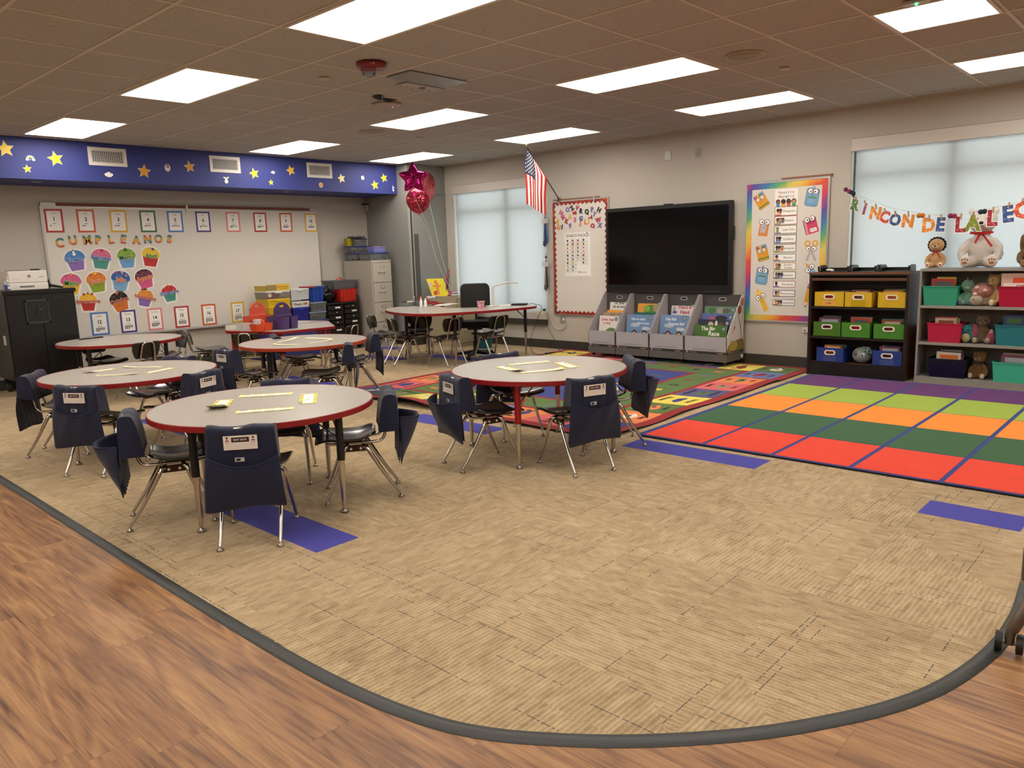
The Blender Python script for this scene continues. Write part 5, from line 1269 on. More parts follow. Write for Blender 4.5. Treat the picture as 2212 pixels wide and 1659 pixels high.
# ================================================================ grey metal shelf
MFX, MBX = 8.12, 8.44
def e3(x, y): return (1960+x/5.925, 560+y/5.925)
ml = on_x(*e3(165, 130), MFX)[0]; mr = .10; mt = on_x(*e3(165, 122), MFX)[1]
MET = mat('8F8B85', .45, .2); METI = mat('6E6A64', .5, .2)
t = thing('metal_shelf', 'grey steel shelf unit with toys and plastic bins by the wide window', 'shelf', ((MFX+MBX)/2, (ml+mr)/2, 0))
def zm(py): return on_x(*e3(400, py), MFX)[1]
m1, m2, m3 = zm(595), zm(1068), zm(1515)
rel(MB().box(MFX, mr, mt-.026, MBX, ml, mt, MET, b=.003), 'top_panel', t)
for y_ in (ml-.018, mr): rel(MB().box(MFX, y_, 0, MBX, y_+.018, mt-.026, MET), 'side_panel', t)
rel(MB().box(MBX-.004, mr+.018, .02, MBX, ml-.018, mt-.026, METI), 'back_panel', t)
for z_ in (m1, m2): rel(MB().box(MFX, mr+.018, z_-.026, MBX-.004, ml-.018, z_, MET, b=.002), 'shelf', t)
rel(MB().box(MFX, mr+.018, 0, MFX+.02, ml-.018, m3, MET).box(MFX+.02, mr+.018, m3-.015, MBX-.004, ml-.018, m3, MET), 'shelf', t)
def tub(pxa, pya, pxb, base, col, label, words, nb=5, bh=.07, dep=.26, rough=.3, X_=MFX+.012, wid=None, tap=.10):
    ya, za = on_x(*e3(pxa, pya), X_); yb, _ = on_x(*e3(pxb, pya), X_)
    if wid: yb = ya-wid
    w = abs(ya-yb)/2; yc = (ya+yb)/2; h = za-base-.001; d = dep/2
    r = thing('plastic_tub', label, 'storage bin', (X_+d, yc, base+.001), 0, 'plastic tubs on the grey shelf')
    m = mat(col, rough, spec=.4); k = 1-tap
    mb = MB(); vs = []
    for (sx, sy, z) in ((k, k, 0), (1, 1, h), (1.035, 1.03, h), (1.035, 1.03, h-.008)):
        vs += [(-d*sx, -w*sy, z), (d*sx, -w*sy, z), (d*sx, w*sy, z), (-d*sx, w*sy, z)]
    for (sx, sy, z) in ((.975, .975, h), (k-.02, k-.02, .004)): vs += [(-d*sx, -w*sy, z), (d*sx, -w*sy, z), (d*sx, w*sy, z), (-d*sx, w*sy, z)]
    fs = [(3, 2, 1, 0), (20, 21, 22, 23)]
    for a, b in ((0, 1), (3, 2), (1, 2) if False else (2, 4), (4, 5)):
        for q in range(4): n = (q+1) % 4; fs.append((a*4+q, a*4+n, b*4+n, b*4+q))
    mb.add(vs, fs, m); mb.build('tub_body', r)
    if nb: books(X_+.05, X_+dep-.075, yc-w+.045, yc+w-.045, base+.011, base+h+bh, nb, words)
    return r
tub(198, 342, 652, m1, '2E9478', 'aqua green tub at the left of the upper shelf', 'aqua tub on the upper shelf', 5, .085)
tub(1168, 347, 1600, m1, 'A80F3A', 'crimson tub at the right of the upper shelf', 'crimson tub on the upper shelf', 3, .03)
tub(256, 812, 700, m2, 'B01A44', 'raspberry red tub at the left of the middle shelf', 'raspberry tub on the middle shelf', 5, .06)
tub(1125, 838, 1600, m2, '14707E', 'teal tub at the right of the middle shelf', 'teal tub on the middle shelf', 4, .10)
tub(262, 1262, 755, m3+.0, '060A28', 'dark navy tub at the left of the bottom shelf', 'navy tub on the bottom shelf', 4, .075)
tub(1088, 1312, 1600, m3, '3FAE90', 'mint green tub at the right of the bottom shelf', 'mint tub on the bottom shelf', 4, .08)
ya, za = on_x(*e3(1208, 180), MFX+.09); mb = MB(); A = Art(mb, (MFX+.05, ya-.21, m1+.215), (0, -1, 0), (0, 0, 1)); A.slab([(-.20, -.20), (.20, -.20), (.20, .085), (-.20, .085)], .008, mat('C8A8A0', .5)); A.rect(-.11, .0, .19, .045, mat('D8481C', .5)).rect(-.18, -.06, .19, -.002, mat('DCD4C8', .5)).text('Clifford', -.02, -.030, .028, mat('A82420', .5), bold=.03)
item(mb, 'display_book', 'pale pink book reading Clifford standing in the crimson tub', 'book')
# ================================================================ black charging cart with printer
CX0, CX1, CY0, CY1 = 2.385, 3.075, 9.50, 10.12
CB1 = mat('060607', .38); CB2 = mat('0B0B0C', .3)
t = thing('charging_cart', 'tall black metal cart on casters left of the whiteboard', 'cart', ((CX0+CX1)/2, (CY0+CY1)/2, 0))
rel(MB().box(CX0, CY0, .175, CX1, CY1, 1.10, CB1), 'cabinet_body', t)
rel(MB().box(CX0-.012, CY0-.018, 1.10, CX1+.018, CY1+.01, 1.143, CB2, b=.006), 'top_panel', t)
xm = (CX0+CX1)/2
for a, b in ((CX0+.012, xm-.002), (xm+.002, CX1-.006)): rel(MB().box(a, CY0-.012, .19, b, CY0, 1.085, CB1, b=.002), 'door', t)
mb = MB(); hx0, hz1_ = on_y(60, 643, CY0-.02); hx1, hz0_ = on_y(118, 710, CY0-.02)
hx0, hx1, hz0_, hz1_ = 2.565, 2.80, .775, 1.035
fr = mat('2A2A2A', .4)
mb.box(hx0, CY0-.020, hz0_, hx1, CY0-.012, hz1_, mat('141414', .4)); 
for a in ((hx0, hz0_, hx1, hz0_+.022), (hx0, hz1_-.022, hx1, hz1_), (hx0, hz0_, hx0+.02, hz1_), (hx1-.02, hz0_, hx1, hz1_)): mb.box(a[0], CY0-.026, a[1], a[2], CY0-.012, a[3], fr, b=.003)
hd = rel(mb, 'latch_recess', t)
mb = MB(); mb.box(hx0+.125, CY0-.026, .86, hx0+.165, CY0-.018, .98, BLACK, b=.003); mb.tube([(hx0+.14, CY0-.032, .98), (hx0+.112, CY0-.036, .86)], .008, mat('3A3A3A', .3, .5), 8); mb.ball((hx0+.150, CY0-.03, .925), .007, CHROME)
o = rel(mb, 'lock_handle', t)
rel(MB().box(CX1-.20, CY0-.0135, 1.045, CX1-.13, CY0-.012, 1.055, mat('2A2A2A', .4)), 'nameplate', t)
for x, y in ((CX0+.07, CY0+.07), (CX1-.07, CY0+.07), (CX0+.07, CY1-.07), (CX1-.07, CY1-.07)):
    mb = MB(); mb.tube([(x-.016, y, .064), (x+.016, y, .064)], .062, mat('2E2C2A', .5), 20); mb.tube([(x-.019, y, .064), (x+.019, y, .064)], .022, STEEL, 12)
    mb.box(x-.028, y-.03, .10, x+.028, y+.03, .176, BLACK).box(x-.026, y-.012, .06, x-.021, y+.012, .12, STEEL); rel(mb, 'caster', t)
rel(MB().box(CX0-.004, CY0+.12, .56, CX0, CY0+.20, .66, mat('C8C6C0', .5)), 'side_label', t)
# printer
PZ = 1.144
t = thing('printer', 'white laser printer standing on the black cart', 'printer', (2.65, 9.74, PZ))
PWh = mat('D6D2CC', .4); PG = mat('8E8A86', .5)
rel(MB().box(2.462, 9.53, PZ, 2.838, 9.92, PZ+.075, PWh, b=.008).box(2.462, 9.535, PZ+.078, 2.838, 9.92, PZ+.205, PWh, b=.010), 'printer_body', t)
rel(MB().box(2.56, 9.527, PZ+.028, 2.70, 9.533, PZ+.045, mat('6A6A6C', .4)), 'tray_grip', t)
rel(MB().box(2.52, 9.58, PZ+.205, 2.80, 9.86, PZ+.211, mat('3A3A3C', .4)).box(2.70, 9.56, PZ+.205, 2.78, 9.60, PZ+.222, BLACK, b=.003), 'top_panel', t)
mb = MB(); A = Art(mb, (2.66, 9.5345, PZ+.145), (1, 0, 0), (0, 0, 1)); A.ell(0, 0, .016, .016, mat('4A4A4A', .4), 20).text('hp', 0, .0, .014, PWh, bold=.02).line([(.095, -.012), (.135, -.010)], .005, mat('3A3A3A')).line([(-.15, -.030), (-.10, -.030)], .003, PG); rel(mb, 'logo', t)
mb = MB(); mb.box(2.862, 9.68, PZ-.001, 2.90, 9.74, PZ+.10, BLACK, b=.01); mb.tube([(2.88, 9.7, PZ+.08), (2.90, 9.70, PZ+.035), (2.95, 9.70, PZ+.025), (3.03, 9.69, PZ+.008)], [.022, .018, .014, .01], BLACK, 8)
item(mb, 'phone_handset', 'black phone and cable pile right of the printer', 'phone')
for px, lab, h_, cm, lc in ((9, 'clear sanitizer bottle, the left one of the two by the printer', .085, 'A8B0B8', '2A3A7A'), (16.5, 'pump sanitizer bottle with blue label by the printer', .095, 'C8CCD4', 'D8DCE4')):
    x_, _ = on_y(px, 610, 9.545)
    t = thing('sanitizer_bottle', lab, 'bottle', (x_, 9.525 if px < 12 else 9.55, PZ+.0005)); m_ = mat(cm, .15, trans=.4)
    MB().lathe([(.020, 0), (.021, .004), (.021, h_*.78), (.016, h_*.92), (.008, h_)], m_, 16).build('bottle_body', t)
    mb = MB(); A = Art(mb, (0, -.0215, h_*.4), (1, 0, 0), (0, 0, 1)); A.slab([(-.015, -.028), (.015, -.028), (.015, .028), (-.015, .028)], .0006, mat(lc, .5)); A.rect(-.012, .008, .012, .018, mat('3A3A40')).rect(-.015, -.028, .015, -.020, mat('2A2A34')); mb.build('label', t)
    if px > 12: MB().tube([(0, 0, h_), (0, 0, h_+.045)], .004, PWh, 8).lathe([(.010, 0), (.010, .018), (.005, .02)], PWh, 12, c=(0, 0, h_-.001)).tube([(0, 0, h_+.045), (-.012, -.02, h_+.042)], .005, PWh, 8).build('pump', t)
    else: MB().lathe([(.009, 0), (.009, .014)], PWh, 12, c=(0, 0, h_-.001)).build('cap', t)
# hanging cables by the cart
mb = MB()
for k in range(3): mb.tube(spline([(3.11+.01*k, 10.14, .72), (3.17+.04*k, 10.12, .56-.04*k), (3.16+.11*k, 10.12, .42), (3.12, 10.10, .30)], 6, False), .005, BLACK, 6)
item(mb, 'cable', 'black cables hanging behind the cart', 'cable')
# ================================================================ filing cabinets
CAB = mat('B4AEA2', .42); CABS = mat('A39C92', .45)
def file_cabinet(x0, x1, y0, y1, h, nd, body, label, foot=.09, group=None, hw=.5):
    cx, cy = (x0+x1)/2, (y0+y1)/2
    t = thing('filing_cabinet', label, 'filing cabinet', (cx, cy, 0), 0, group); w, d = (x1-x0)/2, (y1-y0)/2
    MB().box(-w, -d+.004, 0, w, d, h, body).build('cabinet_body', t)
    MB().box(-w, -d-.004, h-.035, w, -d+.004, h, body, b=.002).box(-w, -d-.004, 0, w, -d+.004, foot, body).build('face_frame', t)
    dh = (h-.04-foot)/nd
    for k in range(nd):
        z0 = foot+dh*k+.006; z1 = foot+dh*(k+1)-.006
        o = MB().box(-w+.018, -d-.016, z0, w-.018, -d+.002, z1, body, b=.004).build('drawer', t)
        zc = z0+(z1-z0)*.52
        mb = MB(); mb.tube([(-.045, -d-.016, zc), (-.04, -d-.040, zc-.006), (.04, -d-.040, zc-.006), (.045, -d-.016, zc)], .006, STEEL, 8); mb.ball((-.072, -d-.020, zc), .010, STEEL, nu=8, nv=6); mb.build('handle', o)
        mb = MB(); zl = z0+(z1-z0)*.80; 
        for a in ((-.036, zl-.020, .036, zl-.015), (-.036, zl+.015, .036, zl+.020), (-.036, zl-.02, -.031, zl+.02), (.031, zl-.02, .036, zl+.02)): mb.box(a[0], -d-.021, a[1], a[2], -d-.015, a[3], STEEL)
        mb.box(-.031, -d-.0175, zl-.015, .031, -d-.0155, zl+.015, mat('C8C2B6', .6)); mb.build('label_holder', o)
    MB().ball((w-.03, -d-.005, h-.018), .007, STEEL, nu=8, nv=5).build('lock', t)
    return t
file_cabinet(7.195, 7.575, 9.47, 10.17, 1.325, 4, CAB, 'tall light grey four-drawer filing cabinet in the back corner')
file_cabinet(7.875, 8.285, 8.36, 9.04, .755, 2, mat('A89C80', .45), 'low beige filing cabinet in front of the corner window', .05)
# ================================================================ boxes, tubs and bags
CLR = mat('A9ACB0', .12, trans=.75, spec=.3, name='clear_plastic'); 
TOYC = ['D8A02C', 'B8302C', '3A6AAE', '3A8A4A', 'E0C060', '7A4A8A', 'D8742A', 'E8DCC8']
def clutter(mb, x0, x1, y0, y1, z0, z1, n, pal=TOYC, r=.018):
    for k in range(n):
        c = (random.uniform(x0+r, x1-r), random.uniform(y0+r, y1-r), random.uniform(z0+r, max(z0+r+.001, z1-r)))
        rr = [r*random.uniform(.6, 1) for _ in range(3)]
        mb.ball(c, rr, mat(pal[k % len(pal)], .45), nu=7, nv=5)
def clear_box(x0, x1, y0, y1, z0, h, lid, label, fill=.5, pal=TOYC, n=36, name='clear_tub', group='clear boxes with lids', lidh=.012, clr=None, extra=None, r=.018):
    cx, cy = (x0+x1)/2, (y0+y1)/2; t = thing(name, label, 'storage box', (cx, cy, z0+.001), 0, group); w, d = (x1-x0)/2, (y1-y0)/2; k = .93
    mb = MB(); m = clr or CLR
    mb.add([(sx*w*q, sy*d*q, z) for q, z in ((k, 0), (1, h-lidh)) for sx, sy in ((-1, -1), (1, -1), (1, 1), (-1, 1))], [(3, 2, 1, 0), (0, 1, 5, 4), (1, 2, 6, 5), (2, 3, 7, 6), (3, 0, 4, 7)], m); mb.build('box_body', t)
    if lid: MB().box(-w-.008, -d-.008, h-lidh, w+.008, d+.008, h, mat(lid, .4), b=.003).build('lid', t)
    if fill:
        mb = MB(); clutter(mb, -w*k+.004, w*k-.004, -d*k+.004, d*k-.004, .003, h*fill, n, pal, r); o = mb.build('contents', t); o['kind'] = 'stuff'
    if extra: extra(t, w, d, h)
    return t
# on the tall cabinet
CT = 1.325
clear_box(7.215, 7.56, 9.50, 9.78, CT, .115, '23409A', 'long clear box with blue lid directly on the grey filing cabinet, front one', .35, ['D8C040', 'B8302C', 'D8742A', '4A4A8A', '3A8A4A'], 60)
clear_box(7.205, 7.46, 9.83, 10.12, CT, .115, '23409A', 'clear box with blue lid on the grey filing cabinet, rear left one', .3, ['E0D8B0', '6A5A50', 'C8B8A0'], 20)
clear_box(7.205, 7.46, 9.83, 10.12, CT+.118, .105, '2A3A8A', 'clear box with blue lid stacked on the rear left box', .6, ['C88A4A', '7A5AA0', 'D8A060', '8A3A4A'], 40)
def open_tub(x0, x1, y0, y1, z0, h, col, label, name='plastic_caddy', k=.86, rough=.4, fill=None, handle=None, group=None, rib=False):
    cx, cy = (x0+x1)/2, (y0+y1)/2; t = thing(name, label, 'storage bin', (cx, cy, z0+.001), 0, group); w, d = (x1-x0)/2, (y1-y0)/2; m = mat(col, rough)
    mb = MB(); vs = []
    for (q, z) in ((k, 0), (1, h-.01), (1.05, h-.01), (1.05, h), (.97, h), (k-.03, .006)):
        vs += [(sx*w*q, sy*d*q, z) for sx, sy in ((-1, -1), (1, -1), (1, 1), (-1, 1))]
    fs = [(3, 2, 1, 0), (20, 21, 22, 23)]
    for a in range(5):
        for q in range(4): n = (q+1) % 4; fs.append((a*4+q, a*4+n, a*4+4+n, a*4+4+q))
    mb.add(vs, fs, m)
    if rib:
        for s in (-.55, .55): mb.box(w*s-.012, -d*.96-.012, .02, w*s+.012, -d*.90, h-.012, m, b=.004)
    mb.build('bin_body', t)
    if fill:
        mb = MB(); clutter(mb, -w*.85, w*.85, -d*.85, d*.85, h*.5, h*1.12, fill[0], fill[1], fill[2]); o = mb.build('contents', t); o['kind'] = 'stuff'
    if handle:
        mb = MB(); mb.tube([(-.06, 0, h-.02), (-.05, 0, h+.02), (0, 0, h+.035), (.05, 0, h+.02), (.06, 0, h-.02)], .010, mat(handle, .4), 10); mb.build('handle', t)
    return t
open_tub(7.30, 7.52, 9.52, 9.68, CT+.117, .085, '7C7AB8', 'lavender tray full of bottles and pens on the front clear box', k=.92, fill=(22, ['E8E4DC', '141414', 'D8A080', 'E0E4EC', '2A4A3A'], .022))
clear_box(7.215, 7.44, 9.86, 10.08, CT+.225, .11, '2C1E34', 'toy filled clear box with dark purple lid near the cabinet top', .9, ['C83A3A', '3A7A4A', '2A2A2A', 'E0DCD0', 'C86A5A'], 50)
open_tub(7.205, 7.205-.09+.20, 9.70, 9.82, CT+.001+.117, .12, 'A8981A', 'mustard yellow bin left on top of the filing cabinet', k=.8) if False else None
mb = MB(); clutter(mb, -.12, .12, -.08, .08, 0, .035, 40, ['C86A4A', 'E0B070', 'B8302C', 'E8D8C0', '7A3A2A'], .02)
t = thing('snack_bag', 'flat clear bag of mixed bits lying at the top of the cabinet stack', 'bag', (7.33, 9.97, CT+.337)); o = mb.build('contents', t); o['kind'] = 'stuff'
MB().ball((0, 0, .022), (.165, .105, .024), CLR, nu=16, nv=8).build('bag_film', t)
mb = MB(); mb.add([(sx*.05*q, sy*.045*q, z) for q, z in ((.8, 0), (1, .115), (1.1, .117)) for sx, sy in ((-1, -1), (1, -1), (1, 1), (-1, 1))], [(3, 2, 1, 0)]+[(a*4+q, a*4+(q+1) % 4, a*4+4+(q+1) % 4, a*4+4+q) for a in range(2) for q in range(4)]+[(8, 9, 10, 11)], mat('9A8A16', .45))
o = mb.build('small_bin', None, (7.16, 9.96, CT+.2255)); tag(o, 'mustard yellow bin at the left end of the cabinet stack', 'storage bin'); o.location = (7.152+.03, 9.99, CT+.2255)
# rolling drawer cart
DX0, DX1, DY0, DY1 = 6.50, 7.115, 9.70, 10.10
t = thing('drawer_cart', 'black rolling cart with two columns of drawers beside the filing cabinet', 'cart', ((DX0+DX1)/2, (DY0+DY1)/2, 0)); w, d = (DX1-DX0)/2, (DY1-DY0)/2
FRB = mat('0A0A0B', .35); DRW = mat('1A1614', .25)
mb = MB()
for sx in (-1, 0, 1):
    for sy in (-1, 1): mb.tube([(sx*(w-.015), sy*(d-.015), .05), (sx*(w-.015), sy*(d-.015), .70)], .012, FRB, 8)
mb.box(-w, -d, .695, w, d, .72, FRB, b=.006).box(-w, -d, .055, w, d, .08, FRB, b=.004)
mb.tube(spline([(w-.01, d-.02, .70), (w-.01, d-.02, .80), (w-.01, 0, .83), (w-.01, -d+.03, .80), (w-.01, -d+.03, .70)], 5, False), .009, FRB, 8)
mb.build('frame', t)
for cidx, hs in ((0, [.16, .16, .07, .085, .07, .085]), (1, [.16, .16, .085, .085, .085, .07])):
    z = .085; s = -1 if cidx == 0 else 1
    for k, hh in enumerate(hs):
        hh = hh*.605/sum(hs); x0, x1 = (-w+.03, -.018) if cidx == 0 else (.018, w-.03)
        o = MB().box(x0, -d-.012, z+.004, x1, d-.03, z+hh-.008, DRW, b=.004).build('drawer', t)
        xc = (x0+x1)/2+.02
        if (k+cidx) % 2: 
            mb = MB(); A = Art(mb, (xc+.02, -d-.0125, z+hh*.5), (1, 0, 0), (0, 0, 1)); A.slab(rrect(-.045, -.011, .045, .011, .008), .001, PWHT); A.line([(-.025, 0), (.03, 0)], .004, mat('6A5A7A')); mb.build('paper_tag', o)
        else: MB().ball((xc, -d-.016, z+hh*.55), .009, PWHT, nu=8, nv=6).build('knob', o)
        z += hh
for sx in (-1, 1):
    for sy in (-1, 1): MB().tube([(sx*(w-.03)-.01, sy*(d-.03), .024), (sx*(w-.03)+.01, sy*(d-.03), .024)], .022, BLACK, 12).box(sx*(w-.03)-.012, sy*(d-.03)-.012, .03, sx*(w-.03)+.012, sy*(d-.03)+.012, .058, BLACK).build('caster', t)
# stack on the drawer cart
open_tub(6.80, 7.10, 9.74, 10.06, .721, .19, 'B82418', 'deep bright red plastic bin on the drawer cart', k=.88, rib=True)
open_tub(6.70, 7.13, 9.76, 10.06, .913, .13, '5E6064', 'grey plastic bin with a red handle stacked on the red bin', k=.80, handle='C8402A')
mb = MB(); random.seed(3)
def bagf(u, v):
    a = 2*PI*u; r = .155*math.sin(min(1, v*1.05)*PI*.56+.45)**.8 if v < .8 else .155*(.62-(v-.8)*2.7)
    r = max(r, .012)*(1+.07*math.sin(9*a+5*v)+.05*math.sin(17*a+11*v)); z = .19*v if v < .85 else .19*.85+(v-.85)*.55
    return (r*math.cos(a)*.95, r*math.sin(a)*.8, z)
mb.grid(40, 16, bagf, mat('0A0A0B', .16, spec=.7), smooth=True)
for q in range(3): mb.tube([(0, 0, .22), (.03*math.cos(q*2.2), .02*math.sin(q*2.2), .26)], [.012, .004], mat('0A0A0B', .16, spec=.7), 6)
o = mb.build('trash_bag', None, (6.66, 9.90, .721)); tag(o, 'black plastic bag full of things, tied up, on the drawer cart', 'bag')
# low blue storage unit below the whiteboard with tubs on top
BX0, BX1, BY0, BY1, BZ_ = 5.45, 6.49, 9.62, 10.10, .50
t = thing('storage_bench', 'low navy covered storage unit under the right half of the whiteboard', 'storage unit', ((BX0+BX1)/2, (BY0+BY1)/2, 0))
BL_ = mat('232C6A', .7)
rel(MB().box(BX0, BY0, 0, BX1, BY1, BZ_, BL_, b=.006), 'cabinet_body', t)
mb = MB()
for k in range(1, 3): mb.box(BX0+(BX1-BX0)*k/3-.004, BY0-.001, .02, BX0+(BX1-BX0)*k/3+.004, BY0+.004, BZ_-.02, mat('141A40', .7))
rel(mb, 'seam', t)
def lid_box(x0, x1, z0, z1, body, lid, label, y0=9.66, y1=9.98, art=None, trans=False):
    h = z1-z0; cx, cy = (x0+x1)/2, (y0+y1)/2; t = thing('lidded_box', label, 'storage box', (cx, cy, z0+.001), 0, 'boxes stacked under the whiteboard'); w, d = (x1-x0)/2, (y1-y0)/2
    m = mat(body, .35, trans=.5 if trans else 0)
    mb = MB(); mb.add([(sx*w*q, sy*d*q, z) for q, z in ((.93, 0), (.98, h-.02)) for sx, sy in ((-1, -1), (1, -1), (1, 1), (-1, 1))], [(3, 2, 1, 0), (4, 5, 6, 7), (0, 1, 5, 4), (1, 2, 6, 5), (2, 3, 7, 6), (3, 0, 4, 7)], m); mb.build('box_body', t)
    if lid: MB().box(-w, -d, h-.022, w, d, h-.001, mat(lid, .4), b=.005).box(-w*.3, -d-.008, h-.035, w*.3, -d+.005, h-.012, mat(lid, .4), b=.003).build('lid', t)
    if art: mb = MB(); A = Art(mb, (0, -d*.985-.0015, h*.46), (1, 0, 0), (0, 0, 1)); art(A, w, h); mb.build('printed_front', t)
    return t
lid_box(5.545, 5.91, .501, .63, '3A4A34', '2A3A2A', 'dark green box at the bottom of the left stack')
lid_box(5.545, 5.90, .632, .745, 'C8A020', 'D8B028', 'yellow lidded box in the middle of the left stack')
lid_box(5.545, 5.90, .747, .845, 'CFAE1E', 'D8B430', 'second yellow lidded box in the left stack')
lid_box(5.53, 5.905, .847, .955, '8A8478', 'D8D6D0', 'clear box with white lid and printed side in the left stack', art=lambda A, w, h: (A.rect(-w*.9, -h*.35, 0, h*.3, mat('6A4A4A', .5)), A.ell(-w*.7, 0, .03, .03, mat('C8B8A0'), 10), A.rect(.01, -h*.3, w*.85, h*.25, mat('7A756C', .5))), trans=False)
lid_box(5.53, 5.91, .957, 1.045, 'C8B030', None, 'yellow printed box at the top of the left stack', art=lambda A, w, h: (A.rect(-w*.94, -h*.48, w*.95, h*.52, mat('D8B428', .5)), A.rect(-w*.94, -h*.4, -w*.1, h*.42, mat('8A7A50', .5)), A.line([(-w*.02, .006), (w*.3, .014), (w*.8, .006)], .008, mat('8A3A1A')), A.line([(w*.1, -.014), (w*.8, -.014)], .005, mat('8A3A1A'))))
lid_box(5.93, 6.185, .501, .70, '1C2478', '2430A0', 'deep blue box with blue lid under the white game box')
lid_box(5.925, 6.21, .702, .805, 'DCDAD4', None, 'flat white box reading Picasso under the white tub', art=lambda A, w, h: (A.text('Picasso', -w*.36, 0, .030, INK, bold=.02, wmax=w*.95), A.rect(w*.22, -.014, w*.36, .014, mat('7A8A7A')), A.rect(w*.38, -.014, w*.52, .014, mat('B84A5A')), A.rect(w*.54, -.014, w*.68, .014, mat('4A4A5A')), A.rect(w*.72, -.014, w*.88, .014, mat('D0C04A'))))
lid_box(5.915, 6.215, .807, .965, 'B4B8BA', 'C8CCCC', 'white tub with white lid on the Picasso box')
clear_box(6.20, 6.47, 9.66, 9.98, BZ_, .115, '7A94B4', 'clear box with pale blue lid low in the right stack', .6, ['D85A5A', '8AA87A', '3A4A6A', '6A7A8A'], 30)
clear_box(6.225, 6.485, 9.66, 9.98, BZ_+.118, .135, '8A98A8', 'big clear box of coloured toys under the blue bin', .85, ['E0A03A', '8A2A24', 'D8D4D0', '4A4A5A', 'A83A2A'], 60)
open_tub(6.235, 6.478, 9.68, 9.96, BZ_+.256, .215, '163A92', 'tall royal blue bin at the top of the right stack', k=.88, rib=True)
mb = MB(); mb.box(-.07, -.05, 0, .0, .04, .012, mat('B8302C', .5)).box(.01, -.03, .0, .10, .05, .010, mat('2A4AAA', .5)); o = mb.build('flash_cards', None, (6.30, 9.80, BZ_+.256+.2165)); tag(o, 'red and blue card packs lying across the blue bin', 'cards')
for v in o.data.vertices: v.co.x = v.co.x*1.55+.02; v.co.y *= 2.9
# caddies on the trapezoid table
ZT = TZ+.001
def craft_caddy(x, y, rz, col, label):
    t = thing('craft_caddy', label, 'caddy', (x, y, ZT), rz, 'large plastic craft caddies'); m = mat(col, .4)
    # central fin with hand hole, four cups around
    mb = MB(); out = spline([(-.115, 0), (-.115, .19), (-.10, .25), (-.05, .295), (0, .305), (.05, .295), (.10, .25), (.115, .19), (.115, 0)], 3, False)
    hole = [(.045*math.cos(a), .262+.014*math.sin(a)) for a in [2*PI*k/16 for k in range(16)]]
    tri = geometry.tessellate_polygon([[Vector((p[0], p[1], 0)) for p in out], [Vector((p[0], p[1], 0)) for p in hole]]); al = out+hole
    for yy in (-.012, .012): mb.add([(p[0], yy, p[1]) for p in al], [tuple(q) for q in tri], m)
    n = len(out); mb.add([(p[0], -.012, p[1]) for p in out]+[(p[0], .012, p[1]) for p in out], [(k, k+1, n+k+1, n+k) for k in range(n-1)], m)
    n = 16; mb.add([(p[0], -.012, p[1]) for p in hole]+[(p[0], .012, p[1]) for p in hole], [(k, (k+1) % n, n+(k+1) % n, n+k) for k in range(n)], m)
    mb.build('handle_panel', t)
    for sx in (-1, 1):
        for sy in (-1, 1):
            mb = MB(); cx, cy = sx*.065, sy*.075; w = .050; 
            for q, z, q2_, z2 in ((.84, 0, 1, .14),):
                vs = [(cx+ax*w*.84, cy+ay*.055*.84, 0) for ax, ay in ((-1, -1), (1, -1), (1, 1), (-1, 1))]+[(cx+ax*w, cy+ay*.055, .145) for ax, ay in ((-1, -1), (1, -1), (1, 1), (-1, 1))]
                mb.add(vs, [(3, 2, 1, 0), (0, 1, 5, 4), (1, 2, 6, 5), (2, 3, 7, 6), (3, 0, 4, 7)], m)
            mb.build('cup', t, mods=solid(.003, 1))
    mb = MB(); mb.box(-.12, -.135, .143, .12, -.012, .149, m).box(-.12, .012, .143, .12, .135, .149, m) if False else mb.box(-.122, -.022, .10, .122, .022, .16, m, b=.01); mb.build('shoulder', t)
    return t
craft_caddy(4.80, 8.06, math.radians(10), '503A6C', 'purple craft caddy on the trapezoid table')
craft_caddy(4.69, 8.42, math.radians(14), 'D85A3E', 'tall coral orange craft caddy behind the purple one')
t = thing('pencil_caddy', 'small bright orange divided caddy in front of the coral one', 'caddy', (4.515, 8.05, ZT), math.radians(8))
for s in (-1, 1):
    mb = MB(); m = mat('DC4E24', .4); vs = [(s*.056+ax*.048, ay*.05, 0) for ax, ay in ((-1, -1), (1, -1), (1, 1), (-1, 1))]+[(s*.056+ax*.056, ay*.062, .085) for ax, ay in ((-1, -1), (1, -1), (1, 1), (-1, 1))]
    mb.add(vs, [(3, 2, 1, 0), (0, 1, 5, 4), (1, 2, 6, 5), (2, 3, 7, 6), (3, 0, 4, 7)], m); mb.build('cup', t, mods=solid(.003, 1))
MB().tube([(0, -.05, .07), (0, -.045, .11), (0, 0, .125), (0, .045, .11), (0, .05, .07)], .011, mat('DC4E24', .4), 10).build('handle', t)
mb = MB(); mb.box(-.09, -.03, .006, -.02, .02, .135, mat('D8CCCC', .4), b=.003); A = Art(mb, (-.055, -.0305, .085), (1, 0, 0), (0, 0, 1)); A.line([(-.02, .02), (.0, -.01), (.02, -.02)], .004, mat('3A3A4A')); o = mb.build('marker_box', t)
clear_box(4.40, 4.54, 8.25, 8.42, ZT-.001, .09, None, 'frosted clear bin left of the orange caddy', 0, name='frosted_bin', group=None, clr=mat('D8D6D2', .35, trans=.35))
clear_box(4.50, 4.62, 8.30+.13, 8.52, ZT-.001, .11, 'D8D8D4', 'small frosted box with white lid behind the frosted bin', 0, name='frosted_box', group=None, clr=mat('CFCDC9', .3, trans=.3)) if False else None
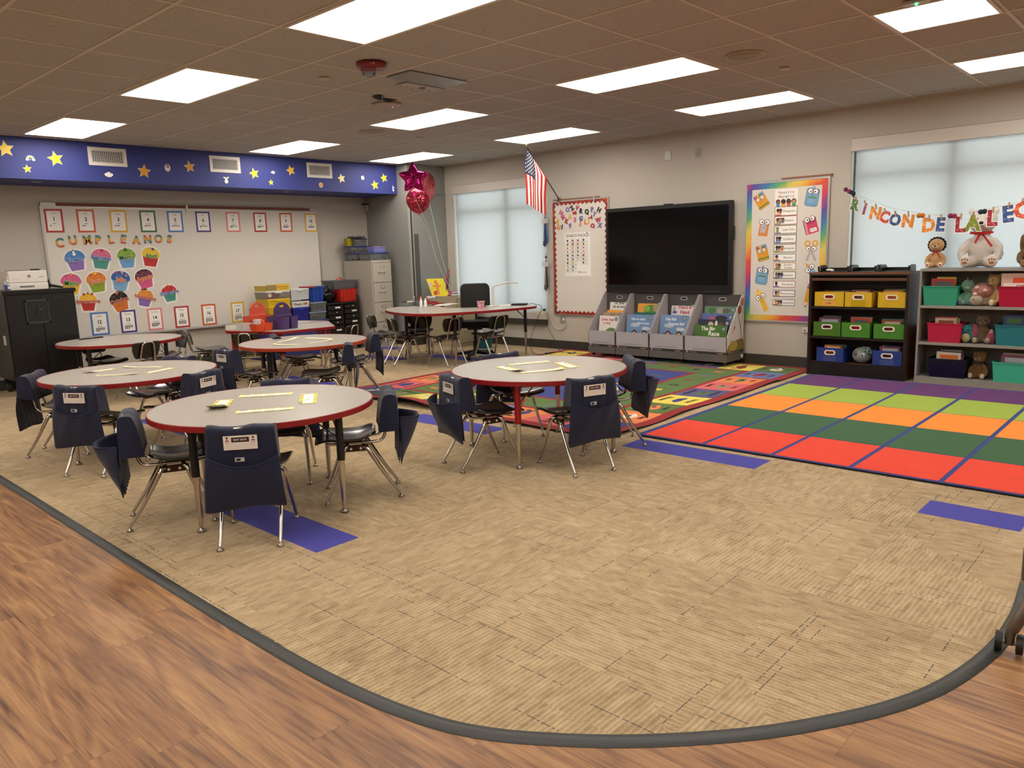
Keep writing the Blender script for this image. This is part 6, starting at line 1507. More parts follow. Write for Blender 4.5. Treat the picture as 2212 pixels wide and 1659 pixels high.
# ================================================================ teacher corner
ZT2 = .681
def putz(px, py, z=ZT2): return on_z(px, py, z)
x, y = putz(883, 661); t = thing('supply_box', 'low clear plastic box with a paper pad at the left end of the teacher table', 'box', (x, y, ZT2)); 
mb = MB(); mb.prism(rrect(-.13, -.09, .13, .09, .02), 0, .055, mat('9AA4A6', .2, trans=.5), taper=.92); mb.build('tray', t)
MB().lathe([(.055, 0), (.056, .012), (0, .014)], mat('D8CCB8', .6), 20, c=(.02, -.02, .056)).box(-.06, .01, .056, .08, .07, .066, mat('3A2A20', .6)).build('paper_pad', t)
for px, lab in ((910, 'left white glue bottle on the teacher table'), (919.5, 'right white glue bottle on the teacher table')):
    x, y = putz(px, 664); t = thing('glue_bottle', lab, 'bottle', (x, y, ZT2), 0, 'white bottles on the teacher table')
    MB().lathe([(.019, 0), (.020, .004), (.020, .085), (.012, .100), (.011, .102)], PWHT, 16).build('bottle_body', t); MB().lathe([(.012, 0), (.012, .018), (.008, .020)], mat('E0DCD4', .4), 14, c=(0, 0, .102)).build('cap', t)
x, y = putz(937, 659); mb = MB()
def pouchf(u, v): return ((u-.5)*.26*(1-.2*v), (v-.5)*.14, .012+.075*(1-u)*math.sin(PI*max(.02, min(.98, v)))+.012*math.sin(9*u+5*v))
mb.grid(14, 8, pouchf, mat('8A1A24', .3)); t = thing('pencil_pouch', 'red and clear pencil pouch heaped on the teacher table', 'pouch', (x, y, ZT2), math.radians(-12)); mb.build('pouch_body', t, mods=solid(.004, -1))
mb = MB(); clutter(mb, -.12, .06, -.05, .05, .085, .125, 26, ['C8C4D0', 'B8302C', 'E0DCE0', '2A3A6A', 'D8A8B0'], .022); o = mb.build('contents', t); o['kind'] = 'stuff'
x, y = putz(903, 661); t = thing('pen_cup', 'cup of markers and scissors behind the white bottles', 'pen cup', (x, y, ZT2)); MB().lathe([(.035, 0), (.04, .085), (.037, .085), (.032, .004)], mat('4A4A52', .4), 16).build('cup', t)
for k, c in enumerate(('B8302C', '1A1A1E', 'D8D4D0', '2A2A6A', 'B8302C', 'E0A030')): a = k*1.05; MB().tube([(.018*math.cos(a), .018*math.sin(a), .01), (.05*math.cos(a), .05*math.sin(a), .12+.01*(k % 3))], .006, mat(c, .4), 8).build('marker', t)
for k, (px, py, a, lab) in enumerate(((968, 657, 8, 'loose white papers in the middle of the teacher table'), (1092, 659.5, -14, 'white sheets at the right end of the teacher table'), (958, 660, 32, 'white sheet sticking out from the paper pile'))):
    x, y = putz(px, py); mb = MB(); mb.box(-.14, -.10, 0, .14, .10, .002+.002*k, PWHT); A = Art(mb, (0, 0, .0025+.002*k), (1, 0, 0), (0, 1, 0))
    for q in range(6): A.line([(-.10, .07-.025*q), (.08, .07-.025*q)], .003, mat('8A8A90'))
    o = mb.build('paper_sheet', None, (x, y, ZT2+.0005*(k == 2)*0+(.006 if k == 2 else 0)), math.radians(a)); tag(o, lab, 'paper')
x, y = putz(1039, 668); t = thing('treat_bucket', 'small pink and red heart patterned bucket on the teacher table', 'bucket', (x, y, ZT2))
g = NG('heart_print'); n1 = g.nt.nodes.new('ShaderNodeTexVoronoi'); n1.inputs['Scale'].default_value = 55; g.link(g.tc, n1.inputs['Vector'])
HP = g.done(g.mix(g.math('LESS_THAN', n1.outputs['Distance'], .42), 'E8B4C0', 'B01C3A'), .35)
MB().lathe([(.038, 0), (.050, .095), (.053, .097), (.053, .102), (.048, .102), (.036, .004)], HP, 22).build('bucket_body', t); mb = MB(); mb.tube([(-.052, 0, .09), (-.056, -.01, .05), (-.056, -.012, .02)], .0018, mat('E0B0BC'), 6); mb.build('handle', t)
# document camera / lamp
x, y = putz(1066, 661.5); t = thing('desk_lamp', 'white folding desk lamp on the teacher table in front of the window', 'lamp', (x, y, ZT2))
LW = mat('D8D2CA', .35); MB().box(-.10, -.055, 0, .06, .055, .012, LW, b=.004).build('base', t); MB().box(-.016, -.014, .012, .014, .014, .262, LW, b=.004).build('stem', t)
ar = Vector((.73, -.68, 0)); mb = MB(); mb.tube([(0, 0, .262), tuple(ar*.16+Vector((0, 0, .30))), tuple(ar*.20+Vector((0, 0, .305)))], .012, LW, 8); mb.tube([tuple(ar*.18+Vector((0, 0, .305))), tuple(ar*.34+Vector((0, 0, .298)))], .009, LW, 8); mb.build('arm', t)
x, y = putz(1122, 659); t = thing('black_box_device', 'flat black electronic box at the right tip of the teacher table', 'device', (x, y, ZT2), math.radians(-60)); MB().box(-.10, -.07, 0, .10, .07, .022, BLACK, b=.004).build('housing', t)
mb = MB(); x2, y2 = on_z(1146, 663, .68)
mb.tube(spline([(x+.05, y-.05, .69), (x+.03, y-.2, .705), (7.68, 6.66, .70), (7.70, 6.55, .66), (7.66, 6.60, .5), (7.66, 6.72, .25), (7.65, 6.72, .12), (7.72, 6.70, .03), (7.86, 6.66, .008)], 5, False), .0035, BLACK, 6)
mb.tube(spline([(7.99, 6.62, .012), (8.10, 6.58, .02), (8.22, 6.62, .006), (8.33, 6.80, .02), (8.42, 6.93, .12), (8.45, 7.08, .30), (8.44, 7.12, .45), (8.45, 7.13, .50)], 5, False), .0035, BLACK, 6)
item(mb, 'power_cable', 'black cable running from the teacher table down past the wall', 'cable')
item(MB().box(7.86, 6.60, .001, 7.99, 6.66, .028, BLACK, b=.005), 'power_adapter', 'black power brick on the carpet by the teacher table leg', 'adapter')
item(MB().box(XW-.045, 7.12, .4905, XW+.005, 7.28, .535, mat('C8C0A8', .5), b=.004).box(XW-.04, 7.13, .535, XW-.01, 7.16, .565, BLACK), 'power_strip', 'cream power strip on the window sill corner', 'power strip')
mb = MB(); mb.tube(spline([(XW-.012, 7.06, .52), (XW-.015, 7.03, .42), (XW-.014, 6.98, .33), (XW-.012, 6.90, .28), (XW-.012, 6.80, .30), (XW-.014, 6.76, .38), (XW-.018, 6.755, .44)], 5, False), .005, mat('D0C8B4', .5), 7); item(mb, 'extension_lead', 'cream cord looping from the sill to the wall outlet', 'cord')
y_, z_ = on_x(1216, 690, XW); mb = MB(); mb.box(XW-.006, y_-.05, z_-.045, XW, y_+.05, z_+.045, mat('8E8C86', .4), b=.003); mb.ball((XW-.012, y_-.02, z_), (.010, .016, .018), PWHT, nu=10, nv=6); item(mb, 'outlet_plate', 'grey double outlet under the red-bordered board', 'outlet')
y_, z_ = on_x(1740, 712.5, XW); mb = MB(); mb.box(XW-.02, y_-.06, z_-.03, XW, y_+.03, z_+.03, mat('D8D4CC', .4), b=.012); mb.ball((XW-.022, y_+.0, z_-.004), .008, BLACK, nu=8, nv=6); item(mb, 'wall_socket', 'white wall socket just left of the brown bookcase', 'outlet')
# office chair
OX, OY = 7.20, 7.30
t = thing('office_chair', 'dark grey swivel office chair behind the teacher table', 'office chair', (OX, OY, 0), math.radians(42))
OC = mat('1E1D1B', .9, noise=(120, .25)); OB = mat('0C0C0D', .4)
for k in range(5):
    a = 2*PI*k/5+.3; mb = MB(); mb.tube([(0, 0, .085), (.26*math.cos(a), .26*math.sin(a), .062)], [.03, .018], OB, 8); L_ = mb.build('base_leg', t)
    c, s = .27*math.cos(a), .27*math.sin(a); MB().tube([(c-.018*math.sin(a), s+.018*math.cos(a), .027), (c+.018*math.sin(a), s-.018*math.cos(a), .027)], .026, OB, 12).tube([(c, s, .027), (c, s, .065)], .008, OB, 6).build('caster', L_)
MB().lathe([(.035, .07), (.035, .22), (.022, .23), (.022, .42)], OB, 16).build('gas_column', t)
MB().tube([(.05, -.1, .40), (.02, -.26, .385), (.0, -.30, .37)], .008, OB, 6).box(-.1, -.1, .385, .1, .1, .42, OB, b=.01).build('tilt_lever', t)
def cush(w, d, h, m, n=10): 
    pts = rrect(-d, -w, d, w, min(w, d)*.35, 5); mb = MB(); rings = []
    for s_, z in ((.9, 0), (1, h*.3), (1, h*.7), (.86, h)): rings.append([(p[0]*s_, p[1]*s_, z) for p in pts])
    N = len(pts); vs = sum(rings, []); fs = [tuple(range(N-1, -1, -1)), tuple(range(3*N, 4*N))]
    for r in range(3):
        for k in range(N): q = (k+1) % N; fs.append((r*N+k, r*N+q, r*N+N+q, r*N+N+k))
    mb.add(vs, fs, m, True); return mb
o = cush(.235, .225, .075, OC).build('seat', t); o.location = (0, 0, .42)
o = cush(.20, .20, .07, OC).build('backrest', t); o.matrix_local = Matrix.Translation((.265, 0, .78)) @ Matrix.Rotation(math.radians(-84), 4, 'Y') @ Matrix.Translation((0, 0, -.03))
MB().tube([(.05, 0, .41), (.28, 0, .42), (.33, 0, .50), (.315, 0, .72)], .016, OB, 8).build('back_post', t)
# things on the low beige cabinet
ZC = .756
x, y = 7.93, 8.80; t = thing('gift_sign', 'yellow gift card board with an orange cross leaning on the beige cabinet', 'card', (x, y, ZC), math.radians(-48))
mb = MB(); M_ = Matrix.Rotation(math.radians(-14), 4, 'X'); mtmp = MB(); A = Art(mtmp, (0, 0, 0), (1, 0, 0), (0, 0, 1)); A.slab([(-.10, 0), (.16, 0), (.07, .27), (-.19, .27)], .003, mat('E4D41C', .45))
A.poly([(-.03, .02), (.02, .02), (-.01, .2), (-.05, .2)], mat('E08A24', .5)); A.rect(-.09, .14, .03, .17, mat('E08A24', .5)); A.poly([(-.08, .20), (-.01, .20), (-.05, .26)], mat('DC7A20', .5)); A.ell(-.05, .05, .03, .035, mat('C03A3A', .5), 12); A.ell(-.12, .18, .025, .035, mat('D8B8C8', .5), 10)
for k in range(16): A.dots([(random.uniform(-.12, .09), random.uniform(.02, .25))], .004, mat('5A5A18'))
mb.add([M_ @ Vector(v) for v in mtmp.v], [], INK)
for f_, mi in zip(mtmp.f, mtmp.m): mb.f.append(f_); mb.m.append(mb._mi(mtmp.mats[mi])); mb.sm.append(False)
mb.build('board', t)
t = thing('small_flag', 'little yellow, blue and red flag on a stick by the corner', 'flag', (8.0, 8.62, ZC)); MB().tube([(0, 0, 0), (.01, 0, .40)], .003, mat('6A4A2A'), 6).box(-.03, -.03, 0, .03, .03, .018, mat('4A3A2A', .5)).build('stick', t)
mb = MB(); 
for c, u0, u1 in (('E0B020', 0, .5), ('20307A', .5, .75), ('A82028', .75, 1)):
    for k in range(6):
        a, b = k/6, (k+1)/6
        F_ = lambda u, v: (.01-.07*u*math.sin(PI*.5*(v*.8+.2))-.012, .02*math.sin(6*u+3*v), .40-.23*v-.10*u*v)
        mb.add([F_(u0, a), F_(u1, a), F_(u1, b), F_(u0, b)], [(0, 1, 2, 3)], mat(c, .6))
mb.build('flag_cloth', t)
t = thing('wipes_tub', 'white wipes canister with green lid on the beige cabinet', 'canister', (8.10, 8.86, ZC)); MB().lathe([(.036, 0), (.037, .17)], mat('D8D8D2', .4), 20).build('canister_body', t); MB().lathe([(.038, 0), (.038, .022), (.03, .026), (0, .026)], mat('8ABC8A', .4), 20, c=(0, 0, .17)).build('lid', t)
mb = MB(); A = Art(mb, (-.038*.74, -.038*.68, .09), (.68, -.74, 0), (0, 0, 1)); 
for k in range(4): A.line([(-.012, .03-.02*k), (.012, .03-.02*k)], .008, mat('7A7A7A'))
mb.build('label', t)
t = thing('round_tin', 'striped round tin at the front corner of the beige cabinet', 'tin', (7.93, 8.45, ZC)); MB().lathe([(.05, 0), (.05, .02)], mat('8A9A6A', .5), 20).lathe([(.0505, .02), (.0505, .035)], PWHT, 20).lathe([(.05, .035), (.05, .05)], mat('7A6A9A', .5), 20).lathe([(.052, .05), (.052, .06), (0, .062)], mat('B8A8C8', .5), 20).build('tin_body', t)
# blue tub with bagged stuff under the window
t = thing('floor_tub', 'turquoise tub with a clear bag in it on the floor under the window', 'tub', (8.02, 7.95, .001)); MB().lathe([(.10, 0), (.125, .12), (.13, .12), (.13, .128), (.12, .128), (.098, .006)], mat('1C7A9A', .4), 24).build('tub_body', t)
mb = MB(); mb.ball((0, 0, .20), (.14, .14, .10), mat('A8A8A8', .15, trans=.4), nu=18, nv=10, wob=.12); clutter(mb, -.09, .09, -.09, .09, .13, .20, 16, ['B8B8BC', '6A3A3A', 'D8D4D0'], .03); mb.build('bag', t)
# lanyards on hooks
def lanyard(z0, z1, cols, label, card):
    y_ = 6.965*K+.115; t = thing('lanyard_bunch', label, 'lanyards', (XW-.03, 7.09, z1), 0, 'lanyard bunches between window and board')
    mb = MB(); mb.tube([(.03, 0, 0), (.0, 0, .004), (-.01, 0, -.012), (0, 0, -.02)], .003, STEEL, 6); mb.box(-.008, -.012, -.05, .012, .012, -.02, BLACK, b=.004); mb.build('hook', t)
    mb = MB(); rr = random.Random(5); L_ = z1-z0
    for k in range(12):
        dx, dy = rr.uniform(-.02, .022), rr.uniform(-.035, .035); ln = L_*rr.uniform(.8, 1.0)
        pts = [(0, 0, -.05), (dx*.6, dy*.6, -.05-ln*.3), (dx, dy, -ln*.85), (dx*.8, dy*.9+.008, -ln), (dx*.8, dy-.01, -ln*.9), (dx*.4, dy*.4, -.08)]
        mb.tube(spline(pts, 3, False), .0045, mat(cols[k % len(cols)], .6), 5)
    mb.build('cords', t)
    for k in range(card): M_ = Matrix.Translation((-.012-.004*k, (k-1)*.028, -.13)) @ Matrix.Rotation((k-1)*.25, 4, 'X'); MB().box(-.001, -.03, -.035, .001, .03, .035, mat('C8C4C0', .4), M=M_).build('badge', t)
lanyard(1.44, 1.93, ['3A5A9A', '6A8AC0', '2A3A6A', 'A8B8D0'], 'bunch of blue lanyards hanging from the upper hook', 3)
lanyard(.82, 1.33, ['3A3436', 'A8A0A0', '6A5A5A', 'C8BCBC'], 'bunch of black and white lanyards hanging from the lower hook', 3)
# ================================================================ rugs
random.seed(11)
def pile(col, s=.18, name='rug_pile'):
    g = NG(name); n1 = g.noise(g.tc, 7, 3, .6); n2 = g.noise(g.tc, 260, 2, .6)
    c = lin(col); a = tuple(max(0, v*(1-s)) for v in c); b = tuple(min(1, v*(1+s)) for v in c)
    m = g.mix(g.math('ADD', g.math('MULTIPLY', n1, .5), g.math('MULTIPLY', n2, .5)), '000000', '000000'); node = m.node
    node.inputs['A'].default_value = (*a, 1); node.inputs['B'].default_value = (*b, 1)
    mm = g.done(m, .95, .1); g.b.inputs['Sheen Weight'].default_value = .15; g.bump(n2, .3, .004); return mm
PL = {k: pile(v) for k, v in dict(red='E03A1C', green='2C5A34', orange='F08A24', lime='98B03C', purple='5C2468', blue='26357E').items()}
t = thing('square_rug', 'large rug of red, green, orange, lime and purple squares on blue', 'rug', (6.4, 1.6, 0))
rx0, rx1, ry0, ry1 = 4.735, 8.06, .02, 3.135
ZR = .012
g_ = PL['blue']
pts = rrect(rx0, ry0, rx1, ry1, .06, 5)
mb = MB(); mb.prism(pts, .001, ZR-.001, mat('0B0B14', .9)); 
rel(mb, 'rug_base', t)
xs = [rx0+.035, 5.412-.03, 6.116-.04, 6.757-.04, 7.425-.04, 8.02]
cw = .5022; y0_ = ry1-.055
mb = MB(); mb.prism(rrect(rx0+.008, ry0+.008, rx1-.008, ry1-.008, .05, 5), ZR-.001, ZR, g_); rel(mb, 'blue_ground', t)
for i, c in enumerate(('red', 'green', 'orange', 'lime', 'purple')):
    mb = MB()
    for k in range(6):
        ya = y0_-cw*k; yb = ya-cw+.03
        mb.box(xs[i]+(.0 if i == 0 else .010), yb, ZR, xs[i+1]-.002, ya, ZR+.0012, PL[c])
    rel(mb, 'colour_row', t)['label'] = c+' row of squares'
# alphabet rug
AX0, AX1, AY0, AY1 = 4.50, 8.44, 3.235, 6.72
def wav(x, y):
    z = .010
    e = max(0, 1-abs(x-AX0)/.5)
    z += e*(.055*math.exp(-((y-5.55)/.40)**2)+.012*(1+math.sin(y*5.0))*.5)
    e2 = max(0, 1-abs(y-AY0)/.35); z += e2*.012*(1+math.sin(x*7.0))*.5
    if x > 7.5 and y < 6.2: z = .010
    return z
def wob(x, y):
    k = min(1, max(0, (7.9-x)/1.0)) if y < 4.5 else 1.0
    return x+.012*math.sin(y*4.2+1)*(1 if x < 8.2 else 0), y+.014*math.sin(x*4.6)*k
class RugArt(Art):
    def P(s, u, v, w=None):
        ww = s.w if w is None else w; x, y = wob(u, v); return Vector((x, y, wav(x, y)+ww))
    def fine(s, pts, m, n=8):
        """rectangle subdivided so it follows the ripples; pts = (x0, y0, x1, y1)"""
        s.up(); x0, y0, x1, y1 = pts; nx = max(1, int(abs(x1-x0)/.06)); ny = max(1, int(abs(y1-y0)/.06))
        vs = [s.P(x0+(x1-x0)*i/nx, y0+(y1-y0)*j/ny) for j in range(ny+1) for i in range(nx+1)]
        fs = [(j*(nx+1)+i, j*(nx+1)+i+1, (j+1)*(nx+1)+i+1, (j+1)*(nx+1)+i) for j in range(ny) for i in range(nx)]
        s.mb.add(vs, fs, m); return s
RP = {k: pile(v, .15) for k, v in dict(red='8E1216', green='4E6A30', blue='26357C', yellow='DCC850', pink='CC5A5E', orange='D87A44', slate='4A4A78', lblue='5A6A9C', tan='9A7A50', ink='14141A', white='D8D0C0').items()}
t = thing('alphabet_rug', 'rippled alphabet rug with picture squares and a blue centre', 'rug', ((AX0+AX1)/2, (AY0+AY1)/2, 0))
mb = MB(); A = RugArt(mb, (0, 0, 0), (1, 0, 0), (0, 1, 0), step=.0007)
mb2 = MB()
nx, ny = 80, 60
per = [(AX0+(AX1-AX0)*i/nx, AY0) for i in range(nx)]+[(AX1, AY0+(AY1-AY0)*j/ny) for j in range(ny)]+[(AX1-(AX1-AX0)*i/nx, AY1) for i in range(nx)]+[(AX0, AY1-(AY1-AY0)*j/ny) for j in range(ny)]
vs = []
for p in per:
    q = A.P(*p, w=.0); vs += [tuple(q), (q.x, q.y, q.z-.0095)]
n = len(per); mb2.add(vs, [(2*k, 2*k+1, 2*((k+1) % n)+1, 2*((k+1) % n)) for k in range(n)], mat('0E0C0C', .9))
A2 = RugArt(mb2, (0, 0, 0), (1, 0, 0), (0, 1, 0)); A2.w = -.0099; A2.fine((AX0, AY0, AX1, AY1), mat('8A7A66', .9))
rel(mb2, 'rug_backing', t)
A.fine((AX0, AY0, AX1, AY1), RP['red'])
B = .10; ix0, ix1, iy0, iy1 = AX0+B, AX1-B, AY0+B, AY1-B
NX_, NY_ = 9, 8; cx_, cy_ = (ix1-ix0)/NX_, (iy1-iy0)/NY_
seqc = ['green', 'slate', 'pink', 'orange', 'yellow', 'green', 'lblue', 'yellow', 'slate', 'pink', 'orange']
W_R = ['vaca', 'cow', 'perro', 'dog', 'nube', 'sol', 'taza', 'cup', 'oveja', 'uva']
cells = []
# near side of the camera-right edge (y = AY0) listed from the far corner to the near one
right = [('green', 'oso', 'white'), ('lblue', 'rana', 'red'), ('orange', 'oso', 'green'), ('pink', 'cama', 'tan'), ('slate', 'pescado', 'green'), ('yellow', 'house', 'blue'), ('green', 'casa', 'orange'), ('orange', 'bus', 'white'), ('blue', 'silla', 'lblue')]
for k, (c, w_, ic) in enumerate(right): cells.append((NX_-1-k, 0, c, w_, ic, 'X'))
front = [('pink', 'car', 'red'), ('orange', 'flor', 'blue'), ('lblue', 'mano', 'tan'), ('slate', 'pan', 'tan'), ('yellow', 'libro', 'white'), ('green', 'elefante', 'tan'), ('slate', 'gato', 'white')]
for k, (c, w_, ic) in enumerate(front): cells.append((0, 1+k, c, w_, ic, 'Y'))
left = [('pink', 'dinosaurio', 'blue'), ('orange', 'corazón', 'tan'), ('slate', 'luna', 'yellow'), ('green', 'mesa', 'tan'), ('pink', 'pato', 'yellow'), ('lblue', 'barco', 'red'), ('yellow', 'zapato', 'green'), ('yellow', 'tren', 'ink')]
for k, (c, w_, ic) in enumerate(left): cells.append((1+k, NY_-1, c, w_, ic, 'X'))
back = [('yellow', 'taza', 'red'), ('slate', 'nido', 'white'), ('green', 'lápiz', 'yellow'), ('lblue', 'hoja', 'green'), ('pink', 'rosa', 'red'), ('red', 'fresa', 'pink')]
for k, (c, w_, ic) in enumerate(back): cells.append((NX_-1, 1+k, c, w_, ic, 'Y'))
lay = A.w
for (i, j, c, w_, ic, dr) in cells:
    A.w = lay; x0, y0 = ix0+i*cx_, iy0+j*cy_; A.fine((x0+.002, y0+.002, x0+cx_-.002, y0+cy_-.002), RP.get(c, RP['red']))
    cx, cy = x0+cx_/2, y0+cy_/2
    # pictures and words face outwards
    A.poly(spline([(cx+.10*math.cos(a)*(1+.3*math.sin(3*a+i+j)), cy+.055*math.sin(a)*(1+.35*math.cos(2*a+i*2+j))) for a in [2*PI*q/9 for q in range(9)]], 2), RP[ic])
    A.ell(cx+.03, cy+.01, .025, .02, RP['ink' if ic != 'ink' else 'white'], 8)
    if dr == 'X': rot, off = (PI, (0, .125)) if j == 0 else (0, (0, -.125))
    else: rot, off = (PI/2+PI if False else -PI/2+PI, (0, 0)) ; 
    if dr == 'X':
        A.text(w_, cx, cy+.125, .055, RP['ink'], rot=PI if j == 0 else 0, bold=.02, wmax=cx_*.85); A.text(w_, cx, cy-.130, .050, RP['ink'], rot=PI if j == 0 else 0, bold=.02, wmax=cx_*.7)
    else:
        s = 1 if i else -1
        A.text(w_, cx-.13*(1), cy, .055, RP['ink'], rot=-PI/2 if i == 0 else PI/2, bold=.02, wmax=cy_*.85); A.text(w_, cx+.13, cy, .05, RP['ink'], rot=-PI/2 if i == 0 else PI/2, bold=.02, wmax=cy_*.7)
A.w = lay
gx0, gx1, gy0, gy1 = ix0+cx_+.055, ix1-cx_-.055, iy0+cy_+.055, iy1-cy_-.055
A.fine((gx0, gy0, gx1, gy1), RP['green'])
alpha = 'abcdefghijklmnñopqrstuvwxyz'; lc = ['orange', 'lblue', 'red', 'ink', 'yellow', 'slate', 'orange', 'red']
ring = []; gw = .36
L1, L2 = (gx1-gx0-gw), (gy1-gy0-gw); tot = 2*(L1+L2)
lay2 = A.w
for k in range(28):
    s = tot*k/28
    if s < L1: p = (gx1-gw/2-s, gy0+gw/2, PI)
    elif s < L1+L2: p = (gx0+gw/2, gy0+gw/2+(s-L1), -PI/2)
    elif s < 2*L1+L2: p = (gx0+gw/2+(s-L1-L2), gy1-gw/2, 0)
    else: p = (gx1-gw/2, gy1-gw/2-(s-2*L1-L2), PI/2)
    A.w = lay2; A.text(alpha[k % 27], p[0], p[1], .13, RP[lc[k % 8]], rot=p[2], bold=.03)
A.w = lay2; A.fine((gx0+gw, gy0+gw, gx1-gw, gy1-gw), RP['red']); A.fine((gx0+gw+.05, gy0+gw+.05, gx1-gw-.05, gy1-gw-.05), RP['blue'])
lay3 = A.w
for k, (w_, u, v, c) in enumerate((('lunes', .2, .25, 'white'), ('martes', .5, .2, 'yellow'), ('jueves', .8, .3, 'white'), ('viernes', .3, .65, 'white'), ('sábado', .7, .7, 'white'), ('azul', .15, .8, 'lblue'), ('rojo', .85, .85, 'green'), ('verde', .5, .5, 'white'), ('uno', .85, .12, 'green'))):
    A.w = lay3; A.text(w_, gx0+gw+.1+(gx1-gx0-2*gw-.2)*u, gy0+gw+.1+(gy1-gy0-2*gw-.2)*v, .07, RP[c], rot=-PI/2+.15*math.sin(k*3), bold=.03)
rel(mb, 'rug_pile', t)
# ================================================================ letter garland
GXP = 8.03
def garx(a): return 8.42-.39*min(1, max(0, (a-330)/800))**.8
gp = [on_x(1720+a/4.496, 360+b/4.496, x_) for (a, b, x_) in ((lambda L: [(q[0], q[1], garx(q[0])) for q in L])(((330, 100, 8.42), (500, 215, 8.38), (610, 283, 8.34), (760, 340, 8.32), (900, 395, 8.30), (1080, 430, GXP), (1300, 463, GXP), (1500, 475, GXP), (1720, 445, GXP), (1900, 400, GXP), (2060, 365, GXP), (2212, 325, GXP))))]
gx = [garx(a) for a in (330, 500, 610, 760, 900, 1080, 1300, 1500, 1720, 1900, 2060, 2212)]
line = [(gx[i], p[0], p[1]) for i, p in enumerate(gp)]+[(GXP, .9, 1.80), (8.40, .3, 2.05)]
t = thing('garland_string', 'thin string with pompoms strung across the wide window', 'garland', line[0])
rel(MB().tube(spline(line, 6, False), .0018, mat('C8C4BC', .6), 5), 'string', t)
for (a, b, c, nm) in ((482, 222, '5A3058', 'purple'), (513, 240, 'B8303A', 'red'), (535, 250, '1E2A66', 'navy'), (555, 263, '123A2A', 'dark green'), (1192, 475, 'C08A2A', 'mustard'), (1228, 475, 'DC6A1C', 'orange'), (1498, 478, '7A3068', 'purple'), (1535, 478, 'B02A4A', 'crimson'), (1790, 440, '1E3050', 'navy'), (1828, 435, '0E3024', 'dark green')):
    x_ = garx(a)-.004; y_, z_ = on_x(1720+a/4.496, 360+b/4.496, x_)
    mb = MB(); mb.ball((x_, y_, z_), .022, mat(c, .95, bump=(300, .8)), nu=14, nv=10, wob=.14); o = rel(mb, 'pompom', t); o['label'] = nm+' pompom'
def dotted(col):
    g = NG('dotted_card'); v = g.nt.nodes.new('ShaderNodeTexVoronoi'); v.inputs['Scale'].default_value = 30; g.link(g.tc, v.inputs['Vector'])
    c = lin(col); m = g.mix(g.math('LESS_THAN', v.outputs['Distance'], .28), '000000', '000000'); m.node.inputs['A'].default_value = (*c, 1); m.node.inputs['B'].default_value = (*[min(1, q*1.6+.08) for q in c], 1); return g.done(m, .5)
GC = {'green': dotted('4A7038'), 'mauve': dotted('8A4A6A'), 'orange': dotted('D8883A'), 'coral': dotted('CC4E34'), 'blue': dotted('34508E'), 'crimson': dotted('9A2434'), 'olive': dotted('7A8A30')}
GL = [('R', 577, 370, 'green', 14, .10), ('I', 665, 410, 'mauve', 14, .10), ('N', 770, 450, 'orange', 8, .11), ('C', 858, 487, 'coral', 14, .10), ('O', 960, 515, 'blue', 8, .10), ('N', 1085, 527, 'orange', 6, .11), ('D', 1288, 567, 'orange', 4, .115), ('E', 1403, 560, 'blue', 4, .115), ('L', 1595, 560, 'crimson', 0, .125), ('A', 1715, 545, 'olive', 0, .13), ('L', 1908, 497, 'crimson', 0, .125), ('E', 2058, 457, 'blue', -6, .13), ('C', 2190, 420, 'coral', -6, .13)]
seen = {}
gname = ['first', 'second', 'third']
for i, (ch, a, b, c, r, h) in enumerate(GL):
    x_ = garx(a)-.006; y_, z_ = on_x(1720+a/4.496, 360+b/4.496, x_)
    seen[ch] = seen.get(ch, 0)+1
    rr = math.radians(-r)
    lab = '%s dotted paper letter %s pegged on the window garland' % (c, ch)
    if ch in 'NECL': lab += ', %s %s from the left' % (gname[seen[ch]-1], ch)
    t = thing('garland_letter', lab, 'letter', (x_, y_, z_+h/2+.012), 0, 'dotted letters on the window garland')
    mb = MB(); A = Art(mb, (0, 0, -h/2-.012), (0, -math.cos(rr), math.sin(rr)), (0, math.sin(rr), math.cos(rr)))
    vs, fs, x0, x1, y0, y1 = text_mesh(ch, .10)
    A.text(ch, 0, 0, h, PWHT, bold=.085, wide=.88); A.text(ch, 0, 0, h, mat('4A4A4A', .6), bold=.052, wide=.88); A.text(ch, 0, 0, h, GC[c], bold=.045, wide=.88)
    o = mb.build('paper_letter', t); 
    MB().box(-.006, -.006, -.030, .010, .006, .022, mat('A88A6A', .7), M=Matrix.Rotation(rr*1.6, 4, 'X')).build('clothespin', t)
# ================================================================ soft toys
random.seed(5)
def fur(col, s=.22, sc=55):
    g = NG('plush_fur'); n1 = g.noise(g.tc, sc, 4, .7); n2 = g.noise(g.tc, 14, 3, .6); c = lin(col)
    m = g.mix(g.math('ADD', g.math('MULTIPLY', n1, .6), g.math('MULTIPLY', n2, .4)), '000000', '000000'); m.node.inputs['A'].default_value = (*[v*(1-s) for v in c], 1); m.node.inputs['B'].default_value = (*[min(1, v*(1+s*.6)) for v in c], 1)
    mm = g.done(m, .95, .1); g.b.inputs['Sheen Weight'].default_value = .3; g.bump(n1, .9, .012); return mm
EYE_M = mat('0A0808', .1)
def organic(o):
    m = o.modifiers.new('remesh', 'REMESH'); m.mode = 'VOXEL'; m.voxel_size = o['vox']; m.use_smooth_shade = True
    s = o.modifiers.new('smooth', 'SMOOTH'); s.factor = .6; s.iterations = 5
    if o.get('tuft'):
        tx_ = bpy.data.textures.new('tuft', 'CLOUDS'); tx_.noise_scale = .018; tx_.noise_depth = 1
        d = o.modifiers.new('tufts', 'DISPLACE'); d.texture = tx_; d.strength = o['tuft']; d.mid_level = .5
def ROT(ax, deg): return Matrix.Rotation(math.radians(deg), 3, ax)
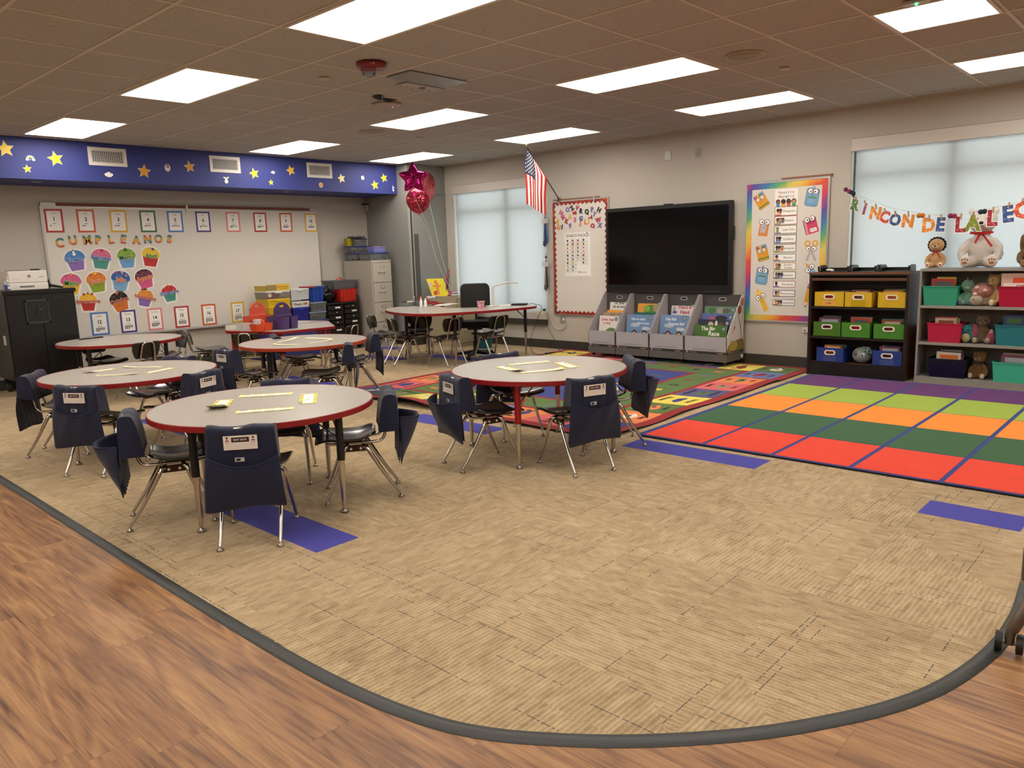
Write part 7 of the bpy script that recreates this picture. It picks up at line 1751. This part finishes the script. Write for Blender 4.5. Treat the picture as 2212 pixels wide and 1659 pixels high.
def plush(name, label, loc, rz, S, body, cat='soft toy', muzzle=None, paw=None, paws_art=None, face=(0, 0), ears='round', headr=.30, scarf=None, tuft=0, mane=None, belly=None, eyes_=True, arm=34, group='soft toys', nose='1A1010', feet=None):
    """sitting stuffed animal of height S facing -x; the body is one continuous surface"""
    t = thing(name, label, cat, loc, rz, group); m = body
    hz = .76; 
    mb = MB()
    mb.ball((0, 0, .27*S), (.17*S, .19*S, .26*S), m); mb.ball((.0, 0, .50*S), (.12*S, .13*S, .12*S), m)      # trunk, neck
    hx = -.03*S+face[0]
    mb.ball((hx, face[1], hz*S), (.185*S*headr/.30, .215*S*headr/.30, .20*S*headr/.30), m)
    mb.ball((hx-.15*S, face[1], (hz-.055)*S), (.085*S, .095*S, .070*S), m)                    # muzzle root
    for s in (-1, 1):
        if ears == 'round': mb.ball((hx+.03*S, face[1]+s*.165*S, (hz+.155)*S), (.035*S, .065*S, .065*S), m)
        elif ears == 'point': mb.ball((hx+.02*S, face[1]+s*.11*S, (hz+.19)*S), (.03*S, .04*S, .075*S), m)
        elif ears == 'long': mb.ball((hx+.02*S, face[1]+s*.20*S, (hz-.10)*S), (.045*S, .06*S, .24*S), m)
        mb.tube([(-.02*S, s*.13*S, .45*S), (-.07*S, s*.24*S, .34*S), (-.13*S, s*.27*S, .22*S), (-.17*S, s*.26*S, .17*S)], [.075*S, .075*S, .065*S, .055*S], m, 10)
        mb.ball((-.17*S, s*.26*S, .17*S), .058*S, m)
        mb.tube([(-.02*S, s*.10*S, .10*S), (-.16*S, s*.15*S, .09*S), (-.29*S, s*.19*S, .085*S)], [.10*S, .085*S, .075*S], m, 10)
        mb.ball((-.32*S, s*.19*S, .115*S), (.045*S, .085*S, .112*S), m)
    b = mb.build('body', t); b['vox'] = .028*S if S < .3 else .022*S
    if tuft: b['tuft'] = tuft
    organic(b)
    del b['vox']
    if 'tuft' in b: del b['tuft']
    mz = muzzle or m
    o = MB().ball((hx-.19*S, face[1], (hz-.06)*S), (.075*S, .085*S, .062*S), mz, nu=16, nv=10).build('muzzle', t)
    MB().ball((hx-.262*S, face[1], (hz-.030)*S), (.022*S, .036*S, .025*S), mat(nose, .25), nu=12, nv=8).build('nose', o)
    mb = MB(); mb.tube([(hx-.262*S, face[1]-.035*S, (hz-.080)*S), (hx-.268*S, face[1], (hz-.097)*S), (hx-.262*S, face[1]+.035*S, (hz-.080)*S)], .0035*S+.0008, mat('2A1C18', .6), 6); mb.build('mouth', o)
    if eyes_:
        for s in (-1, 1): MB().ball((hx-.172*S, face[1]+s*.075*S, (hz+.035)*S), (.016*S, .020*S, .022*S), EYE_M, nu=12, nv=8).build('eye', t)
    if paw:
        for s in (-1, 1):
            o = MB().ball((-.352*S, s*.19*S, .118*S), (.020*S, .070*S, .095*S), paw, nu=16, nv=8).build('foot_pad', t)
            if paws_art == 'heart':
                mb = MB(); A = Art(mb, (-.372*S, s*.19*S, .115*S), (0, -1, 0), (0, 0, 1)); h = .035*S
                A.poly(spline([(0, -1.1*h), (.8*h, -.1*h), (.95*h, .5*h), (.5*h, .85*h), (0, .45*h), (-.5*h, .85*h), (-.95*h, .5*h), (-.8*h, -.1*h)], 3), mat('A81C24', .6)); mb.build('heart', o)
            if paws_art == 'toes':
                mb = MB(); A = Art(mb, (-.374*S, s*.19*S, .115*S), (0, -1, 0), (0, 0, 1)); c_ = mat('8A5A38', .7)
                A.ell(0, -.025*S, .040*S, .022*S, c_, 14)
                for q in (-1, 0, 1): A.ell(q*.036*S, .035*S-.012*S*abs(q), .014*S, .017*S, c_, 10)
                mb.build('toe_pads', o)
    if mane:
        mb = MB()
        for q in range(13): a = -.7+q*(PI+1.4)/12; mb.ball((hx+.06*S, face[1]+.235*S*math.cos(a), (hz+.01+.225*math.sin(a))*S), (.05*S, .058*S, .052*S), mane, nu=10, nv=7)
        mb.build('mane', t)
    if scarf:
        c_ = mat(scarf, .35); mb = MB(); x_ = -.17*S; z_ = .555*S
        mb.tube([(.13*S*math.cos(2*PI*q/16), .15*S*math.sin(2*PI*q/16), .575*S) for q in range(16)], .012*S+.001, c_, 6, closed=True)
        for s in (-1, 1):
            mb.add([(x_, 0, z_), (x_-.01*S, s*.15*S, z_+.045*S), (x_-.01*S, s*.17*S, z_-.0*S), (x_, s*.02*S, z_-.02*S)], [(0, 1, 2, 3), (3, 2, 1, 0)], c_)
            mb.add([(x_, 0, z_), (x_-.02*S, s*.03*S, z_), (x_-.05*S, s*(.15 if s < 0 else .06)*S+s*.03*S, z_-(.14 if s > 0 else .20)*S), (x_-.05*S, s*(.15 if s < 0 else .06)*S, z_-(.16 if s > 0 else .22)*S)], [(0, 1, 2, 3), (3, 2, 1, 0)], c_)
        mb.ball((x_-.01*S, 0, z_), .022*S, c_, nu=10, nv=7); mb.build('ribbon_bow', t)
    return t
ZS = mt+.001
yb_, _ = on_x(1720+1770/4.496, 577, 8.25)
plush('teddy_bear', 'big fluffy white teddy bear with red ribbon on the grey shelf', (8.31, yb_-.0, ZS), math.radians(6), .56, fur('D8D2CA', .12), muzzle=fur('DCD6D0', .08), paw=fur('D8D0C6', .1), paws_art='toes', scarf='B81418', tuft=.012, nose='0E0C0C')
yl_, _ = on_x(1720+1345/4.496, 577, 8.22)
plush('plush_lion', 'small tan toy lion with dark mane and hearts on its feet', (8.25, yl_, ZS), math.radians(4), .285, fur('C8A070', .12), muzzle=fur('D8C8B0', .1), paw=fur('DCCFC0', .1), paws_art='heart', scarf='9A1418', mane=fur('120C0A', .3), ears=None, headr=.33, nose='1A100E')
yr_, _ = on_x(2222, 577, 8.22)
plush('plush_bunny', 'brown floppy eared plush at the right edge of the picture', (8.24, yr_, ZS), math.radians(18), .33, fur('6E5638', .25), muzzle=fur('B8A890', .1), paw=fur('8A7450', .1), paws_art='toes', ears='long')
# toys inside the grey shelf
def px_y(x, X_=MFX+.12): return on_x(1960+x/5.925, 700, X_)[0]
plush('plush_unicorn', 'mint green toy unicorn on the upper shelf', (MFX+.14, px_y(740), m1+.001), 0, .235, fur('6FA088', .1), muzzle=fur('A8B4AA', .08), ears='point', paw=mat('6A5A8A', .3, .5), headr=.36, eyes_=True, nose='8AA898')
o = MB().tube([(0, 0, 0), (-.01, 0, .045)], [.008, .001], mat('B8A8B0', .3, .6), 8).build('horn', COL.objects['plush_unicorn'] if 'plush_unicorn' in COL.objects else None); o.location = (-.03, 0, .218)
plush('plush_bear', 'cream teddy bear sitting sideways on the upper shelf', (MFX+.15, px_y(1075), m1+.001), math.radians(-28), .30, fur('B8986A', .12), muzzle=fur('C8AC80', .1), paw=fur('D8C8A8', .1))
ym = px_y(930); t = thing('plush_mushroom', 'pink spotted plush mushroom with a white face on the upper shelf', 'soft toy', (MFX+.12, ym, m1+.001), 0, 'soft toys')
mb = MB(); fm = fur('A8706A', .12); mb.ball((.01, 0, .135), (.085, .095, .075), fm, nu=18, nv=12); mb.build('cap', t)
MB().ball((-.04, .035, .052), (.055, .058, .052), fur('A8A08C', .08), nu=16, nv=10).ball((.02, -.01, .075), (.055, .06, .07), fur('B0A894', .08), nu=14, nv=9).build('face', t)
mb = MB(); 
for (y, z) in ((.03, .17), (-.035, .145), (.045, .11)): mb.ball((-.068, y, z), (.014, .02, .016), mat('D0B8B0', .8), nu=10, nv=6)
mb.build('spots', t); mb = MB(); mb.ball((-.094, .048, .060), .006, EYE_M, nu=8, nv=6); mb.tube([(-.097, .036, .044), (-.099, .026, .038), (-.097, .016, .044)], .0018, EYE_M, 5); mb.build('eye', t)
t = thing('plush_snail', 'teal and cream toy snail with pink shell on the middle shelf', 'soft toy', (MFX+.11, px_y(775), m2+.001), 0, 'soft toys')
mb = MB(); fm = fur('2E7A84', .1); mb.ball((0, 0, .060), (.048, .052, .062), fm); mb.ball((-.008, .005, .125), (.050, .055, .046), fm); mb.ball((-.01, .03, .168), .012, fm); mb.ball((-.01, -.025, .168), .012, fm); b = mb.build('body', t); b['vox'] = .006; organic(b); del b['vox']
MB().ball((-.033, .002, .050), (.022, .036, .045), fur('A8A070', .08)).build('belly', t); MB().ball((.035, -.045, .10), (.055, .055, .075), fur('A85A72', .1)).build('shell', t)
for s in (-1, 1): MB().ball((-.054, s*.024+.004, .128), .008, EYE_M, nu=8, nv=6).build('eye', t)
plush('plush_bear', 'grey-brown teddy with striped feet on the middle shelf', (MFX+.15, px_y(965), m2+.001), math.radians(4), .275, fur('6E5A44', .18), muzzle=fur('8A745A', .1), paw=mat('C8BCA4', .8))
mb = MB()
for s in (-1, 1):
    for k in range(5): mb.tube([(-.1065, s*.052-.02, .014+.0095*k), (-.110, s*.052, .016+.0095*k), (-.1065, s*.052+.02, .014+.0095*k)], .0014, mat('2A1C14', .8), 5)
b_ = [o for o in COL.objects if o.name.startswith('plush_bear') and not o.parent][-1]; mb.build('foot_stripes', b_)
t = thing('plush_gnome', 'pink and red toy gnome next to the teal tub', 'soft toy', (MFX+.12, px_y(1085), m2+.001), 0, 'soft toys'); MB().lathe([(.03, 0), (.038, .02), (.036, .07), (.024, .10)], fur('A84A60', .1), 18).build('body', t); MB().lathe([(.026, 0), (.014, .025), (.0, .045)], fur('C0A8A0', .1), 16, c=(0, 0, .095)).ball((0, .028, .115), .014, fur('9A1C20', .1)).build('hat', t)
plush('plush_bear', 'caramel teddy bear with dark bow on the bottom shelf', (MFX+.16, px_y(950), m3+.001), math.radians(-4), .265, fur('8A6238', .2), muzzle=fur('A88A68', .1), paw=fur('C8B498', .1), scarf='1E1612')
# spiky fish in the brown bookcase
yf, zf = on_x(*q2(835, 1230), BFX+.10); t = thing('plush_pufferfish', 'round grey-green toy pufferfish between the two blue bins', 'soft toy', (BFX+.12, yf, s3+.001))
mb = MB(); mb.ball((0, 0, .083), (.085, .095, .082), fur('8C9490', .12), nu=22, nv=14); mb.build('body', t)
mb = MB(); mb.ball((.010, -.018, .098), (.083, .086, .072), fur('4A7A72', .2), nu=20, nv=12)
for k in range(26):
    a, b = random.uniform(-2.6, 0.2), random.uniform(.1, 1.2); d_ = Vector((-math.cos(b)*math.cos(a*.7), math.cos(b)*math.sin(a), math.sin(b))).normalized(); c = Vector((.01, -.018, .098))+Vector((d_.x*.082, d_.y*.085, d_.z*.071)); mb.ball(c, .009, fur('9AB0A8', .1), nu=7, nv=5)
mb.build('spiny_back', t); MB().ball((-.070, -.030, .095), (.014, .018, .018), PWHT, nu=12, nv=8).ball((-.083, -.030, .095), .008, EYE_M, nu=8, nv=6).build('eye', t); MB().ball((-.075, .040, .105), (.012, .02, .022), mat('6A5A6A', .7), nu=10, nv=7).build('mouth', t)
# ================================================================ wall flag
P0 = Vector((XW-.02, 6.835, 2.075)); TX, TY = on_z(1137, 316, 2.655)
P1 = Vector((TX, TY, 2.655))
P1 = P0+(P1-P0).normalized()*min((P1-P0).length, 1.35)
t = thing('wall_flag', 'US flag hanging from a slanted pole above the red-bordered board', 'flag', tuple(P0))
rel(MB().tube([tuple(P0), tuple(P1)], .007, mat('1E1A18', .4), 8).lathe([(.0, 0), (.010, .01), (.008, .03), (0, .045)], mat('8A7A50', .4, .6), 10, c=tuple(P1)), 'pole', t)
rel(MB().box(P0.x-.01, P0.y-.02, P0.z-.035, XW, P0.y+.02, P0.z+.02, STEEL, b=.003), 'bracket', t)
dirp = (P1-P0).normalized(); Lp = (P1-P0).length
FLH, FLL = .40, .66
FR, FW, FB = mat('A81C22', .7), mat('E2DACE', .7), mat('1C2244', .7)
hA = P0+dirp*(Lp-.05); 
side = Vector((.55, -.83, 0)).normalized()
def flagp(u, v):
    """u along the hoist (0 = pole tip), v along the fly, cloth hangs down and gathers in folds"""
    top = hA-dirp*(u*FLH)
    g_ = min(1, v*1.6)
    gather = top.lerp(hA-dirp*(.40*FLH)+Vector((0, 0, .0)), g_*.45)
    drop = v*FLL
    p = Vector((gather.x, gather.y, top.z-drop*(1-.06*u)))
    f = .028*math.sin(u*13+v*2.0)*min(1, .25+v*1.5)
    return p+Vector((f*.5, f*.5, 0))+side*(.012*math.sin(u*7)+.17*(u-.35))*min(1, v*4)
mb = MB(); NU, NV = 52, 30
vs = [flagp(i/NU, j/NV) for j in range(NV+1) for i in range(NU+1)]
mb.add(vs, [], FR)
for j in range(NV):
    for i in range(NU):
        u, v = (i+.5)/NU, (j+.5)/NV
        m = FR if int(u*13) % 2 == 0 else FW
        if u < 7/13 and v < .42: m = FB
        mb.f.append((j*(NU+1)+i, j*(NU+1)+i+1, (j+1)*(NU+1)+i+1, (j+1)*(NU+1)+i)); mb.m.append(mb._mi(m)); mb.sm.append(True)
cl = rel(mb, 'flag_cloth', t)
mb = MB(); nrm = Vector((-.7, -.7, 0)).normalized()
for a in range(9):
    for b in range(6 if a % 2 == 0 else 5):
        u = (a+.8)/9.6*7/13; v = (b+.6+(0 if a % 2 == 0 else .5))/6.2*.42
        c = flagp(u, v)
        tu = (flagp(u+.01, v)-flagp(u-.01, v)).normalized(); tv = (flagp(u, v+.01)-flagp(u, v-.01)).normalized(); nn = tu.cross(tv).normalized()
        for sg in (-1, 1):
            mb.add([c+nn*.0016*sg+tu*q[0]*.9+tv*q[1]*.9 for q in star_pts(0, 0, .0115, .006)], [tuple(range(10))], FW)
o = rel(mb, 'stars', t)
# ================================================================ foil balloons
FOILP = mat('B0206A', .14, .85); FOILR = mat('C05A60', .16, .8); FOILD = mat('A83A48', .16, .8)
def foil_disc(r, th, m, name, t, pts=None):
    N = 48; mb = MB(); vs = []; fs = []
    K_ = 8
    for sg in (-1, 1):
        base = len(vs)
        vs.append((0, sg*th, 0))
        for k in range(1, K_+1):
            q = k/K_
            for i in range(N):
                a = 2*PI*i/N
                R_ = r*(pts(a) if pts else 1.0); wr = 1+.0*math.sin(a)
                y = sg*th*math.sqrt(max(0, 1-q**2))*(1+.05*math.sin(11*a)*q)
                vs.append((R_*q*math.cos(a), y, R_*q*math.sin(a)))
        for i in range(N): fs.append((base, base+1+i, base+1+(i+1) % N))
        for k in range(K_-1):
            for i in range(N): j = (i+1) % N; fs.append((base+1+k*N+i, base+1+k*N+j, base+1+(k+1)*N+j, base+1+(k+1)*N+i))
    mb.add(vs, fs, m, True); return mb.build(name, t, mods=weld)
def starf(a): 
    k = ((a-PI/2) % (2*PI/5))/(2*PI/5); k = abs(k-.5)*2
    return .60+.46*k**1.5
anchor = Vector((7.96, 8.55, .83))
for (px, py, yy_, r, kind, rz, lab) in ((893, 385, 8.12, .200, 'star', -42, 'magenta star-shaped foil balloon in the corner'), (925, 402, 8.86, .20, 'round', 20, 'pale pink round foil balloon right of the star'), (903, 432, 8.50, .17, 'round', -30, 'dark pink round foil balloon under the star')):
    x, z = on_y(px, py, yy_)
    t = thing('foil_balloon', lab, 'balloon', (x, yy_, z), math.radians(rz), 'foil balloons')
    m = FOILP if kind == 'star' else (FOILR if 'pale' in lab else FOILD)
    foil_disc(r, r*.42, m, 'balloon_skin', t, starf if kind == 'star' else (lambda a: 1.0+.10*max(0, -math.sin(a))**6))
    M_ = Matrix.Rotation(-math.radians(rz), 3, 'Z')
    end = M_ @ (anchor-Vector((x, yy_, z)))
    st = Vector((0, 0, -r*1.02))
    MB().tube([tuple(st+Vector((0, 0, .02))), tuple(st-Vector((0, 0, .03)))], [.012, .018], m, 8).build('neck', t)
    pts = [st-Vector((0, 0, .02))+(end-st)*q+Vector((.03*math.sin(q*7), .02*math.sin(q*5), 0))*math.sin(PI*q) for q in [k/10 for k in range(11)]]
    MB().tube([tuple(p) for p in pts], .0022, mat('D8D4D0', .4), 5).build('ribbon', t)
# small weight the ribbons are tied to
o = MB().box(-.03, -.03, 0, .03, .03, .075, mat('C8506A', .4), b=.01).build('balloon_weight', None, (7.96, 8.55, .756)); tag(o, 'pink weight holding the balloon ribbons on the beige cabinet', 'balloon weight')
# ================================================================ ceiling fittings
x, y = on_z(802, 135, CEIL)
t = thing('fire_strobe', 'red round fire alarm strobe on the ceiling', 'alarm', (x, y, CEIL-.005), math.radians(-40))
RA = mat('7A1418', .35); MB().lathe([(.0, 0), (.105, 0), (.11, -.012), (.10, -.034), (.0, -.036)][::-1], RA, 28, c=(0, 0, 0)).build('alarm_body', t)
MB().box(-.075, -.04, -.060, .03, .04, -.030, RA, b=.006).build('lens_base', t); mb = MB(); mb.ball((-.02, 0, -.062), (.052, .036, .032), mat('D8D8D8', .05, trans=.9), nu=16, nv=9); mb.box(-.045, -.01, -.075, .0, .01, -.060, STEEL); mb.build('strobe_lens', t)
mb = MB(); A = Art(mb, (.01, -.105, -.018), (1, 0, 0), (0, 0, 1)); A.text('FIRE', 0, 0, .014, PWHT); mb.build('lettering', t)
# flat metal ceiling panel with a bracket plate
px4 = [on_z(*p, CEIL) for p in ((834, 164), (890, 151), (1009, 175), (955, 188))]
mb = MB(); cx = sum(p[0] for p in px4)/4; cy = sum(p[1] for p in px4)/4
mb.box(3.945-cx, 4.575-cy, -.006, 4.54-cx, 4.86-cy, 0, mat('8A8884', .35, .5)); o = mb.build('ceiling_panel', None, (cx, cy, CEIL-.004)); tag(o, 'smooth grey metal panel set in the ceiling tiles', 'ceiling panel')
x, y = on_z(908, 186, CEIL); mb = MB(); mb.box(-.20, -.07, -.008, .20, .07, 0, mat('A8A4A0', .4), b=.002); mb.tube([(.02, 0, -.0082), (.02, 0, -.010)], .028, BLACK, 14)
for k in range(6): mb.box(-.17+.06*k, .045, -.0092, -.15+.06*k, .055, -.008, BLACK)
o = mb.build('mounting_plate', None, (x, y, CEIL-.004)); tag(o, 'pale plate with a black hole beside the metal ceiling panel', 'mounting plate')
x, y = on_z(826, 212, CEIL); t = thing('projector_opening', 'dark gap with a loose cover where a fitting was removed', 'ceiling fitting', (x, y, CEIL-.004)); mb = MB(); mb.prism(spline([(-.10, -.12), (.0, -.02), (.12, -.05), (.10, .04), (-.02, .05), (-.14, -.04)], 3), -.003, 0, mat('0A0908', .9)); mb.build('opening', t)
mb = MB(); mb.tube(spline([(-.1, -.12, -.01), (0, -.02, -.03), (.12, -.04, -.02)], 4, False), .004, STEEL, 6); mb.build('wire', t)
x, y = on_z(835, 224, CEIL); t = thing('access_point', 'thin round beige wireless disc on the ceiling', 'ceiling fitting', (x, y, CEIL-.004)); MB().lathe([(.0, -.022), (.09, -.022), (.13, -.014), (.135, -.004), (.12, 0)], mat('A89C8C', .5), 30).build('cover', t); MB().ball((.05, -.02, -.023), .004, mat('6A60C0', .5, emit=('8080FF', 2.0)), nu=6, nv=4).build('status_light', t)
for px, py, r, lab in ((804, 284, .14, 'small round ceiling speaker near the whiteboard side'), (1609, 118, .135, 'round ceiling speaker near the window side')):
    x, y = on_z(px, py, CEIL); t = thing('ceiling_speaker', lab, 'speaker', (x, y, CEIL-.004), 0, 'ceiling speakers'); MB().lathe([(r*.86, -.004), (r, -.009), (r*1.04, 0)], mat('B4A898', .5), 32).build('rim', t); MB().lathe([(0, -.006), (r*.88, -.006), (r*.88, 0)][::-1], mat('A0968A', .7), 32).build('grille', t)
for px, py, lab in ((700, 167, 'flat round sprinkler cap left of the red alarm'), (1695, 146, 'flat round sprinkler cap near the window side'), (905, 297, 'small lit sensor disc near the corner lights')):
    x, y = on_z(px, py, CEIL); mb = MB(); mb.lathe([(0, -.010), (.036, -.010), (.040, -.006), (.040, 0)], mat('C0B4A6', .4), 22); o = mb.build('sprinkler_cap', None, (x, y, CEIL-.004)); tag(o, lab, 'ceiling cap', 'small round ceiling caps')
x, y = on_z(1982, 4, CEIL-.01); t = thing('motion_sensor', 'small ceiling sensor with a green light at the top edge', 'sensor', (x-.02, y+.0, CEIL-.012)); MB().box(-.03, -.07, -.012, .03, .07, .006, mat('B8B0A4', .4), b=.004).build('housing', t); MB().ball((0, 0, -.014), .008, mat('20C060', .3, emit=('30FF90', 6.0)), nu=8, nv=6).build('status_light', t)
# ================================================================ mobile stand at the right edge
cx, cy = on_z(2178, 1408, 0.0)
t = thing('mobile_stand', 'bronze-grey rolling stand leg at the right edge, caster on the rubber strip', 'stand', (cx, cy, 0))
BRZ = mat('6E6458', .35, .6); TG = mat('8A7C68', .5)
vd = Vector((cx, cy, 0)).normalized(); rt = Vector((vd.y, -vd.x, 0))
u_ = rt
def L3(a, b, z): p = u_*a+vd*b; return (p.x, p.y, z)
mb = MB(); mb.tube(spline([L3(.006, 0, .085), L3(.02, 0, .12), L3(.05, .02, .19), L3(.085, .05, .25), L3(.13, .09, .30), L3(.20, .15, .33), L3(.40, .32, .34)], 5, False), .021, BRZ, 12); mb.build('curved_leg', t)
for s in (-1, 1):
    a = s*.030; c_ = Vector(L3(a, 0, .034)); MB().tube([tuple(c_-u_*.010), tuple(c_+u_*.010)], .034, mat('141210', .5), 22).tube([tuple(c_-u_*.0115), tuple(c_+u_*.0115)], .026, mat('5A5248', .5), 20).build('wheel', t)
MB().tube([L3(0, 0, .03), L3(0.003, 0, .095)], .015, BRZ, 10).tube([L3(-.03, 0, .034), L3(.03, 0, .034)], .007, STEEL, 8).build('fork', t)
px_, py_ = on_z(2205, 1248, .30)
q = Vector((px_-cx, py_-cy, 0)); 
mb = MB(); w_ = .05
ra = q+u_*.045
mb.tube([(ra.x, ra.y, .30), (ra.x, ra.y, .40)], .045, mat('3A342C', .45), 18); mb.tube([(ra.x, ra.y, .40), (ra.x, ra.y, 1.05)], .040, TG, 18); mb.tube([(ra.x, ra.y, .29), (ra.x, ra.y, .302)], .047, STEEL, 18); mb.build('post', t)
mb = MB(); mb.tube([L3(.20, .15, .33), (ra.x, ra.y, .345)], .02, BRZ, 10); mb.build('cross_tube', t)
